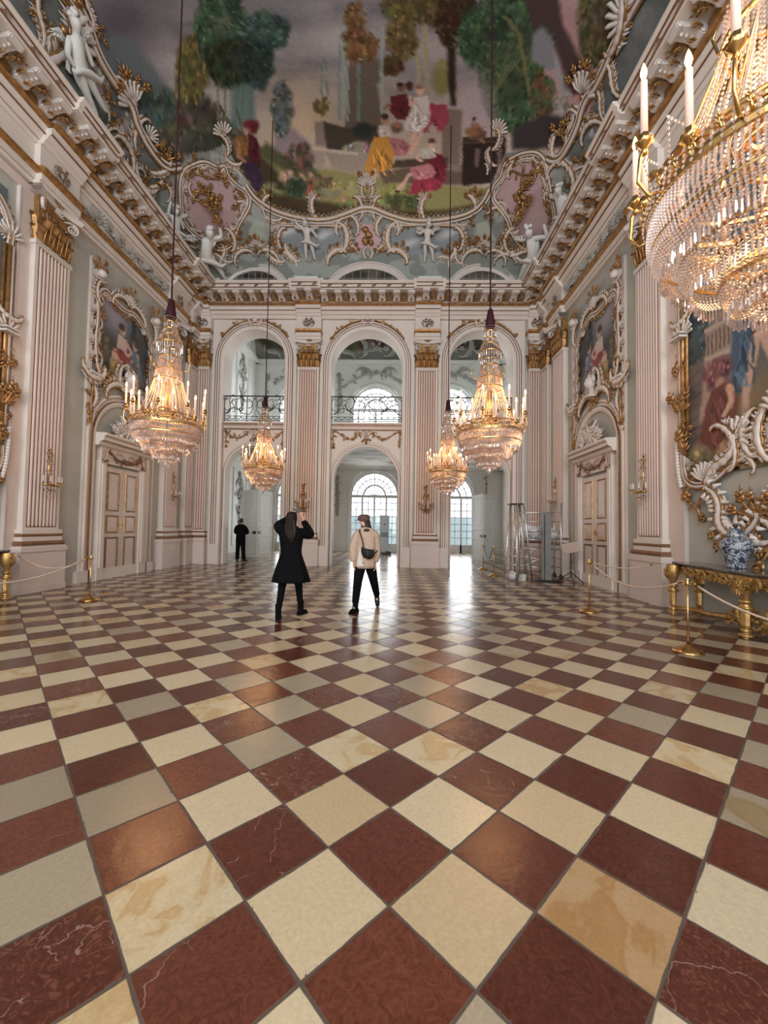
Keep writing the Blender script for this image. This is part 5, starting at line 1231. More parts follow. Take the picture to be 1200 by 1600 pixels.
# stucco putti and corner figures: one skinned body each
def figure(px, py, scale, pose, label, extra=True, name='stucco_putto', mt=None):
    f = at(px, py); k = scale; L = []
    def q(u, v, w=0.22): return f.p(u*k, v*k, w*k)
    J = {'pel': q(0, 0), 'wai': q(0, .13, .26), 'che': q(pose.get('cx', 0), .30, .28), 'nec': q(pose.get('cx', 0), .42, .27), 'hd': q(pose.get('hx', 0)+pose.get('cx', 0), .52, .3), 'hd2': q(pose.get('hx', 0)*1.3+pose.get('cx', 0), .62, .3),
         'sl': q(-.13+pose.get('cx', 0), .36), 'el': q(*pose['el']), 'hl': q(*pose['hl']), 'sr': q(.13+pose.get('cx', 0), .36), 'er': q(*pose['er']), 'hr': q(*pose['hr']),
         'tl': q(-.08, -.04), 'kl': q(*pose['kl']), 'fl': q(*pose['fl']), 'tl2': q(pose['fl'][0]-.05, pose['fl'][1]-.05), 'tr': q(.08, -.04), 'kr': q(*pose['kr']), 'fr': q(*pose['fr']), 'tr2': q(pose['fr'][0]+.06, pose['fr'][1]-.04)}
    ks = list(J); ix = {n: i for i, n in enumerate(ks)}
    R = dict(pel=.125, wai=.11, che=.13, nec=.055, hd=.10, hd2=.09, sl=.065, el=.05, hl=.036, sr=.065, er=.05, hr=.036, tl=.10, kl=.072, fl=.045, tl2=.032, tr=.10, kr=.072, fr=.045, tr2=.032)
    E_ = [('pel', 'wai'), ('wai', 'che'), ('che', 'nec'), ('nec', 'hd'), ('hd', 'hd2'), ('che', 'sl'), ('sl', 'el'), ('el', 'hl'), ('che', 'sr'), ('sr', 'er'), ('er', 'hr'), ('pel', 'tl'), ('tl', 'kl'), ('kl', 'fl'), ('fl', 'tl2'), ('pel', 'tr'), ('tr', 'kr'), ('kr', 'fr'), ('fr', 'tr2')]
    o = J['pel']; t = thing(name, label, 'statue', o)
    skin('body', [J[n] for n in ks], [(ix[a], ix[b]) for a, b in E_], [R[n]*k for n in ks], mt or M_WHITE, t, 1, o)
    mw = MB()
    for i in range(5): mw.ball(q(pose.get('hx', 0)*1.3+pose.get('cx', 0)+rnd.uniform(-.07, .07), .64+rnd.uniform(-.03, .04), .28+rnd.uniform(-.03, .05)), 0.045*k, 5, 4)
    mw.build('curls', mt or M_WHITE, t, o)
    if extra:
        md = MB(); P = [(-.25, -.05), (-.1, -.02), (.1, -.06), (.3, -.16), (.42, -.1)]; md.tube([q(a, b, .3) for a, b in P], [.03*k, .07*k, .08*k, .06*k, .03*k], 6, flat=0.7); 
        for a in (-1, 1): leaf(md, Fr(q(a*.12, .33, .15), f.U, f.V, f.N), 0, 0, .35*k, PI/2-a*1.1, -a*0.5, 4)
        md.build('drapery_and_wings', mt or M_WHITE, t, o)
    return t
figure(481, 375, 1.05, dict(hx=-.02, el=(-.30, .46), hl=(-.38, .64), er=(.26, .22), hr=(.36, .06), kl=(-.10, -.32), fl=(-.10, -.58), kr=(.16, -.3), fr=(.2, -.56)), 'white stucco putto raising one arm beside the centre lunette, on its left')
figure(668, 378, 1.05, dict(hx=.03, el=(-.26, .24), hl=(-.42, .32), er=(.22, .22), hr=(.06, .3), kl=(-.05, -.32), fl=(-.06, -.58), kr=(.2, -.28), fr=(.24, -.56)), 'white stucco putto holding flower stems beside the centre lunette, on its right')
figure(318, 395, 1.6, dict(cx=.1, hx=.02, el=(.38, .42), hl=(.36, .66), er=(.0, .12), hr=(.2, -.02), kl=(-.02, -.3), fl=(.12, -.58), kr=(.26, -.22), fr=(.36, -.46)), 'large stucco figure crouching in the far left corner on the cornice', name='stucco_figure', mt=M_COOL)
figure(838, 395, 1.6, dict(cx=-.05, hx=-.02, el=(.3, .42), hl=(.2, .66), er=(.1, .12), hr=(-.1, .02), kl=(-.2, -.26), fl=(-.3, -.5), kr=(.02, -.3), fr=(-.1, -.56)), 'large stucco figure leaning in the far right corner on the cornice', name='stucco_figure', mt=M_COOL)
figure(108, 100, 1.3, dict(cx=.06, el=(-.22, .16), hl=(-.1, -.02), er=(.26, .2), hr=(.3, .0), kl=(.0, -.36), fl=(.1, -.62), kr=(.2, -.3), fr=(.34, -.56)), 'stucco figure seated on the left cornice under the shell ornament', name='stucco_figure', mt=M_COOL)
figure(890, 330, 1.3, dict(cx=-.05, el=(-.22, .46), hl=(-.1, .66), er=(.2, .2), hr=(.26, .02), kl=(-.14, -.3), fl=(-.2, -.58), kr=(.05, -.34), fr=(.0, -.62)), 'stucco figure standing on the right cornice beside the corner cartouche', name='stucco_figure', mt=M_COOL)
figure(268, 355, 1.1, dict(cx=.0, el=(-.22, .46), hl=(-.1, .76), er=(.2, .2), hr=(.26, .02), kl=(-.1, -.3), fl=(-.05, -.58), kr=(.15, -.34), fr=(.2, -.62)), 'stucco figure on the left cornice beside the corner cartouche, one arm raised', name='stucco_figure', mt=M_COOL)
# small scrolls strewn along the lower edge of the coves
def strew(pts, label, seed):
    r = random.Random(seed)
    def it(q, t, o):
            x, y = q; mw = MB(); mg = MB(); f = at(x, y); scroll(mw, mg, f, 0, 0, r.uniform(0.5, 0.9), r.uniform(-1, 2.5), r.choice((1, -1)), r.choice('CS'), r.choice((0, 1)), 0.11); tuft(mg, f, r.uniform(-.2, .2), .1,     .35, r.uniform(0.5, 2.5), 3, 2)
            b = mw.build('white_scroll', M_WHITE, t, o); mg.build('gilded_tuft', M_GOLD, t, o)
    o = v_hit(*pts[len(pts)//2]); t = thing('cove_scrollwork', label, 'stucco ornament', o)
    for q in pts: it(q, t, o)
strew([(60, 30), (72, 62), (135, 125), (160, 165), (175, 205), (195, 235), (212, 262), (240, 290), (262, 300)], 'loose white scrollwork climbing the left cove above the cornice', 5)
strew([(958, 120), (940, 160), (925, 200), (905, 262), (886, 300), (872, 262)], 'loose white scrollwork climbing the right cove above the cornice', 6)
strew([(300, 388), (345, 402), (372, 395), (430, 402), (455, 400), (695, 402), (716, 398), (790, 402), (812, 395)], 'row of small scrolls just above the far cornice', 7)

# ================================================================== ARCADE DECORATION
f = Fr((0, YW-0.05, 0), (1, 0, 0), (0, 0, 1), (0, -1, 0))
for i, (c, r) in enumerate(AX):
    mw = MB(); mg = MB(); o = (c, YW-0.1, 9.4); z = 9.52 if i == 1 else 9.42
    for s_ in (-1, 1):
        scroll(mw, mg, f, c+s_*0.17, z+0.02, 0.5, PI/2, -s_, 'C', 0, 0.12); scroll(mw, mg, f, c+s_*0.45, z-0.1, 0.45, -s_*0.4, 1, 'S', 0, 0.1)
        a = np.linspace(0.12, 0.95, 12); R = r+0.36; sprig(mg, f, [(c+s_*R*math.sin(t), 9.1-r+R*math.cos(t)) for t in a], 0.22, 0.55)
    shell(mw, mg, f, c, z+0.12, 0.24, PI/2, n=9); tuft(mg, f, c, z+0.3, 0.25, PI/2, 4, 2); mw.ball(f.p(c, z, 0.08), 0.1, 8, 5)
    t = thing('keystone_cartouche', 'gilt and white cartouche with flower sprays on the crown of the %s upper arch' % ['left', 'centre', 'right'][i], 'stucco ornament', o)
    mw.build('scrolls', M_WHITE, t, o); mg.build('gilded_flowers', M_GOLD, t, o)
    # festoons below the balcony
    f2 = Fr((0, YW+0.16, 0), (1, 0, 0), (0, 0, 1), (0, -1, 0)); mw = MB(); mg = MB(); o = (c, YW+0.1, 5.0)
    for s_ in (-1, 1):
        sprig(mg, f2, [(c+s_*0.25, 5.1), (c+s_*0.55, 4.86), (c+s_*0.85, 4.92), (c+s_*1.12, 5.14)], 0.19, 0.5); sprig(mg, f2, [(c+s_*(r-0.08), 5.15), (c+s_*(r-0.1), 4.55)], 0.18, 0.5)
        scroll(mw, mg, f2, c+s_*0.2, 5.1, 0.4, s_*0.5, 1, 'C', 0, 0.12)
    shell(mw, mg, f2, c, 5.0, 0.2, PI/2, n=7); tuft(mg, f2, c, 4.9, 0.22, -PI/2, 3, 2)
    t = thing('gilded_festoon', 'gilded garland with shell under the %s balcony' % ['left', 'centre', 'right'][i], 'stucco ornament', o)
    mw.build('shell', M_WHITE, t, o); mg.build('garland', M_GOLD, t, o)
    # balcony railing: wrought-iron scrolls
    y = YW+0.12; o = (c, y, 5.52); t = thing('balcony_railing', 'black wrought iron scroll railing of the %s balcony' % ['left', 'centre', 'right'][i], 'railing', o)
    m = MB(); m.box((c-r, y-0.02, 6.5), (c+r, y+0.02, 6.54)); m.build('top_rail', M_IRON, t, o)
    m = MB(); m.box((c-r, y-0.01, 5.56), (c+r, y+0.01, 5.585)); m.box((c-r, y-0.01, 5.72), (c+r, y+0.01, 5.74))
    for x in (-r+0.02, -0.3, 0.3, r-0.02): m.box((c+x-0.012, y-0.012, 5.52), (c+x+0.012, y+0.012, 6.52))
    fr_ = Fr((c, y, 6.1), (1, 0, 0), (0, 0, 1), (0, -1, 0))
    def sc(x, z, s, a, fl, kd='C', v=0):
        g = fr_.sub(x, z, a); m.tube(g.pts(CURVES[(kd, v)]*s*np.array([1, fl])), 0.014, 5)
    for s_ in (-1, 1):
        w_ = r-0.3
        sc(s_*(0.3+w_*0.25), 0.12, 0.55, PI/2+0.3*s_, s_); sc(s_*(0.3+w_*0.75), 0.12, 0.6, PI/2-0.3*s_, -s_, 'S', 0); sc(s_*(0.3+w_*0.5), -0.12, 0.5, 0.3*s_, 1)
        sc(s_*(0.3+w_*0.5), 0.28, 0.5, -0.2*s_, -1, 'S', 1); sc(s_*(0.3+w_*0.2), -0.2, 0.35, 0.6*s_, -1); sc(s_*(0.3+w_*0.85), -0.2, 0.35, -0.6*s_, -1); sc(s_*0.15, 0.0, 0.6, PI/2, s_); sc(s_*0.08, 0.15, 0.4, PI/2, -s_, 'S', 0); sc(s_*(0.3+w_*0.4), 0.0, 0.42, PI/2-0.5*s_, -s_, 'C', 0); sc(s_*(0.3+w_*0.6), 0.05, 0.42, 0.9*s_, 1, 'S', 0); sc(s_*(0.3+w_*0.95), 0.1, 0.5, PI/2, -s_, 'C', 0); sc(s_*(0.3+w_*0.1), 0.28, 0.36, 0.5*s_, -1, 'C', 0)
        for k in range(5): sc(s_*(0.2+k*(w_+0.2)/5), -0.44, 0.22, 0, -1)
        for (x, z) in ((0.5, 0.3), (0.8, 0.0), (1.05, 0.3), (0.6, -0.2)): leaf(m, fr_, s_*min(x, r-0.15), z, 0.16, rnd.uniform(0, 6), 0.5, 2)
    m.build('scrollwork', M_IRON, t, o)

# gilded sconces of the arcade pilasters
def gilt_sconce(x, label):
    y = YW-0.18; o = (x, y, 2.3); f3 = Fr((x, y, 0), (1, 0, 0), (0, 0, 1), (0, -1, 0)); t = thing('wall_sconce', label, 'sconce', o)
    m = MB(); tuft(m, f3, 0, 2.98, 0.14, PI/2, 3, 1.4); tuft(m, f3, 0, 2.78, 0.14, -PI/2, 3, 1.8); scroll(m, m, f3, -0.06, 2.62, 0.2, PI/2, 1, 'C', 0, 0.1); scroll(m, m, f3, 0.06, 2.62, 0.2, PI/2, -1, 'C', 0, 0.1); m.ball(f3.p(0, 2.95, 0.05), 0.05); m.ball(f3.p(0, 2.72, 0.06), 0.07)
    m.tube([f3.p(0, 3.05, 0.03), f3.p(0, 2.5, 0.05), f3.p(0, 2.2, 0.05)], [0.018, 0.025, 0.035], 8); m.ball(f3.p(0, 2.2, 0.06), 0.06); tuft(m, f3, 0, 2.15, 0.18, -PI/2, 3, 1.5)
    m.build('back_plate', M_GOLD, t, o)
    for k, a in enumerate((-1, -0.5, 0.5, 1)):
        m = MB(); r = 0.26*abs(a)**0.8; sx = math.copysign(1, a); dz = 0.06*(abs(a) > .7)
        m.tube([f3.p(0, 2.24, 0.07), f3.p(sx*r*0.5, 2.14, 0.16), f3.p(sx*r*0.95, 2.18+dz, 0.2), f3.p(sx*r, 2.3+dz, 0.2)], 0.014, 6); m.lathe([(0.0, 0), (0.03, 0.0), (0.045, 0.02), (0.02, 0.03), (0.022, 0.07), (0, 0.07)], 10, f3.p(sx*r, 2.3+dz, 0.2))
        m.build('arm', M_GOLD, t, o)
        m = MB(); m.lathe([(0.011, 0), (0.011, 0.13), (0.0, 0.135)], 8, f3.p(sx*r, 2.37+dz, 0.2)); m.build('candle', M_CREAM, t, o)
    return t
gilt_sconce(-3.45, 'small gilded three-tier sconce on the pilaster left of the centre arch, above the woman')
gilt_sconce(1.17, 'small gilded three-tier sconce on the pilaster right of the centre arch')
# ================================================================== DOOR BAYS OF THE SIDE WALLS
def door_bay(w):
    F0 = FRM[w]; side = 'left' if w == 'L' else 'right'; c = 11.5
    mir = 1 if w == 'L' else 1
    mb = MB(); mg = MB(); ms = MB()
    f = F0
    A = archpath(c, 1.16, 0, 3.72, 30, 1.12)
    # outer arch surround: wide cream band, two raised fillets, rose recess
    moulding(mb, f, A, [(-0.06, 0.0), (-0.06, 0.07), (0.02, 0.10), (0.06, 0.10), (0.08, 0.05), (0.16, 0.05), (0.19, 0.09), (0.25, 0.09), (0.27, 0.0)])
    moulding(mg, f, A, [(0.065, 0.05), (0.075, 0.105), (0.085, 0.05)]); moulding(mg, f, A, [(0.175, 0.05), (0.182, 0.095), (0.192, 0.09)])
    # strips that frame the bay
    for s in (10.02, 12.85): wbox(mb, w, s, s+0.14, 0, 0.06, 0, 8.3)
    wbox(mb, w, 9.9, 13.1, 0, 0.10, 0, 0.28)
    # door case
    for s in (10.52, 12.26): wbox(mb, w, s, s+0.22, 0, 0.14, 0, 3.1); wbox(mb, w, s+0.05, s+0.17, 0, 0.17, 0.3, 3.05)
    wbox(mb, w, 10.51, 12.49, 0, 0.145, 3.08, 3.14); wbox(ms, w, 10.56, 12.44, 0, 0.12, 3.14, 3.52)
    PRO = [(0, 3.512), (0.16, 3.512), (0.2, 3.56), (0.2, 3.6), (0.3, 3.64), (0.32, 3.72), (0.38, 3.78), (0.38, 3.83), (0.0, 3.85)]
    extr(mb, w, PRO, 10.36, 12.64)
    for z, d in ((3.63, 0.305), (3.745, 0.345)): extr(mg, w, [(d-0.02, z-0.01), (d+0.005, z-0.008), (d+0.005, z+0.008), (d-0.02, z+0.01)], 10.35, 12.65, False)
    k = 42 if w == 'L' else 46
    struct(mb.build('trim_%d' % k, M_CREAM)); struct(mg.build('trim_%d' % (k+1), M_GLINE)); struct(ms.build('trim_%d' % (k+2), M_BAND))
    # garland over the door leaves
    o = F0.p(c, 3.3, 0.1); mw = MB(); m2 = MB(); ff = Fr(F0.p(0, 0, 0.13), F0.U, F0.V, F0.N)
    ends = []
    sprig(m2, ff, [(10.8, 3.42), (11.1, 3.24), (11.5, 3.2), (11.9, 3.24), (12.2, 3.42)], 0.2, 0.5)
    for s in (10.7, 12.3): mw_ = MB(); ends.append(mw_); scroll(mw_, m2, ff, s, 3.32, 0.34, PI/2, 1 if s < 11 else -1, 'S', 0, 0.13); tuft(m2, ff, s, 3.2, 0.16, -PI/2, 3)
    shell(mw, m2, ff, c, 3.26, 0.17, PI/2, n=7); scroll(mw, m2, ff, c-0.3, 3.36, 0.3, 0.3, 1); scroll(mw, m2, ff, c+0.3, 3.36, 0.3, -0.3, 1)
    t = thing('door_garland', 'carved garland with scrolls on the lintel of the %s door' % side, 'stucco ornament', o); mw.build('scrolls', M_BAND, t, o); m2.build('foliage', M_GLINE, t, o); [q.build('end_scroll', M_BAND, t, o) for q in ends]
    # trophy in the tympanum
    o = F0.p(c, 4.2, 0.1); mw = MB(); m2 = MB()
    for k_ in range(7): leaf(mw, ff, c+0.1*(k_-3), 3.9, 0.55, PI/2+(3-k_)*0.38, rnd.uniform(-.4, .4), 4, 0.07)
    for k_ in range(8): a = k_*0.8; mw.ball(ff.p(c+0.55*math.cos(a), 4.05+0.2*math.sin(a), 0.08), 0.085, 7, 5)
    for a in (0.7, 2.4, 1.2): mw.tube(ff.pts([(c-0.5*math.cos(a), 4.15-0.4*math.sin(a)), (c+0.55*math.cos(a), 4.15+0.45*math.sin(a))], 0.1), 0.025, 6)
    scroll(mw, m2, ff, c-0.4, 4.05, 0.5, 0.6, 1); scroll(mw, m2, ff, c+0.4, 4.05, 0.5, -0.6, 1); scroll(mw, m2, ff, c, 4.25, 0.5, PI/2, 1, 'S', 0, 0.1); tuft(m2, ff, c, 4.3, 0.3, PI/2, 4, 2.2); tuft(m2, ff, c-0.5, 3.95, 0.3, 2.4, 3, 2); tuft(m2, ff, c+0.5, 3.95, 0.3, 0.7, 3, 2)
    t = thing('door_trophy', 'white stucco trophy of leaves and fruit in the arch above the %s door' % side, 'stucco ornament', o); mw.build('trophy', M_WHITE, t, o); m2.build('leaf_sprays', M_GLINE, t, o)
    # the door itself
    d = MB(); wbox(d, w, 10.74, 12.26, 0.0, 0.035, 0.02, 3.02); dr = struct(d.build('door_%d' % (1 if w == 'L' else 2), M_DOOR, None, F0.p(c, 0, 0)))
    oo = F0.p(c, 0, 0)
    for s0, s1 in ((10.75, 11.49), (11.51, 12.25)):
        lf = MB(); wbox(lf, w, s0, s1, 0.035, 0.075, 0.03, 3.01); leafo = lf.build('door_leaf', M_DOOR, dr, oo)
        for z0, z1 in ((0.18, 1.08), (1.24, 1.68), (1.84, 2.86)):
            p = MB(); pg = MB(); P = rect(s0+0.14, s1-0.14, z0, z1)
            fd = Fr(F0.p(0, 0, 0.075), F0.U, F0.V, F0.N)
            moulding(pg, fd, P, [(0.0, 0.0), (-0.008, 0.02), (-0.022, 0.02), (-0.03, 0.0)], closed=True); moulding(pg, fd, P, [(0.004, 0.0), (0.01, 0.024), (0.016, 0.0)], closed=True)
            wbox(p, w, s0+0.22, s1-0.22, 0.07, 0.092, z0+0.08, z1-0.08)
            q = pg.build('panel_moulding', M_GLINE if z0 < 1.0 else M_GOLD, leafo, oo); p.build('panel', M_DOOR, leafo, oo)
    h = MB(); h.tube([F0.p(11.46, 1.45, 0.08), F0.p(11.46, 1.45, 0.13), F0.p(11.36, 1.45, 0.13)], 0.012, 6); wbox(h, w, 11.43, 11.49, 0.07, 0.08, 1.36, 1.54); h.build('door_handle', M_BRASS, dr, oo)
    # overdoor painting in its rocaille frame
    o = F0.p(c, 6.6, 0.06); t = thing('framed_painting', 'irregular overdoor painting in a white and gilt shell frame above the %s door' % side, 'painting', o)
    s = 1 if w == 'L' else 1
    OUT = [(10.35, 5.35), (10.20, 6.1), (10.28, 6.9), (10.2, 7.35), (10.45, 7.75), (10.85, 7.62), (11.3, 7.55), (11.7, 7.72), (12.1, 7.55), (12.6, 7.35), (12.75, 6.9), (12.62, 6.3), (12.72, 5.6), (12.5, 5.25), (12.0, 5.4), (11.5, 5.45), (10.9, 5.3)]
    us = np.linspace(10.05, 12.95, 110); zs = np.linspace(5.1, 7.95, 110); inside = []
    g = MB(); G = []
    for z in zs: G.append([F0.p(u, z, 0.05) for u in us])
    # canvas trimmed to the outline
    Pn = np.array(OUT); V = np.array(G).reshape(-1, 3); UZ = np.array([(u, z) for z in zs for u in us]); ins = np.zeros(len(UZ), bool)
    for i in range(len(Pn)):
        a = Pn[i]; b = Pn[(i+1) % len(Pn)]; ins ^= ((a[1] > UZ[:, 1]) != (b[1] > UZ[:, 1])) & (UZ[:, 0] < (b[0]-a[0])*(UZ[:, 1]-a[1])/((b[1]-a[1]) or 1e-9)+a[0])
    n = 110; fs = [(i*n+j, i*n+j+1, (i+1)*n+j+1, (i+1)*n+j) for i in range(n-1) for j in range(n-1) if ins[i*n+j] or ins[i*n+j+1] or ins[(i+1)*n+j]]
    g.raw(V, fs, True)
    X = (UZ[:, 0]-10.0)*60; Y = (8.0-UZ[:, 1])*60; cv = Canvas(X, Y, 1.0)
    cv.fill((62, 56, 54)); cv.mixin(np.clip((95-cv.y)/60, 0, 1), (100, 106, 118)); cv.ell(55, 45, 30, 26, (132, 128, 138), 0.7); cv.ell(110, 70, 18, 40, (70, 84, 100), 0.6)
    cv.dabs(130, 80, 28, 60, [(38, 40, 40), (54, 58, 58), (66, 60, 50)], 90, 6); cv.dabs(40, 120, 26, 26, [(66, 62, 40), (92, 84, 50), (48, 44, 34)], 70, 6); cv.dabs(90, 145, 60, 16, [(56, 42, 32), (84, 66, 44), (40, 32, 26)], 80, 6)
    cv.drape([(70, 80), (96, 76), (100, 110), (80, 128), (62, 112)], (120, 40, 40), 16, 2.4); cv.drape([(100, 92), (126, 88), (136, 130), (104, 140)], (86, 82, 92), 14, 2.4); cv.person(78, 62, 78, (132, 40, 38), robe2=(176, 160, 150), flip=1); cv.person(112, 76, 64, (96, 84, 92), robe2=(70, 92, 120), flip=-1); cv.person(60, 100, 48, (150, 116, 60), flip=1)
    cv.line([(30, 70), (60, 160)], 4, (92, 88, 84), 0.6)
    g.build('canvas', M_OIL, t, o, color=lin(cv.c))
    mw = MB(); mg2 = MB(); fw_ = Fr(F0.p(0, 0, 0.05), F0.U, F0.V, F0.N); path = [F0.p(u, z, 0.05) for u, z in OUT]
    rococo(mw, mg2, path, lambda p: F0.N, 0.095, -1 if w == 'L' else 1, True, seed=21, dens=1.3)
    for s_, u in ((1, 10.25), (-1, 12.72)):
        shell(mw, mg2, fw_, u, 7.75, 0.3, PI/2, n=8); tuft(mg2, fw_, u, 8.0, 0.42, PI/2, 4, 1.8); scroll(mw, mg2, fw_, u, 7.5, 0.6, PI/2, s_, 'C', 0, 0.13); mw.ball(fw_.p(u, 7.95, 0.12), 0.11, 8, 6)
        for z in (5.7, 6.1, 6.5, 6.9): shell(mw, mg2, fw_, u-0.03*s_, z, 0.23, PI/2+s_*0.9, n=6)
        scroll(mw, mg2, fw_, u-0.06*s_, 5.35, 0.8, s_*0.15, -1, 'C', 1, 0.14); wbox(mw, w, u-0.25, u+0.2, 0.03, 0.2, 5.28, 5.34); wbox(mw, w, u-0.2, u+0.15, 0.03, 0.16, 5.18, 5.24)
        sprig(mg2, fw_, [(u-0.05*s_, 5.15), (u-0.12*s_, 4.6), (u-0.1*s_, 4.1)], 0.28); scroll(mw, mg2, fw_, u-0.02*s_, 4.75, 0.6, PI/2, -s_, 'C', 0, 0.12); scroll(mw, mg2, fw_, u+0.0*s_, 4.2, 0.45, PI/2, s_, 'S', 0, 0.11)
    shell(mw, mg2, fw_, c, 7.75, 0.34, PI/2, n=9); tuft(mg2, fw_, c, 8.0, 0.4, PI/2, 4, 2.2)
    for s_ in (-1, 1): scroll(mw, mg2, fw_, c+s_*0.45, 7.75, 0.7, s_*-0.4, 1, 'C', 0, 0.12); scroll(mw, mg2, fw_, c+s_*0.5, 5.2, 0.9, s_*-0.35, 1, 'C', 0, 0.12); tuft(mg2, fw_, c+s_*0.75, 5.15, 0.4, PI/2-s_*1.2, 4, 2)
    mw.build('white_shell_frame', M_WHITE, t, o); mg2.build('gilded_frame_edge', M_GOLD, t, o)
    # bust in an oval niche at the foot of the frame
    b = F0.p(c, 5.45, 0.16); t2 = thing('stucco_bust', 'white stucco head in a scrolled niche between the overdoor painting and the %s door arch' % side, 'statue', b)
    mk = MB(); mk.ball(F0.p(c, 5.62, 0.2), 0.15, 12, 9, (1, 0.9, 1.25)); mk.ball(F0.p(c, 5.6, 0.34), 0.03); mk.tube([F0.p(c, 5.5, 0.17), F0.p(c, 5.3, 0.15), F0.p(c, 5.2, 0.15)], [0.07, 0.09, 0.2], 10)
    for k_ in range(12): a = k_*PI/11; mk.ball(F0.p(c+0.15*math.cos(a), 5.66+0.14*math.sin(a), 0.17), 0.055, 6, 4)
    mk.build('head', M_WHITE, t2, b); mn = MB(); md = MB()
    for s_ in (-1, 1): scroll(md, mn, fw_, c+s_*0.26, 5.6, 0.75, PI/2, -s_, 'C', 0, 0.12)
    shell(md, mn, fw_, c, 5.85, 0.22, PI/2, n=8); tuft(mn, fw_, c, 5.15, 0.35, -PI/2, 4, 2.4)
    md.build('niche_scrolls', M_WHITE, t2, b); mn.build('gilded_leaves', M_GOLD, t2, b)
    dk = MB(); a = np.linspace(0, 2*PI, 24, endpoint=False); P = [F0.p(c+0.27*math.cos(q), 5.6+0.36*math.sin(q), 0.065) for q in a]; dk.polys(P, [tuple(range(24))]); dk.build('niche', M_DARK, t2, b)
M_OIL = m_paint('oil_colours', 1.35, 0.45)
door_bay('L'); door_bay('R')

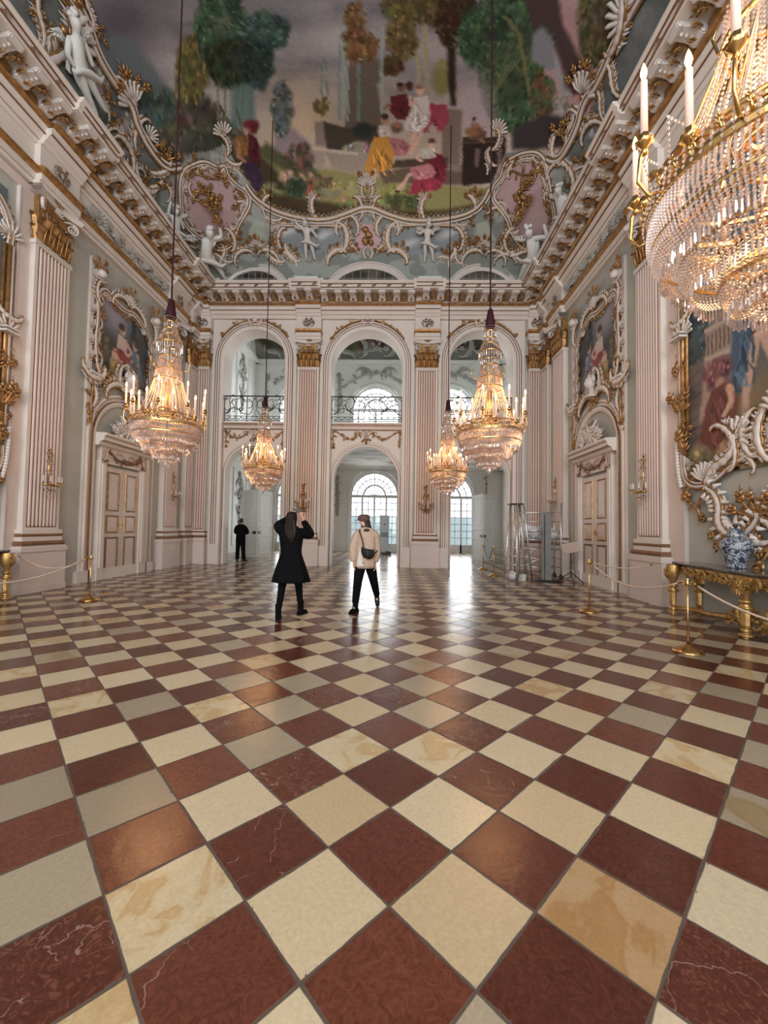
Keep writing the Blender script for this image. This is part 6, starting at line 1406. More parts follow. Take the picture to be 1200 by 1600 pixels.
# ================================================================== LARGE WALL PAINTINGS (near bays)
def big_painting(w):
    F0 = FRM[w]; side = 'left' if w == 'L' else 'right'; c = 5.92 if w == 'R' else 5.76; hw = 2.0; zb, zt = 2.62, 7.6
    o = F0.p(c, 5.0, 0.05); t = thing('framed_painting', 'very large figure painting in a gilt rocaille frame above the console table' if w == 'R' else 'large framed panel cut by the left picture edge, gilt and white frame', 'painting', o)
    us = np.linspace(c-hw, c+hw, 210); zs = np.linspace(zb-0.1, zt+0.5, 270)
    g = MB(); g.grid(np.array([[F0.p(u, z, 0.05) for u in us] for z in zs]))
    UZ = np.array([(u, z) for z in zs for u in us])
    # painted in photograph-like units: 100 units per metre, x from the far edge towards the viewer
    X = (c+hw-UZ[:, 0])*100; Y = (zt-(0.42 if w == 'R' else 0)-UZ[:, 1])*100; cv = Canvas(X, Y, 1.3)
    cv.fill((84, 84, 84)); cv.mixin(np.clip((250-cv.y)/150, 0, 1), (84, 98, 106)); cl = fbm(cv.x/50, cv.y/80, 5); cv.mixin(np.clip((cl-.5)*4, 0, 1)*0.6, (120, 122, 124)); cv.mixin(np.clip((cv.y-300)/60, 0, 1), (122, 98, 62))
    if w == 'R':
        cv.dabs(20, 200, 30, 70, [(62, 76, 80), (78, 92, 92), (50, 60, 62)], 80, 10)
        cv.poly([(-10, 262), (60, 248), (70, 330), (50, 420), (-10, 430)], (98, 84, 78), 1, 3)
        for k in range(7): cv.line([(-10, 285+k*20), (50, 268+k*20)], 3, (78, 64, 58), 0.8)
        cv.poly([(48, 205), (105, 212), (105, 262), (48, 258)], (142, 118, 104), 1, 2); 
        for k in range(6): cv.line([(54+k*9, 216), (54+k*9, 252)], 4, (88, 72, 66))
        cv.line([(44, 205), (110, 210)], 7, (160, 136, 120)); cv.line([(44, 258), (110, 264)], 8, (160, 136, 120))
        cv.poly([(44, 262), (84, 270), (70, 350), (30, 372)], (150, 122, 104), 1, 3)
        cv.dabs(130, 440, 120, 30, [(120, 98, 60), (98, 80, 48), (140, 118, 78)], 120, 12, 1.4); cv.dabs(60, 470, 50, 20, [(52, 46, 34), (66, 62, 42), (40, 36, 28)], 70, 9)
        cv.poly([(110, 200), (140, 190), (150, 240), (138, 300), (120, 345), (104, 330), (104, 260)], (58, 82, 108), 1, 3)
        # seated nude with drapery
        cv.poly([(140, 200), (200, 190), (210, 260), (160, 275), (135, 250)], (96, 44, 46), 1, 3)
        cv.poly([(135, 262), (165, 250), (185, 262), (190, 235), (240, 226), (242, 260), (205, 290), (180, 330), (158, 275), (142, 330), (132, 390), (122, 388), (126, 320)], (172, 136, 116), 1, 2)
        cv.line([(158, 190), (176, 232), (150, 252)], 13, (168, 132, 112)); cv.poly([(182, 290), (240, 280), (250, 350), (200, 345)], (134, 112, 78), 1, 4)
        cv.poly([(200, 190), (300, 170), (310, 330), (250, 340), (245, 250)], (84, 38, 42), 1, 4)
        # kneeling figure in rust red with plumed helmet
        cv.ell(82, 290, 24, 18, (96, 46, 50), 0.4, -0.3); cv.ell(66, 300, 14, 18, (88, 40, 48), 0.4, 0.5); cv.ell(78, 306, 11, 13, (160, 118, 96), 0.3)
        cv.poly([(60, 318), (100, 312), (118, 350), (112, 400), (60, 425), (30, 400), (44, 350)], (104, 52, 42), 1, 3); cv.poly([(95, 316), (112, 330), (104, 362), (84, 375), (78, 350)], (172, 124, 98), 1, 2)
        cv.poly([(96, 372), (150, 415), (190, 412), (192, 430), (140, 440), (100, 410)], (128, 62, 44), 1, 3); cv.line([(84, 395), (86, 440), (70, 478)], 14, (170, 124, 98)); cv.line([(66, 330), (44, 360), (60, 376)], 8, (168, 122, 98))
        D = cv.drape
        D([(60, 318), (84, 316), (100, 350), (104, 400), (62, 424), (32, 400), (46, 350)], (100, 48, 40), 34, 4); D([(96, 372), (150, 415), (190, 412), (192, 428), (140, 440), (100, 410)], (126, 60, 42), 14, 4, (1, .4)); D([(140, 200), (200, 190), (205, 232), (150, 250)], (88, 38, 44), 16, 5); D([(112, 202), (138, 194), (144, 240), (136, 300), (118, 340), (106, 320)], (56, 80, 106), 22, 5)
        cv.dabs(70, 285, 26, 14, [(110, 50, 60), (80, 34, 44), (140, 84, 84)], 30, 6); cv.line([(98, 320), (100, 352), (84, 372)], 9, (182, 136, 110)); cv.line([(176, 240), (160, 262), (148, 262)], 8, (190, 152, 130), 0.7)
        cv.ell(200, 405, 30, 34, (50, 48, 40), 0.5); cv.ell(150, 390, 40, 20, (100, 96, 66), 0.5, 0, 0.7)
    g.build('canvas', M_OIL, t, o, color=lin(cv.c))
    mw = MB(); mg2 = MB(); f = Fr(F0.p(0, 0, 0.05), F0.U, F0.V, F0.N)
    a0, a1 = c-hw-0.0, c+hw+0.06
    for u, s_ in ((a1, 1), (a0, -1)):
        for k_, rr in ((0.0, 0.055), (-0.11*s_, 0.03), (0.1*s_, 0.03)): mg2.tube([F0.p(u+k_, 3.4, 0.08), F0.p(u+k_, zt-0.6, 0.08)], rr, 8)
        mw.tube([F0.p(u+0.045*s_, 3.4, 0.1), F0.p(u+0.045*s_, zt-0.6, 0.1)], 0.035, 8)
        # middle clasp with scrolls
        z = 5.35; shell(mw, mg2, f, u, z-0.1, 0.34, PI/2+0.3*s_, n=7); scroll(mw, mg2, f, u+0.04*s_, z+0.28, 0.55, -0.15*s_, -1, 'C', 0, 0.15); scroll(mw, mg2, f, u, z-0.2, 0.4, PI/2, -s_, 'S', 0, 0.13); tuft(mg2, f, u+0.05*s_, z-0.45, 0.4, -PI/2, 4, 1.4); wbox(mw, w, u-0.16, u+0.16, 0.1, 0.26, z-0.14, z-0.1); wbox(mw, w, u-0.13, u+0.13, 0.1, 0.24, z-0.05, z-0.02)
        tuft(mg2, f, u, 3.75, 0.55, PI/2, 5, 1.2); tuft(mg2, f, u, 3.4, 0.3, PI/2+0.8*s_, 4, 2.6); tuft(mg2, f, u-0.05*s_, 2.95, 0.5, PI/2, 3, 0.5)
        for k_ in range(16): mw.ball(F0.p(u+0.14*s_-0.10*s_*(k_/15)**3, 3.35-k_*0.065, 0.12), 0.045, 7, 5)
        # bottom corner sweeping in
        path = [(u+0.05*s_, 3.0), (u+0.06*s_, 2.7), (u-0.05*s_, 2.42), (u-0.35*s_, 2.3), (u-0.75*s_, 2.38), (u-1.1*s_, 2.6), (u-1.5*s_, 2.75), (u-1.98*s_, 2.72)]
        rococo(mw, mg2, [F0.p(x, y, 0.06) for x, y in path], lambda p: F0.N, 0.085, (1 if w == 'R' else -1)*s_, seed=5, dens=0.7)
        shell(mw, mg2, f, u-0.52*s_, 2.38, 0.38, PI/2+0.2*s_, n=9)
        sprig(mg2, f, [(u-0.0*s_, 2.35), (u-0.1*s_, 2.1), (u-0.35*s_, 2.0), (u-0.45*s_, 1.75)], 0.3, 0.5)
        # big pendent S scroll with pierced rocaille edge
        big = np.array([(0.55, 2.3), (0.78, 2.18), (0.9, 1.95), (0.85, 1.7), (0.98, 1.48), (1.25, 1.42), (1.5, 1.55), (1.65, 1.8)])
        pth = smoothpath([(u-x*s_, z) for x, z in big], 2); P3 = [F0.p(x, z, 0.12) for x, z in pth]; R = 0.06*np.sin(np.linspace(0.35, PI-0.3, len(pth)))
        mw.tube(P3, R, 8); mw.tube([p-0.05*F0.N for p in np.array(P3)], R*2.3, 8, N=F0.N, flat=0.22); T = np.gradient(pth, axis=0); T /= np.linalg.norm(T, axis=1)[:, None]; Nn = np.stack([-T[:, 1], T[:, 0]], 1)
        mg2.tube([F0.p(p[0]+q[0]*0.075, p[1]+q[1]*0.075, 0.12) for p, q in zip(pth, Nn)], 0.03, 6); mg2.tube([F0.p(p[0]-q[0]*0.075, p[1]-q[1]*0.075, 0.12) for p, q in zip(pth, Nn)], 0.03, 6)
        for i in range(3, len(pth)-2, 2):
            for e in (-1, 1):
                p = pth[i]; q = Nn[i]*e; mw.tube([F0.p(*(p+q*0.07), 0.12), F0.p(*(p+q*0.15), 0.16), F0.p(*(p+q*0.2+T[i]*0.03), 0.09)], [0.03, 0.04, 0.018], 6)
            p = pth[i]; mg2.ball(F0.p(p[0], p[1], 0.2), 0.025, 6, 4)
        tuft(mg2, f, u-1.0*s_, 1.55, 0.4, -PI/2, 4, 2.4); tuft(mg2, f, u-1.55*s_, 1.75, 0.5, PI/2, 5, 2.8); sprig(mg2, f, [(u-1.3*s_, 1.6), (u-1.6*s_, 2.0), (u-1.9*s_, 2.1)], 0.32, 0.5)
        scroll(mw, mg2, f, u-1.45*s_, 1.5, 0.7, s_*0.6, -1, 'C', 0, 0.13); shell(mw, mg2, f, u-1.6*s_, 1.45, 0.3, -PI/2+0.9*s_, n=7)
        scroll(mw, mg2, f, u-1.05*s_, 3.0, 0.9, s_*1.1, s_, 'C', 0, 0.09); scroll(mw, mg2, f, u-1.45*s_, 3.05, 0.75, PI/2, -s_, 'C', 0, 0.10); scroll(mw, mg2, f, u-1.3*s_, 2.75, 0.6, 0.3*s_, -1, 'S', 0, 0.09); shell(mw, mg2, f, u-1.2*s_, 3.05, 0.36, PI-0.6 if s_ > 0 else 0.6, n=7)
        scroll(mw, mg2, f, u-0.9*s_, 2.65, 0.8, -s_*0.3, 1, 'S', 0, 0.12)
        # top: curved rise
        tp = [(u+0.02*s_, zt-0.6), (u+0.05*s_, zt-0.25), (u-0.1*s_, zt+0.1), (u-0.4*s_, zt+0.3), (u-0.9*s_, zt+0.25), (u-1.4*s_, zt+0.4), (u-1.98*s_, zt+0.45)]
        rococo(mw, mg2, [F0.p(x, y, 0.06) for x, y in tp], lambda p: F0.N, 0.1, (-1 if w == 'R' else 1)*s_, seed=6, dens=1.0)
        shell(mw, mg2, f, u, zt-0.45, 0.34, PI/2, n=7)
    # crest in the middle of the lower edge with a pierced shell
    for s_ in (-1, 1): scroll(mw, mg2, f, c+s_*0.32, 3.0, 0.9, PI/2, -s_, 'C', 0, 0.09); scroll(mw, mg2, f, c+s_*0.18, 3.0, 0.6, PI/2, -s_, 'C', 0, 0.09); scroll(mw, mg2, f, c+s_*0.35, 1.55, 0.9, s_*0.8, 1, 'C', 0, 0.09); tuft(mg2, f, c+s_*0.2, 1.35, 0.5, -PI/2, 4, 2)
    shell(mw, mg2, f, c, 3.25, 0.42, PI/2, n=9); shell(mw, mg2, f, c, 1.75, 0.5, PI/2, n=11); tuft(mw, f, c-0.2, 3.5, 0.5, 1.3, 2, 0.6)
    mw.build('white_scrollwork', M_WHITE, t, o); mg2.build('gilded_frame', M_GOLD, t, o)
    return t
big_painting('R'); big_painting('L')

# ---- crystal sconces on the side pilasters
def crystal_sconce(w, s, z, label):
    F0 = FRM[w]; d0 = 0.2; o = F0.p(s, z, d0); t = thing('wall_sconce', label, 'sconce', o)
    f = Fr(F0.p(s, z, d0), F0.U, F0.V, F0.N)
    m = MB(); m.tube([f.p(0, -0.1, 0.05), f.p(0, 0.8, 0.05)], 0.014, 6)
    m.tube([f.p(0.2*math.cos(a), 0.02, 0.1+0.12*math.sin(a)) for a in np.linspace(0, PI, 12)], 0.018, 6); m.tube([f.p(0.15*math.cos(a), -0.1, 0.1+0.1*math.sin(a)) for a in np.linspace(0, PI, 12)], 0.012, 6)
    for q in (0.34, 0.55, 0.72): m.tube([f.p(0.07*math.cos(a), q, 0.07+0.05*math.sin(a)) for a in np.linspace(0, 2*PI, 12)], 0.009, 5)
    m.ball(f.p(0, 0.82, 0.05), 0.03); m.build('gilt_stem', M_BRASS, t, o)
    for k, a in enumerate(np.linspace(0.1, PI-0.1, 5)):
        p = f.p(0.22*math.cos(a), 0.04, 0.12+0.16*math.sin(a)); m = MB(); m.tube([f.p(0.1*math.cos(a), 0.0, 0.1), p-np.array([0, 0, 0.03]), p], 0.009, 5); m.lathe([(0, 0), (0.03, 0.005), (0.014, 0.015), (0.015, 0.045), (0, 0.045)], 8, p); m.build('arm', M_BRASS, t, o)
        m = MB(); m.lathe([(0.009, 0), (0.009, 0.12), (0, 0.125)], 8, p+np.array([0, 0, 0.045])); m.build('candle', M_CREAM, t, o)
    m = MB()
    for r, zz, n in ((0.2, -0.03, 14), (0.15, -0.15, 11), (0.07, 0.3, 6), (0.07, 0.5, 6), (0.06, 0.68, 5), (0.05, -0.24, 4)):
        for a in np.linspace(0, PI, n): crystal(m, f.p(r*math.cos(a), zz, 0.1+0.6*r*math.sin(a)), 0.014, 0.03)
    m.build('crystal_drops', M_CRYS, t, o)['kind'] = 'stuff'
def crystal(m, c, r, h):
    c = np.asarray(c, float)
    v = [c+(0, 0, h), c+(r, 0, 0), c+(0, r, 0), c-(r, 0, 0), c-(0, r, 0), c-(0, 0, h)]
    m.raw(v, [(0, 1, 2), (0, 2, 3), (0, 3, 4), (0, 4, 1), (5, 2, 1), (5, 3, 2), (5, 4, 3), (5, 1, 4)], False)
crystal_sconce('L', 8.78, 2.28, 'crystal and gilt sconce low on the nearest pilaster of the left wall')
crystal_sconce('L', 13.86, 2.4, 'crystal and gilt sconce on the far pilaster of the left wall, under the chandelier')
crystal_sconce('R', 8.98, 2.32, 'crystal and gilt sconce on the nearest pilaster of the right wall')
crystal_sconce('R', 13.86, 2.4, 'crystal sconce above the scaffold on the right wall pilaster')
# ================================================================== CHANDELIERS
def string(m, P, n, r, h):
    P = np.asarray(P, float); d = np.r_[0, np.cumsum(np.linalg.norm(np.diff(P, axis=0), axis=1))]; t = np.linspace(0, d[-1], n)
    Q = np.stack([np.interp(t, d, P[:, k]) for k in range(3)], 1)
    o = np.array([(0, 0, h), (r, 0, 0), (0, r, 0), (-r, 0, 0), (0, -r, 0), (0, 0, -h)])
    V = (Q[:, None, :]+o[None]).reshape(-1, 3); F0 = np.array([(0, 1, 2), (0, 2, 3), (0, 3, 4), (0, 4, 1), (5, 2, 1), (5, 3, 2), (5, 4, 3), (5, 1, 4)])
    m.raw(V, (F0[None]+np.arange(n)[:, None, None]*6).reshape(-1, 3), False)
def prism(m, c, r, h):
    c = np.asarray(c, float); a = rnd.random()*3; R = [(math.cos(a+k*PI/2)*r, math.sin(a+k*PI/2)*r, 0) for k in range(4)]
    v = [c]+[c+np.array(q)*0.6-(0, 0, h*0.1) for q in R]+[c+np.array(q)-(0, 0, h*0.8) for q in R]+[c-(0, 0, h)]
    m.raw(v[:9], [(1+i, 1+(i+1) % 4, 5+(i+1) % 4, 5+i) for i in range(4)], False); m.raw([v[0]]+v[1:5], [(0, 1+i, 1+(i+1) % 4) for i in range(4)], False); m.raw([v[9]]+v[5:9], [(0, 1+(i+1) % 4, 1+i) for i in range(4)], False)
def curtain(m, prof, nst, nb, r=0.0085, h=0.011, fringe=0.0, wave=0.0, nw=8):
    prof = np.asarray(prof, float)
    for k in range(nst):
        a = 2*PI*k/nst; c, s_ = math.cos(a), math.sin(a)
        P = [(q[0]*c, q[0]*s_, q[1]-wave*abs(math.sin(a*nw/2))*(i/(len(prof)-1.0))) for i, q in enumerate(prof)]
        string(m, P, nb, r, h)
        if fringe: prism(m, (P[-1][0], P[-1][1], P[-1][2]-0.008), 0.007, fringe*(0.8+0.2*(k % 2)))
def ring(m, r, z, w=0.012, hgt=0.018, n=48):
    a = np.linspace(0, 2*PI, n, endpoint=False); G = [[((r+dx)*math.cos(k), (r+dx)*math.sin(k), z+dz) for dx, dz in ((-w, -hgt), (w, -hgt), (w*1.4, 0), (w, hgt), (-w, hgt))] for k in a]
    m.grid(np.array(G), False, closed_u=True, closed_v=True)
def chandelier(loc, label, near=False):
    x, y, z = loc; t = thing('chandelier', label, 'chandelier', loc, group='crystal chandeliers hanging in the hall')
    top = VZ0+VH-z
    m = MB(); m.tube([(0, 0, 2.2), (0, 0, (top+2.2)/2), (0, 0, top)], 0.014, 8); m.build('cord', M_CORD, t)
    m = MB(); m.lathe([(0.0, 1.88), (0.085, 1.88), (0.09, 1.9), (0.07, 2.05), (0.045, 2.2), (0.03, 2.22), (0, 2.22)], 16); m.build('cord_sleeve', M_CORD, t)
    g = MB()
    g.tube([(0, 0, 1.9), (0, 0, 1.0), (0, 0, -0.55)], 0.012, 6)
    for r, zz in ((0.10, 1.80), (0.10, 1.68), (0.145, 1.56), (0.20, 1.42), (0.155, 1.18), (0.19, 0.95), (0.22, 0.78), (0.46, 0.14), (0.40, -0.14), (0.24, -0.30), (0.14, -0.47)): ring(g, r, zz, 0.008, 0.009)
    ring(g, 0.53, 0.06, 0.008, 0.012, 64); ring(g, 0.55, -0.02, 0.01, 0.022, 64); ring(g, 0.39, -0.155, 0.004, 0.016); ring(g, 0.235, -0.315, 0.004, 0.014); ring(g, 0.535, -0.19, 0.003, 0.009, 64); ring(g, 0.41, -0.30, 0.003, 0.009); ring(g, 0.25, -0.45, 0.003, 0.008)
    for k in range(36):
        a = 2*PI*k/36; f = Fr((0.56*math.cos(a), 0.56*math.sin(a), 0.02), (-math.sin(a), math.cos(a), 0), (0, 0, 1), (math.cos(a), math.sin(a), 0)); leaf(g, f, 0, -0.02, 0.075, PI/2, 0.3, 2, 0.09)
    for k in range(9):
        a = 2*PI*k/9; g.tube([(0.55*math.cos(a), 0.55*math.sin(a), 0), (0.40*math.cos(a), 0.40*math.sin(a), -0.14), (0.24*math.cos(a), 0.24*math.sin(a), -0.30), (0.02, 0, -0.5)], 0.004, 4)
        g.tube([(0.16*math.cos(a), 0.16*math.sin(a), 1.18), (0.2*math.cos(a), 0.2*math.sin(a), 0.8), (0.46*math.cos(a), 0.46*math.sin(a), 0.14)], 0.006, 4)
        g.tube([(0.04*math.cos(a), 0.04*math.sin(a), 0.75), (0.05*math.cos(a), 0.05*math.sin(a), 0.25)], 0.005, 4)
    for k in range(5):
        a = 2*PI*k/5+0.4; g.tube([(0.2*math.cos(a), 0.2*math.sin(a), 0.98), (0.3*math.cos(a), 0.3*math.sin(a), 0.98), (0.33*math.cos(a), 0.33*math.sin(a), 1.1), (0.29*math.cos(a), 0.29*math.sin(a), 1.15)], 0.009, 5)
    for zz, r in ((0.28, 0.13), (0.2, 0.16), (0.12, 0.13)): ring(g, r, zz, 0.012, 0.012)
    for k in range(6):  # bowl-shaped stand in the middle
        a = 2*PI*k/6; g.tube([(0.13*math.cos(a), 0.13*math.sin(a), 0.12), (0.3*math.cos(a), 0.3*math.sin(a), 0.0), (0.53*math.cos(a), 0.53*math.sin(a), 0.0)], 0.005, 4)
    g.build('gilt_frame', M_BRASS, t)
    def C(name, f):
        m = MB(); f(m); o = m.build(name, M_CRYS, t); o['kind'] = 'stuff'; return o
    C('crystal_crown', lambda m: (curtain(m, [(0.10, 1.88), (0.10, 1.80)], 20, 3, fringe=0.1, r=0.01), curtain(m, [(0.10, 1.68), (0.15, 1.56), (0.2, 1.43)], 30, 11, fringe=0.13), curtain(m, [(0.16, 1.42), (0.15, 1.28)], 20, 6, fringe=0.08)))
    C('crystal_cone', lambda m: (curtain(m, [(0.155, 1.18), (0.19, 0.95), (0.22, 0.78), (0.30, 0.5), (0.44, 0.14)], 34, 46, r=0.0095, h=0.012), curtain(m, [(0.12, 1.18), (0.13, 0.8)], 16, 16, fringe=0.08), curtain(m, [(0.21, 0.95), (0.22, 0.82)], 30, 6, fringe=0.08), curtain(m, [(0.10, 0.75), (0.14, 0.28)], 14, 18)))
    C('crystal_tier', lambda m: (curtain(m, [(0.545, -0.03), (0.55, -0.12), (0.525, -0.22), (0.49, -0.27)], 150, 18, fringe=0.07, wave=0.03, nw=9, r=0.009), curtain(m, [(0.5, -0.03), (0.46, 0.1)], 72, 6)))
    C('crystal_tier', lambda m: (curtain(m, [(0.40, -0.15), (0.42, -0.26), (0.40, -0.36), (0.37, -0.40)], 110, 17, fringe=0.07, wave=0.03, nw=9, r=0.009), curtain(m, [(0.5, -0.1), (0.42, -0.17)], 80, 5)))
    C('crystal_tier', lambda m: (curtain(m, [(0.245, -0.31), (0.255, -0.42), (0.235, -0.5), (0.215, -0.54)], 72, 15, fringe=0.06, wave=0.02, nw=9), curtain(m, [(0.37, -0.26), (0.28, -0.33)], 60, 5)))
    C('crystal_tier', lambda m: (curtain(m, [(0.14, -0.48), (0.15, -0.55), (0.12, -0.61)], 32, 7, fringe=0.05), curtain(m, [(0.24, -0.42), (0.15, -0.49)], 34, 5)))
    C('crystal_rim', lambda m: (curtain(m, [(0.555, 0.05), (0.565, -0.03)], 90, 4, r=0.010), [string(m, [(0.6*math.cos(a), 0.6*math.sin(a), 0.24), (0.52*math.cos(a+0.17), 0.52*math.sin(a+0.17), 0.08), (0.6*math.cos(a+0.35), 0.6*math.sin(a+0.35), 0.24)], 20, 0.008, 0.01) for a in np.arange(18)*0.349]))
    m = MB(); m.lathe([(0.0, -0.60), (0.02, -0.61), (0.045, -0.65), (0.05, -0.69), (0.03, -0.73), (0.0, -0.75)], 10, smooth=False); m.build('pendant_drop', M_CRYS, t)
    first = None
    for k in range(18):
        up = k % 2 == 0; a = 2*PI*k/18+0.12; R = 0.62 if up else 0.56; zb = 0.24 if up else 0.07
        if first is None or k == 1:
            m = MB(); m.tube([(0.54, 0, 0.0), (0.60, 0, -0.02), (R+0.03, 0, 0.05), (R+0.02, 0, zb-0.07), (R, 0, zb-0.02)] if up else [(0.52, 0, 0.0), (R, 0, 0.0), (R, 0, zb-0.02)], 0.009, 6)
            m.lathe([(0.0, -0.03), (0.012, -0.02), (0.03, 0.0), (0.042, 0.012), (0.02, 0.014), (0.022, 0.05), (0.0, 0.05)], 12, (R, 0, zb), lobes=6, la=0.1); m.ball((R, 0, zb-0.04), 0.018, 6, 4)
            arm = m.build('candle_arm', M_BRASS, t)
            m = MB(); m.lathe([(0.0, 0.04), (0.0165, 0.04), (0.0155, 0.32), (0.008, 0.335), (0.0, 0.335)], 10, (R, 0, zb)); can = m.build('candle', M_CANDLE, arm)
            m = MB(); m.lathe([(0.0, 0.335), (0.011, 0.345), (0.016, 0.365), (0.010, 0.395), (0.0, 0.42)], 8, (R, 0, zb)); fl = m.build('flame_bulb', M_FLAME, arm)
            if first is None: first = (arm, can, fl)
            else: second = (arm, can, fl)
            arm.rotation_euler = (0, 0, a)
        else:
            s_ = first if up else second
            arm = s_[0].copy(); COL.objects.link(arm); arm.parent = t; arm.rotation_euler = (0, 0, a)
            for q in s_[1:]: c = q.copy(); COL.objects.link(c); c.parent = arm
    l = bpy.data.lights.new('candle_glow', 'POINT'); l.energy = CH_W; l.color = (1.0, 0.54, 0.24); l.shadow_soft_size = 0.42
    lo = bpy.data.objects.new('candle_glow', l); COL.objects.link(lo); lo.parent = t; lo.location = (0, 0, 0.5)
    return t
def dup_all(t, loc, label):
    n = t.copy(); COL.objects.link(n); n.location = loc; n['label'] = label
    for ch in list(t.children):
        c = ch.copy(); COL.objects.link(c); c.parent = n
        for g in list(ch.children): d = g.copy(); COL.objects.link(d); d.parent = c
    return n
CH_W = 45
ch0 = chandelier((-3.95, 6.95, 3.2), 'large crystal chandelier in front of the left wall door, hanging on a maroon cord')
bpy.context.view_layer.update()
dup_all(ch0, (1.66, 7.25, 3.2), 'large crystal chandelier right of the centre, overlapping a smaller-looking one behind it')
dup_all(ch0, (-3.98, 12.3, 3.2), 'far crystal chandelier hanging before the left arch')
dup_all(ch0, (1.60, 12.5, 3.2), 'far crystal chandelier before the right pier, partly behind the larger one')
c5 = dup_all(ch0, (1.82, 1.93, 3.16), 'huge close crystal chandelier cut by the upper right picture corner'); c5.rotation_euler = (0, 0, 0.14)

# ================================================================== CONSOLE TABLES AND VASE
def console(xw, s, y0, y1, label, detail=True):
    """xw: wall side x, s: direction into the room"""
    o = (xw, (y0+y1)/2, 0); t = thing('console_table', label, 'table', o); zt = 0.95
    yc = (y0+y1)/2; hl = (y1-y0)/2
    def fx(u): return 0.66+0.10*math.cos(u*PI)-0.0*abs(u)+0.05*math.cos(3*u*PI)*0.6   # front edge depth
    us = np.linspace(-1, 1, 61); edge = [(xw+s*fx(u)*(1 if abs(u) < 0.97 else 0.93), yc+u*(hl+0.1)) for u in us]
    m = MB(); P = [(xw+s*0.03, edge[0][1])]+edge+[(xw+s*0.03, edge[-1][1])]
    n = len(P)
    for k, (z, e) in enumerate(((zt, 0), (zt-0.035, 0))): pass
    top = [(p[0], p[1], zt) for p in P]; bot = [(p[0]-s*0.02*(0 < i < n-1), p[1], zt-0.05) for i, p in enumerate(P)]; mid = [(p[0]+s*0.012*(0 < i < n-1), p[1], zt-0.02) for i, p in enumerate(P)]
    m.polys(top, [tuple(range(n))]); m.polys(bot, [tuple(range(n))]); m.grid(np.array([top, mid, bot]), False, closed_v=True); m.build('marble_top', M_DARKMARB, t, o)
    # carved apron
    m = MB(); ap = []
    for u in np.linspace(-0.97, 0.97, 90):
        dr = 0.11+0.05*abs(math.sin(u*PI*2.5))+0.09*math.exp(-(u/0.12)**2)
        x = xw+s*(fx(u)-0.05); y = yc+u*hl; ap.append([(x, y, zt-0.05), (x+s*0.015, y, zt-0.08), (x, y, zt-0.05-dr*0.6), (x-s*0.01, y, zt-0.05-dr), (x-s*0.04, y, zt-0.05-dr)])
    m.grid(np.array(ap), True)
    for u0 in (-0.97, 0.97): y = yc+u0*hl; m.box((xw+s*0.05, y-0.02, zt-0.2), (xw+s*(fx(u0)-0.05), y+0.02, zt-0.05))
    fa = lambda u: Fr((xw+s*(fx(u)-0.035), yc+u*hl, 0), (0, 1, 0), (0, 0, 1), (s, 0, 0))
    mo = MB(); q = np.linspace(-0.9, 0.9, 23)
    for i, u in enumerate(q):
        scroll(mo, mo, fa(u), 0, zt-0.13, 0.16, (i % 2)*1.2-0.3, 1 if i % 2 else -1, 'C', 0, 0.14); tuft(mo, fa(u), 0.02, zt-0.15, 0.1, -PI/2, 3, 1.8)
    for u in (-0.5, 0.0, 0.5): shell(mo, mo, fa(u), 0, zt-0.19, 0.1 if u else 0.15, -PI/2, n=7)
    m.build('apron', M_GILTWOOD, t, o); mo.build('apron_carving', M_GILTWOOD, t, o)
    # legs: scroll knee, collar, square tapering baluster, block foot
    legs = [(0.60, hl*0.96), (0.60, 0.0), (0.60, -hl*0.96), (0.14, hl*0.96), (0.14, -hl*0.96), (0.12, 0.0)]
    for dx, dy in legs:
        fx_ = xw+s*(dx+(0.06 if dy == 0 and dx > 0.5 else 0)); y = yc+dy; m = MB()
        m.lathe([(0.10, 0.90), (0.115, 0.82), (0.10, 0.72), (0.07, 0.64), (0.045, 0.58), (0.04, 0.56)], 12, (fx_, y, 0), lobes=4, la=0.12)
        m.lathe([(0.04, 0.57), (0.075, 0.555), (0.085, 0.53), (0.06, 0.51), (0.05, 0.49), (0.09, 0.46), (0.095, 0.44), (0.06, 0.42)], 14, (fx_, y, 0))
        m.lathe([(0.062, 0.42), (0.055, 0.2), (0.04, 0.16)], 8, (fx_, y, 0), smooth=False, lobes=4, la=0.1)
        m.lathe([(0.04, 0.16), (0.06, 0.15), (0.065, 0.12), (0.05, 0.10), (0.055, 0.085), (0.09, 0.07), (0.09, 0.05), (0.04, 0.045), (0.035, 0.03), (0.04, 0.02), (0.03, 0.0), (0, 0)], 12, (fx_, y, 0))
        f = Fr((fx_, y, 0), (0, 1, 0), (0, 0, 1), (s, 0, 0)); f.o = np.array((fx_+s*0.09, y, 0)); leaf(m, f, 0, 0.66, 0.2, PI/2, 0, 4, 0.07)
        m.build('leg', M_GILTWOOD, t, o)
    m = MB()
    for d in (1, -1):
        yl = yc+d*hl*0.96
        m.tube([(xw+s*0.60, yl, 0.13), (xw+s*0.45, yl-d*0.1, 0.14), (xw+s*0.35, yl-d*0.3, 0.14), (xw+s*0.42, yl-d*0.6, 0.15), (xw+s*0.36, yl-d*1.0, 0.18), (xw+s*0.36, yc+d*0.1, 0.22)], [0.035, 0.04, 0.04, 0.045, 0.05, 0.05], 8)
        m.tube([(xw+s*0.14, yl, 0.13), (xw+s*0.28, yl-d*0.12, 0.14), (xw+s*0.35, yl-d*0.3, 0.14)], 0.035, 8); m.tube([(xw+s*0.60, yl, 0.12), (xw+s*0.14, yl, 0.12)], 0.025, 6)
    fs = Fr((xw+s*0.42, yc+0.15, 0), (0, 1, 0), (0, 0, 1), (s, 0, 0))
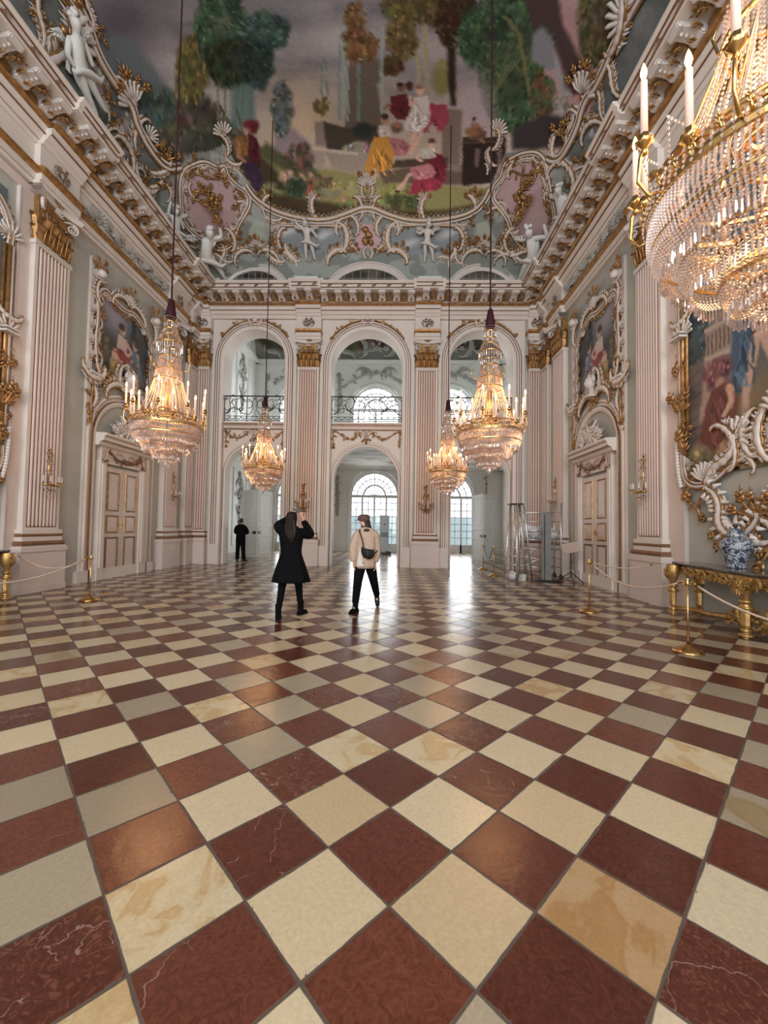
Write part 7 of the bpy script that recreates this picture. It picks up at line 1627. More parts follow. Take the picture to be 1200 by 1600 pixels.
    for k in (-1, 1): scroll(m, m, fs, k*0.18, 0.24, 0.35, PI/2-k*0.5, -k, 'C', 0, 0.14); tuft(m, fs, k*0.3, 0.2, 0.2, PI/2-k*1.2, 4, 2)
    shell(m, m, fs, 0, 0.25, 0.2, PI/2, n=9); m.build('carved_stretcher', M_GILTWOOD, t, o)
    return t
console(XRW, -1, 4.28, 7.62, 'gilded console table with dark marble top on the right, carrying the blue and white jar')
console(XLW, 1, 4.28, 7.62, 'gilded console table of which only one leg shows at the left picture edge')
def vase(loc):
    x, y, z = loc; t = thing('lidded_vase', 'blue and white lidded porcelain jar standing on the gilded console table', 'vase', loc)
    m, tt, N, L, p = nmat('blue_white_porcelain'); co = N.new('ShaderNodeTexCoord'); nz = N.new('ShaderNodeTexNoise'); nz.inputs['Scale'].default_value = 16; nz.inputs['Detail'].default_value = 5; nz.inputs['Distortion'].default_value = 1.5; L.new(co.outputs['Object'], nz.inputs['Vector'])
    sp = N.new('ShaderNodeSeparateXYZ'); L.new(co.outputs['Object'], sp.inputs[0]); r = N.new('ShaderNodeValToRGB'); e = r.color_ramp.elements; e[0].position = 0.44; e[0].color = (0.035, 0.05, 0.085, 1); e[1].position = 0.54; e[1].color = (0.36, 0.39, 0.41, 1); e2 = e.new(0.49); e2.color = (0.12, 0.15, 0.20, 1)
    wv = N.new('ShaderNodeMath'); wv.operation = 'SINE'; mu = N.new('ShaderNodeMath'); mu.operation = 'MULTIPLY'; mu.inputs[1].default_value = 42; L.new(sp.outputs['Z'], mu.inputs[0]); L.new(mu.outputs[0], wv.inputs[0])
    ad = N.new('ShaderNodeMath'); ad.operation = 'MULTIPLY_ADD'; ad.inputs[1].default_value = 0.035; L.new(wv.outputs[0], ad.inputs[0]); L.new(nz.outputs['Fac'], ad.inputs[2]); L.new(ad.outputs[0], r.inputs[0]); L.new(r.outputs[0], p.inputs['Base Color']); p.inputs['Roughness'].default_value = 0.12
    b = MB(); b.lathe([(0, 0), (0.115, 0), (0.125, 0.02), (0.12, 0.06), (0.15, 0.16), (0.195, 0.27), (0.215, 0.35), (0.20, 0.42), (0.15, 0.46), (0.10, 0.475), (0.095, 0.49)], 32); b.build('jar', m, t)
    b = MB(); b.lathe([(0.12, 0.485), (0.125, 0.50), (0.11, 0.53), (0.105, 0.56), (0.075, 0.60), (0.02, 0.615), (0, 0.615)], 24); b.build('lid', m, t)
    b = MB(); b.lathe([(0, 0.61), (0.02, 0.615), (0.018, 0.63), (0.035, 0.65), (0.03, 0.68), (0, 0.69)], 12); b.build('lid_knob', M_DARK, t)
vase((5.30, 6.52, 0.95))

# ================================================================== STANCHIONS AND ROPES
def stanchion(x, y, h, label, group='brass rope posts'):
    t = thing('rope_stanchion', label, 'rope post', (x, y, 0), group=group)
    m = MB(); m.lathe([(0, 0), (0.165, 0), (0.17, 0.012), (0.15, 0.022), (0.145, 0.035), (0.11, 0.042), (0.10, 0.055), (0.06, 0.065), (0.045, 0.085), (0.018, 0.10)], 32); m.build('base', M_BRASS, t)
    m = MB(); m.tube([(0, 0, 0.08), (0, 0, h-0.03)], 0.0135, 12); m.build('post', M_BRASS, t)
    m = MB(); m.lathe([(0.014, h-0.08), (0.022, h-0.075), (0.022, h-0.03), (0.014, h-0.02), (0.024, h), (0.016, h+0.02), (0, h+0.025)], 14)
    for a in (0, PI/2, PI, 3*PI/2): m.tube([(0.02*math.cos(a), 0.02*math.sin(a), h-0.05), (0.045*math.cos(a), 0.045*math.sin(a), h-0.045), (0.05*math.cos(a), 0.05*math.sin(a), h-0.07)], 0.005, 5)
    m.build('hook_ring', M_BRASS, t)
def rope(a, b, sag, label, r=0.013, mt=None):
    a = np.array(a, float); b = np.array(b, float); t = np.linspace(0, 1, 28); P = a[None]*(1-t[:, None])+b[None]*t[:, None]; P[:, 2] -= sag*4*t*(1-t)
    L_ = thing('barrier_rope', label, 'rope', (a+b)/2); o = (a+b)/2
    m = MB(); m.tube(P[1:-1], r, 8); m.build('rope', mt or M_ROPE, L_, o)
    m = MB()
    for q, w_ in ((P[0], P[2]), (P[-1], P[-3])): d = (w_-q)/np.linalg.norm(w_-q); m.tube([q, q+d*0.06], [0.012, 0.018], 8); m.ball(q, 0.016, 6, 4)
    m.build('hook_end', M_BRASS, L_, o)
stanchion(-5.85, 7.83, 0.86, 'brass rope post in front of the left wall door')
stanchion(3.61, 7.71, 0.95, 'brass rope post before the right wall door')
stanchion(3.69, 5.28, 0.90, 'brass rope post closest to the viewer, before the gilded console')
stanchion(3.86, 2.4, 0.90, 'brass rope post')if False else None
rope((-7.56, 8.12, 0.82), (-5.89, 7.83, 0.83), 0.24, 'thin cord sagging from the left pilaster pedestal to the brass post')
rope((-5.89, 7.80, 0.83), (-6.2, 4.9, 0.84), 0.30, 'thin cord running from the left brass post out of the picture on the left')
rope((3.65, 7.75, 0.92), (5.30, 8.6, 0.82), 0.10, 'cream rope from the farther right post back to the wall, upper of two')
rope((3.61, 7.67, 0.92), (3.66, 5.33, 0.87), 0.24, 'cream rope hanging between the two right brass posts')
rope((3.72, 5.24, 0.87), (3.95, 2.9, 0.87), 0.26, 'cream rope from the nearest brass post out of the picture on the right')
pA = onZ(754.7, 889, 0.02); pB = onZ(771.5, 899, 0.02)
stanchion(pA[0], pA[1], 0.95, 'small far brass rope post before the open white door on the right, farther of two')
stanchion(pB[0], pB[1], 0.95, 'small far brass rope post near the step ladder, closer of two')
rope((pA[0]+.04, pA[1], 0.9), (pB[0]-.04, pB[1], 0.9), 0.42, 'dark cord hanging low between the two far brass posts', 0.012, M_IRON)
rope((pB[0]+.04, pB[1], 0.9), (4.9, 13.0, 0.35), 0.03, 'white and red cord from the far post past the step ladder', 0.012, M_ROPE)

# ================================================================== LADDER, SCAFFOLD, STAND
def rod(m, a, b, r=0.02, n=8): m.tube([a, b], r, n)
lx = onY(798, 898, 12.1); LY = lx[1]
t = thing('step_ladder', 'tall aluminium step ladder standing open before the scaffold', 'ladder', (lx[0], LY, 0))
def wp(px, py, Y): return onY(px, py, Y)
def front(px0, py0, px1, py1, Y0, Y1): return wp(px0, py0, Y0), wp(px1, py1, Y1)
A0, A1 = front(786, 904, 798, 792, LY-0.1, LY+0.3); B0, B1 = front(798.5, 898, 797, 791, LY+0.0, LY+0.3)
o = np.array((lx[0], LY, 0))
m = MB(); P00 = np.array((A0[0], LY-0.35, 0.02)); P01 = np.array((A1[0], LY+0.15, 2.22)); Q00 = np.array((A0[0]+0.42, LY-0.25, 0.02)); Q01 = np.array((A1[0]+0.02, LY+0.25, 2.22))
P00 = np.array((A0[0], LY-0.2, 0.01)); Q00 = np.array((B0[0]+0.02, LY-0.5, 0.01)); P01 = np.array((A1[0]-0.08, LY+0.05, 2.22)); Q01 = np.array((A1[0]+0.05, LY-0.15, 2.22))
rod(m, P00, P01, 0.025); rod(m, Q00, Q01, 0.025)
for k in range(1, 9): q = k/9.2; rod(m, P00+(P01-P00)*q, Q00+(Q01-Q00)*q, 0.016, 6)
m.build('front_frame', M_ALU, t, o)
m = MB(); R0 = P00+np.array((0.8, 0.5, 0)); R1 = P01+np.array((0.28, 0.12, 0)); S0 = Q00+np.array((0.7, 0.85, 0)); S1 = Q01+np.array((0.26, 0.2, 0))
rod(m, R0, R1, 0.022); rod(m, S0, S1, 0.022)
for q in (0.2, 0.42, 0.62, 0.82): rod(m, R0+(R1-R0)*q, S0+(S1-S0)*q, 0.014, 6)
m.build('rear_frame', M_ALU, t, o)
m = MB(); m.box((P01[0]-0.03, P01[1]-0.15, 2.21), (R1[0]+0.06, P01[1]+0.2, 2.25)); m.build('top_platform', M_IRON, t, o)
# mobile scaffold
s0 = np.array((4.02, 13.05, 0)); t = thing('mobile_scaffold', 'low aluminium scaffold tower on castors against the right wall pilaster', 'scaffold', s0)
x0, x1, y0, y1 = 3.86, 5.12, 12.75, 13.28
for (x, y) in ((x0, y0), (x1, y0), (x0, y1), (x1, y1)):
    m = MB(); rod(m, (x, y, 0.12), (x, y, 2.32 if x == x1 or y == y1 else 2.3), 0.024); m.build('upright', M_ALU, t, s0)
    m = MB(); m.lathe([(0, 0.0), (0.05, 0.0), (0.06, 0.03), (0.05, 0.1), (0.03, 0.13), (0, 0.13)], 12, (x, y, 0)); m.build('castor', M_IRON, t, s0)
for k, z in enumerate((0.35, 0.62, 0.9, 1.18, 1.46, 1.74, 2.02)):
    for y in (y0, y1):
        if True:
            m = MB(); rod(m, (x0, y, z), (x1, y, z), 0.014, 6); m.build('rung', M_ALU, t, s0)
for a, b in (((x0, y0, 0.3), (x1, y0, 0.95)), ((x0, y0, 1.2), (x0, y1, 1.9)), ((x0, y1, 0.4), (x1, y1, 1.3))):
    m = MB(); rod(m, a, b, 0.013, 6); m.build('brace', M_ALU, t, s0)
m = MB(); m.box((x0, y0, 1.16), (x1, y1, 1.20)); m.build('platform', M_PANELG, t, s0)
# plastic sheets on the platform
o = np.array((4.3, 12.9, 1.42)); m = MB(); us = np.linspace(0, 2*PI, 40, endpoint=False); G = []
for v in np.linspace(0.05, PI-0.05, 16): G.append([(4.42+0.45*math.sin(v)*math.cos(u)*(1+0.25*math.sin(3*u+2)), 13.02+0.2*math.sin(v)*math.sin(u), max(1.21, 1.42+0.2*math.cos(v)+0.06*math.sin(5*u+v*3)*math.sin(v))) for u in us])
G = np.array(G); G += (np.stack([fbm(G[..., 0].ravel()*9+k*7, G[..., 2].ravel()*14+G[..., 1].ravel()*9, 5+k).reshape(G.shape[:2]) for k in range(3)], -1)-0.5)*np.array((.22, .12, .2)); G[..., 2] = np.maximum(G[..., 2], 1.205)
m.grid(G, False, closed_v=True); tag(m.build('plastic_sheet', M_BAG, None, o), 'crumpled white plastic sheeting lying on the scaffold platform', 'plastic sheet')
m = MB(); m.ball((4.95, 12.98, 1.36), 0.17, 14, 10, (1, 0.8, 1)); o = np.array((4.92, 12.62, 1.4)); tag(m.build('plastic_bag', M_BAG, None, o), 'round white plastic bag on the scaffold beside the crumpled sheeting', 'bag')
# slab panel on a round foot
q = onZ(853, 905, 0.0); o = np.array((q[0], 12.2, 0)); X = (853-616)/642*12.2
t = thing('free_standing_panel', 'narrow grey metal panel on a black round foot in front of the scaffold', 'panel', (X, 12.2, 0)); m = MB(); m.box((X-0.085, 12.14, 0.03), (X+0.085, 12.26, 1.95)); m.box((X-0.14, 12.2, 0.03), (X-0.10, 12.3, 1.95)); m.build('panel', M_PANELG, t, (X, 12.2, 0)); m = MB(); m.lathe([(0, 0), (0.42, 0), (0.42, 0.015), (0.1, 0.03), (0, 0.03)], 28, (X+0.02, 12.2, 0)); m.build('foot', M_IRON, t, (X, 12.2, 0))
# white rag with papers on the floor
m = MB(); o = np.array((3.75, 13.0, 0.0)); m.box((3.70, 12.4, 0.0), (3.86, 12.56, 0.16)); m.box((3.50, 12.45, 0.0), (3.66, 12.6, 0.22)); 
b = MB(); b.obox((3.78, 12.2, 0.09), (0.07, 0.02, 0), (-0.02, 0.07, 0), (0.01, 0, 0.09)); tag(b.build('white_carton', M_WDOOR, None, (3.78, 12.2, 0)), 'small white carton on the floor under the step ladder', 'box')
b = MB(); b.lathe([(0, 0), (0.11, 0.0), (0.13, 0.1), (0.12, 0.2), (0.05, 0.26), (0, 0.27)], 14, (3.52, 12.35, 0), lobes=5, la=0.08); tag(b.build('plastic_bag', M_BAG, None, (3.52, 12.35, 0)), 'white plastic bag on the floor beside the small carton', 'bag')
# music stand
sx, sy = 4.85, 11.92; sx, sy = 4.98, 11.72; t = thing('lectern_stand', 'black tripod stand with a tilted pale board before the scaffold', 'stand', (sx, sy, 0)); o = (sx, sy, 0)
for a in (0.3, 2.4, 4.5): m = MB(); m.tube([(sx, sy, 0.32), (sx+0.40*math.cos(a), sy+0.40*math.sin(a), 0.02)], 0.014, 6); m.ball((sx+0.40*math.cos(a), sy+0.40*math.sin(a), 0.02), 0.022, 6, 4); m.build('leg', M_IRON, t, o)
m = MB(); rod(m, (sx, sy, 0.15), (sx, sy, 0.95), 0.013); m.ball((sx, sy, 0.6), 0.03); m.build('pole', M_IRON, t, o)
m = MB(); m.obox((sx, sy, 1.0), (0.24, 0.0, 0.04), (0.02, 0.17, 0.12), (0, -0.008, 0.012)); m.build('board', M_WOODL, t, o)

# ================================================================== DOORS, SIGN IN THE GARDEN HALL
def white_door(n, x0, y0, x1, y1, h, plaque_side):
    d = np.array((x1-x0, y1-y0, 0)); L_ = np.linalg.norm(d); u = d/L_; nrm = np.array((u[1], -u[0], 0)); nrm = nrm if nrm[1] < 0 else -nrm
    f = Fr((x0, y0, 0), u, (0, 0, 1), nrm); m = MB(); o = (x0, y0, 0)
    c = np.array(f.p(L_/2, h/2, 0)); m.obox(c, u*L_/2, nrm*0.025, (0, 0, h/2)); dr = struct(m.build('door_%d' % n, M_WDOOR, None, o))
    p = MB()
    for z0, z1 in ((0.15, 1.0), (1.1, 1.45), (1.6, h-0.15)): moulding(p, Fr(f.p(0, 0, 0.025), u, (0, 0, 1), nrm), rect(0.12, L_-0.12, z0, z1), [(0, 0), (0.005, 0.02), (0.035, 0.02), (0.05, 0)], closed=True)
    p.build('panel_moulding', M_WDOOR, dr, o); b = MB(); a = f.p(L_*(0.9 if plaque_side else 0.1), 1.15, 0.04); b.obox(a, u*0.11, nrm*0.02, (0, 0, 0.06)); b.build('lock_case', M_DARK, dr, o)
pL0 = onY(399, 800, 17.3); pL1 = onY(424, 800, 18.2)
white_door(3, (375-616)/642*19.6, 19.6, (399.5-616)/642*19.0, 19.0, 3.15, True); white_door(4, (400.5-616)/642*19.0, 19.0, (423-616)/642*20.5, 20.5, 3.15, False)
white_door(5, (737-616)/642*20.2, 20.2, (754-616)/642*19.0, 19.0, 3.1, True); white_door(6, (754-616)/642*19.0, 19.0, (770-616)/642*20.2, 20.2, 3.1, False)
X = (601-616)/642*22.8; t = thing('info_stand', 'white upright information board standing before the centre garden window', 'sign', (X, 22.8, 0)); o = (X, 22.8, 0)
m = MB(); m.box((X-0.24, 22.78, 0.1), (X+0.24, 22.82, 2.15)); m.build('board', M_SIGN, t, o); m = MB(); m.box((X-0.22, 22.765, 0.95), (X+0.22, 22.78, 1.2)); m.build('grey_panel', M_PANELG, t, o); m = MB(); m.box((X-0.05, 22.77, 1.62), (X+0.02, 22.78, 1.7)); m.box((X-0.3, 22.6, 0), (X+0.3, 23.0, 0.1)); m.build('foot', M_IRON, t, o)
b = MB(); Xb = (606-616)/642*22.0; b.box((Xb-0.1, 21.9, 0), (Xb+0.2, 22.1, 0.22)); tag(b.build('black_box', M_IRON, None, (Xb, 22, 0)), 'small black box on the floor beside the information board', 'box')

# ================================================================== PEOPLE
def finger_hand(V, E, R, wi, w, d, n, s, L=0.09, curl=0.6):
    """palm and five fingers grown from wrist vertex wi; d = pointing direction, n = palm normal, s = thumb side"""
    w, d, n, s = [np.asarray(q, float) for q in (w, d, n, s)]; d = d/np.linalg.norm(d); s = s/np.linalg.norm(s); n = n/np.linalg.norm(n)
    V.append(w+d*0.05); R.append((0.034, 0.018)); p = len(V)-1; E.append((wi, p)); V.append(w+d*0.085); R.append((0.038, 0.016)); q = len(V)-1; E.append((p, q))
    for k, (o_, l) in enumerate(((-0.030, 0.062), (-0.010, 0.072), (0.010, 0.078), (0.030, 0.070))):
        a = w+d*0.10+s*o_; b = a+d*l*0.5+n*l*0.2*curl; c = b+d*l*0.3*(1-curl*0.5)+n*l*0.5*curl
        i = len(V); V.extend([a, b, c]); R.extend([0.0095, 0.0085, 0.007]); E.extend([(q, i), (i, i+1), (i+1, i+2)])
    a = w+d*0.05+s*0.042; b = a+d*0.03+s*0.018+n*0.012; i = len(V); V.extend([a, b, b+d*0.025]); R.extend([0.012, 0.010, 0.008]); E.extend([(p, i), (i, i+1), (i+1, i+2)])
def human(t, J, look=(0, 1, 0), hands=True, scale=1.0, sk=None):
    """one continuous skinned body from joint dict J (local coordinates)"""
    ks = ['pelvis', 'waist', 'chest', 'neck', 'skull', 'crown', 'sl', 'el', 'wl', 'sr', 'er', 'wr', 'hl', 'kl', 'al', 'tl', 'hr', 'kr', 'ar', 'tr']
    R = dict(pelvis=(.13, .10), waist=(.12, .09), chest=(.14, .10), neck=.052, skull=(.075, .085), crown=(.062, .075), sl=.055, el=.042, wl=.028, sr=.055, er=.042, wr=.028, hl=.085, kl=.055, al=.028, tl=.018, hr=.085, kr=.055, ar=.028, tr=.018)
    V = [np.array(J[k], float) for k in ks]; Rr = [R[k] for k in ks]; ix = {k: i for i, k in enumerate(ks)}
    E = [(ix[a], ix[b]) for a, b in (('pelvis', 'waist'), ('waist', 'chest'), ('chest', 'neck'), ('neck', 'skull'), ('skull', 'crown'), ('chest', 'sl'), ('sl', 'el'), ('el', 'wl'), ('chest', 'sr'), ('sr', 'er'), ('er', 'wr'), ('pelvis', 'hl'), ('hl', 'kl'), ('kl', 'al'), ('al', 'tl'), ('pelvis', 'hr'), ('hr', 'kr'), ('kr', 'ar'), ('ar', 'tr'))]
    lk = np.array(look, float); lk /= np.linalg.norm(lk)
    # face: chin, nose
    i = len(V); V.append(V[ix['skull']]+lk*0.055-np.array((0, 0, 0.045))); Rr.append(0.045); E.append((ix['skull'], i))
    if hands:
        for w, e, sd in (('wl', 'el', 1), ('wr', 'er', -1)):
            d = V[ix[w]]-V[ix[e]]; h = J.get('hand_'+w, None); d2 = np.array(h) if h is not None else d
            n = np.array(J.get('palm_'+w, (0, 1, 0.0))); s = np.cross(d2, n)*sd
            finger_hand(V, E, Rr, ix[w], V[ix[w]], d2, n, s, curl=J.get('curl', 0.5))
    return skin('body', V, E, Rr, sk or M_SKIN, t, 2)
def loft(secs, n=28, fold=None, close=True):
    """secs: (z, cx, cy, rx, ry[, fold amp])"""
    G = []
    for q in secs:
        z, cx, cy_, rx, ry = q[:5]; fa = q[5] if len(q) > 5 else 0
        G.append([(cx+math.cos(a)*rx*(1+fa*math.sin(a*9+1)+fa*0.6*math.sin(a*5)), cy_+math.sin(a)*ry*(1+fa*math.sin(a*9+1)+fa*0.6*math.sin(a*5)), z) for a in np.linspace(0, 2*PI, n, endpoint=False)])
    return np.array(G)
def dense(P, R, k=4):
    P = np.asarray(P, float); t = np.arange(len(P)); s_ = np.linspace(0, len(P)-1, (len(P)-1)*k+1)
    Q = np.stack([np.interp(s_, t, P[:, i]) for i in range(3)], 1); r = np.interp(s_, t, R)
    for _ in range(2): Q[1:-1] = (Q[:-2]+2*Q[1:-1]+Q[2:])/4
    return Q, r
def limb(m, P, R, n=14): Q, r = dense(P, R); m.tube(Q, r, n)
# woman with phone
t = thing('person', 'person in a black knee-length coat seen from behind, arms raised to take a picture', 'person', (-1.70, 6.78, 0))
J = dict(pelvis=(0, 0, .93), waist=(0, 0, 1.1), chest=(0, .01, 1.3), neck=(0, .0, 1.47), skull=(0, .02, 1.60), crown=(0, .01, 1.67), sl=(-.16, .0, 1.40), el=(-.265, .14, 1.47), wl=(-.10, .30, 1.62), sr=(.17, .0, 1.40), er=(.29, .10, 1.35), wr=(.12, .29, 1.60),
         hl=(-.09, 0, .88), kl=(-.115, -.08, .50), al=(-.135, -.19, .10), tl=(-.14, -.06, .04), hr=(.09, 0, .88), kr=(.12, .09, .50), ar=(.145, .16, .10), tr=(.17, .29, .04), hand_wl=(.25, .1, .95), hand_wr=(-.25, .1, .95), palm_wl=(.4, .6, -.2), palm_wr=(-.4, .6, -.2), curl=0.9)
human(t, J, (0, 1, 0.1))
m = MB(); m.grid(loft([(1.51, 0, .01, .055, .055), (1.50, 0, .01, .075, .07), (1.475, 0, 0, .11, .085), (1.445, 0, 0, .165, .10), (1.41, 0, 0, .20, .115), (1.34, 0, 0, .205, .125), (1.24, 0, 0, .19, .125), (1.12, 0, 0, .175, .12), (1.04, 0, 0, .175, .12, .01), (.94, 0, 0, .205, .145, .02), (.82, 0, 0, .245, .18, .035), (.70, 0, 0, .28, .21, .05), (.60, 0, 0, .305, .235, .06), (.575, 0, 0, .308, .24, .06), (.575, 0, 0, .28, .21, .06)], 60), True, closed_v=True)
limb(m, [(-.13, 0, 1.38), (-.2, .05, 1.44), (-.275, .13, 1.49), (-.22, .2, 1.55), (-.14, .27, 1.61)], [.085, .085, .075, .062, .052]); limb(m, [(.13, 0, 1.38), (.22, .04, 1.38), (.30, .10, 1.345), (.23, .18, 1.46), (.15, .26, 1.56)], [.085, .085, .078, .062, .052])
m.build('coat', M_BLACK, t)
m = MB(); limb(m, [(-.09, 0, .86), (-.115, -.08, .50), (-.135, -.19, .12)], [.10, .062, .043]); limb(m, [(.09, 0, .86), (.12, .09, .50), (.145, .16, .12)], [.10, .062, .043]); m.build('tights', M_BLACK, t)
def boot(p, d, top, name='boot', mt=None, r=.048):
    p = np.array(p, float); d = np.array(d, float); d = d/np.linalg.norm(d); m = MB()
    limb(m, [p+(0, 0, top), p+(0, 0, .09), p+d*.03+(0, 0, .055)], [r*1.05, r, r*1.05]); limb(m, [p-d*.045+(0, 0, .045), p+d*.06+(0, 0, .04), p+d*.15+(0, 0, .033), p+d*.185+(0, 0, .03)], [.042, .043, .036, .022])
    s = np.array((-d[1], d[0], 0)); m.obox(p-d*.035+(0, 0, .018), d*.035, s*.034, (0, 0, .018)); m.obox(p+d*.09+(0, 0, .008), d*.09, s*.038, (0, 0, .008))
    return m.build(name, mt or M_BLACKL, t)
boot((-.135, -.19, 0), (-.15, 1, 0), .24, mt=M_BLACK); boot((.145, .16, 0), (.35, 1, 0), .24, mt=M_BLACK)
m = MB(); m.grid(loft([(1.735, 0, 0, .012, .012), (1.727, 0, 0, .045, .05), (1.71, 0, -.005, .072, .08), (1.67, 0, -.015, .088, .10), (1.61, 0, -.022, .094, .10), (1.55, 0, -.03, .088, .088), (1.50, 0, -.045, .085, .07), (1.45, .0, -.085, .095, .045, .04), (1.38, .01, -.11, .09, .035, .06), (1.32, .02, -.125, .07, .028, .09), (1.27, .03, -.128, .045, .02, .1), (1.22, .035, -.125, .015, .01)], 40), True, closed_v=True)
for k in range(9): x = -.07+.0175*k; Q, r_ = dense([(x*.8, -.10, 1.6), (x, -.115, 1.5), (x*1.1+.01, -.13, 1.38), (x*.8+.02+rnd.uniform(-.01, .01), -.148, 1.26+abs(x)*.7)], [.014, .016, .015, .004]); m.tube(Q, r_, 5); m.build('hair', M_HAIR, t)
m = MB(); m.obox((0, 0, 0), (.078, 0, 0), (0, .005, .0), (0, .0, .038)); po = m.build('smartphone', M_DARK); po.location = (-1.70, 7.13, 1.755); tag(po, 'dark smartphone held up over the head of the person in the black coat', 'phone')

# person in beige jacket
t = thing('person', 'person in a beige fleece jacket, dark cap and black trousers walking with a crossbody bag', 'person', (-0.53, 7.45, 0))
J = dict(pelvis=(.02, .02, .93), waist=(.02, 0, 1.1), chest=(.03, .0, 1.28), neck=(.02, -.01, 1.46), skull=(-.03, -.02, 1.585), crown=(-.025, -.01, 1.65), sl=(-.14, -.02, 1.39), el=(-.20, -.06, 1.12), wl=(-.185, -.10, .88), sr=(.15, .02, 1.39), er=(.22, .04, 1.12), wr=(.20, .0, .86),
         hl=(-.07, 0, .90), kl=(-.10, -.14, .52), al=(-.13, -.18, .11), tl=(-.17, -.30, .04), hr=(.10, .02, .90), kr=(.16, .10, .52), ar=(.22, .36, .20), tr=(.235, .30, .08), hand_wl=(.1, -.1, -1), hand_wr=(-.05, -.15, -1), palm_wl=(1, 0, 0), palm_wr=(-1, -.3, 0), curl=0.6)
human(t, J, (-1, -.35, 0))
m = MB(); m.grid(loft([(1.49, .02, 0, .07, .07), (1.475, .02, 0, .105, .09), (1.45, .02, 0, .14, .10), (1.42, .02, 0, .175, .12), (1.36, .025, 0, .19, .14, .01), (1.25, .02, 0, .19, .155, .012), (1.10, .015, 0, .195, .165, .015), (.95, .01, 0, .205, .17, .02), (.82, .005, 0, .21, .172, .025), (.76, .0, 0, .20, .165, .03), (.755, .0, 0, .17, .14)], 48), True, closed_v=True)
m.build('jacket', M_FLEECE, t)
m = MB(); limb(m, [(.13, 0, 1.395), (.19, .02, 1.32), (.225, .04, 1.12), (.215, .02, .96), (.20, .0, .87)], [.085, .082, .078, .07, .052]); m.build('sleeve', M_FLEECE, t)
m = MB(); limb(m, [(-.09, 0, 1.395), (-.155, -.03, 1.30), (-.205, -.06, 1.12), (-.20, -.09, .96), (-.185, -.10, .88)], [.085, .082, .078, .07, .052]); m.build('sleeve', M_FLEECE, t)
m = MB(); G = []
for z in np.linspace(.80, 1.16, 8): G.append([(-.065+(q-.5)*(.115-.10*(z-.8)/.36), -.166-.014*math.sin(q*PI), z) for q in np.linspace(0, 1, 7)])
m.grid(np.array(G), True); m.build('shirt_front', M_SHIRT, t)
m = MB()
for z in (.86, .96, 1.06): m.ball((-.005, -.178, z), .012, 6, 4)
m.build('button', M_DARK, t)
m = MB(); limb(m, [(-.06, 0, .88), (-.10, -.13, .54), (-.13, -.18, .20), (-.13, -.18, .16)], [.115, .08, .062, .06]); limb(m, [(.09, .02, .88), (.165, .10, .54), (.215, .31, .26), (.22, .335, .23)], [.115, .08, .06, .058]); m.grid(loft([(1.0, .02, 0, .16, .12), (.86, .02, 0, .17, .13), (.80, .015, 0, .16, .12)], 24), True, closed_v=True); m.build('trousers', M_BLACK, t)
boot((-.13, -.19, 0), (-.45, -1, 0), .17, 'shoe', M_BLACK)
m = MB(); m.tube([(.21, .30, .30), (.218, .34, .22), (.225, .375, .15), (.23, .40, .10)], [.05, .048, .047, .045], 12); m.tube([(-.13, -.18, .22), (-.13, -.185, .08)], .05, 12); limb(m, [(.225, .41, .15), (.235, .37, .06), (.24, .31, .035), (.24, .27, .03)], [.038, .045, .04, .025]); limb(m, [(.225, .385, .15), (.232, .33, .09), (.236, .29, .05)], [.048, .046, .036]); m.build('shoe', M_BLACKL, t)
m = MB(); m.grid(loft([(1.62, .0, .02, .088, .098), (1.55, .012, .018, .088, .09), (1.49, .025, .02, .098, .09), (1.42, .035, -.03, .085, .11), (1.405, .04, -.03, .06, .08)], 30), True, closed_v=True); m.build('hair', M_HAIR, t)
capm = mat('brown_check_cap', (0.10, 0.055, 0.045), 0.8, var=0.7, scale=60)
m = MB(); m.grid(loft([(1.605, -.025, -.01, .098, .108), (1.64, -.025, -.01, .112, .118), (1.685, -.02, -.005, .108, .112), (1.715, -.015, 0, .08, .085), (1.725, -.015, 0, .03, .03), (1.726, -.015, 0, .004, .004)], 28), True, closed_v=True)
br = [];
for q in np.linspace(0, 1, 6): br.append([(-.10-.085*q*math.cos(a)-.02, -.03+.085*math.sin(a)*(1-.2*q)-.02*q, 1.625-.02*q) for a in np.linspace(-1.1, 1.1, 9)])
m.grid(np.array(br), True); m.build('cap', capm, t)
m = MB(); G = []
for a in np.linspace(-1.15, 1.15, 17):
    w_ = .085*math.cos(a)**.6+.004; cx = .07+.135*math.sin(a)*.95; zc = 1.02+.05*(1-math.cos(a))*1.6+.07*math.sin(a)*-.35; cyy = -.20-.02*math.cos(a)+.06*abs(math.sin(a))
    G.append([(cx+.0, cyy-.045*math.sin(q)*math.cos(a)**.5, zc+w_*math.cos(q)) for q in np.linspace(0, PI, 9)])
m.grid(np.array(G), True); bag = m.build('crossbody_bag', M_BLACKL)
bag.location = (-0.53, 7.45, 0); tag(bag, 'black crescent crossbody bag worn over the beige fleece jacket', 'bag')
m = MB(); Q, r_ = dense([(-.09, -.145, 1.43), (-.05, -.185, 1.33), (-.01, -.205, 1.2), (.0, -.215, 1.08)], [.011]*4); m.tube(Q, r_, 6); Q, r_ = dense([(-.09, -.145, 1.43), (-.07, .03, 1.46), (.05, .15, 1.38), (.2, .16, 1.2), (.25, .02, 1.1), (.2, -.13, 1.03)], [.011]*6); m.tube(Q, r_, 6); m.build('strap', M_BLACKL, bag)

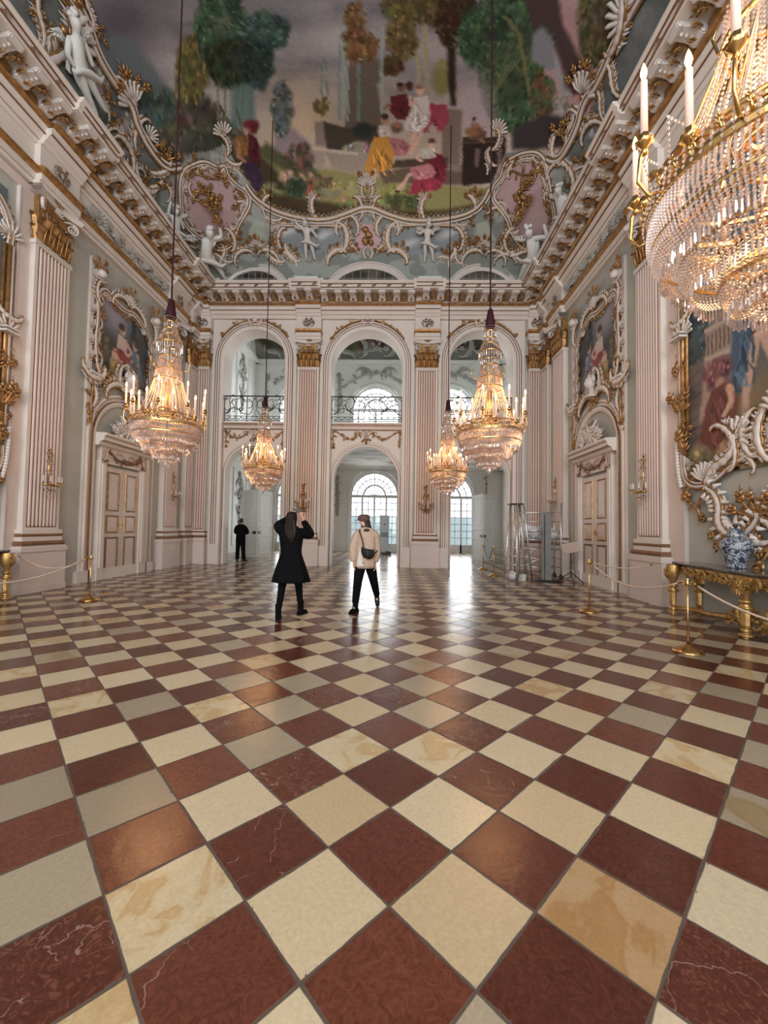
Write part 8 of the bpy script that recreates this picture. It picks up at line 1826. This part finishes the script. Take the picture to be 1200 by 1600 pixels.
# guard in the garden hall
t = thing('person', 'person in a dark suit standing beyond the left arch, seen from behind', 'person', (-6.33, 16.85, 0))
J = dict(pelvis=(0, 0, .95), waist=(0, 0, 1.12), chest=(0, 0, 1.33), neck=(0.01, 0, 1.5), skull=(.01, .01, 1.63), crown=(.01, .01, 1.70), sl=(-.18, 0, 1.44), el=(-.23, .06, 1.16), wl=(-.06, .2, 1.14), sr=(.18, 0, 1.44), er=(.24, .08, 1.18), wr=(.08, .22, 1.12), hl=(-.09, 0, .9), kl=(-.11, 0, .5), al=(-.12, 0, .1), tl=(-.13, .12, .04), hr=(.09, 0, .9), kr=(.11, .01, .5), ar=(.14, .02, .1), tr=(.2, .12, .04), palm_wl=(0, 0, -1), palm_wr=(0, 0, -1))
human(t, J, (.5, 1, 0))
m = MB(); m.grid(loft([(1.53, 0, 0, .07, .07), (1.50, 0, 0, .13, .09), (1.46, 0, 0, .20, .115), (1.35, 0, 0, .215, .13), (1.15, 0, 0, .19, .13), (1.0, 0, 0, .19, .13), (.86, 0, 0, .205, .14), (.85, 0, 0, .17, .12)], 32), True, closed_v=True)
limb(m, [(-.15, 0, 1.42), (-.23, .03, 1.30), (-.25, .06, 1.16), (-.10, .18, 1.14)], [.08, .072, .065, .05]); limb(m, [(.15, 0, 1.42), (.23, .03, 1.30), (.26, .08, 1.17), (.12, .19, 1.13)], [.08, .072, .065, .05]); m.build('jacket', M_BLACK, t)
m = MB(); limb(m, [(-.09, 0, .9), (-.11, 0, .5), (-.12, 0, .08)], [.11, .085, .075]); limb(m, [(.09, 0, .9), (.11, .01, .5), (.14, .02, .08)], [.11, .085, .075]); m.build('trousers', M_BLACK, t)
boot((-.12, 0, 0), (-.2, 1, 0), .09, 'shoe'); boot((.14, .02, 0), (.6, 1, 0), .09, 'shoe')
m = MB(); m.grid(loft([(1.765, .01, 0, .015, .015), (1.75, .01, 0, .06, .065), (1.71, .01, -.01, .085, .092), (1.65, .01, -.02, .088, .09), (1.58, .01, -.03, .07, .065)], 24), True, closed_v=True); m.build('hair', M_HAIR, t)
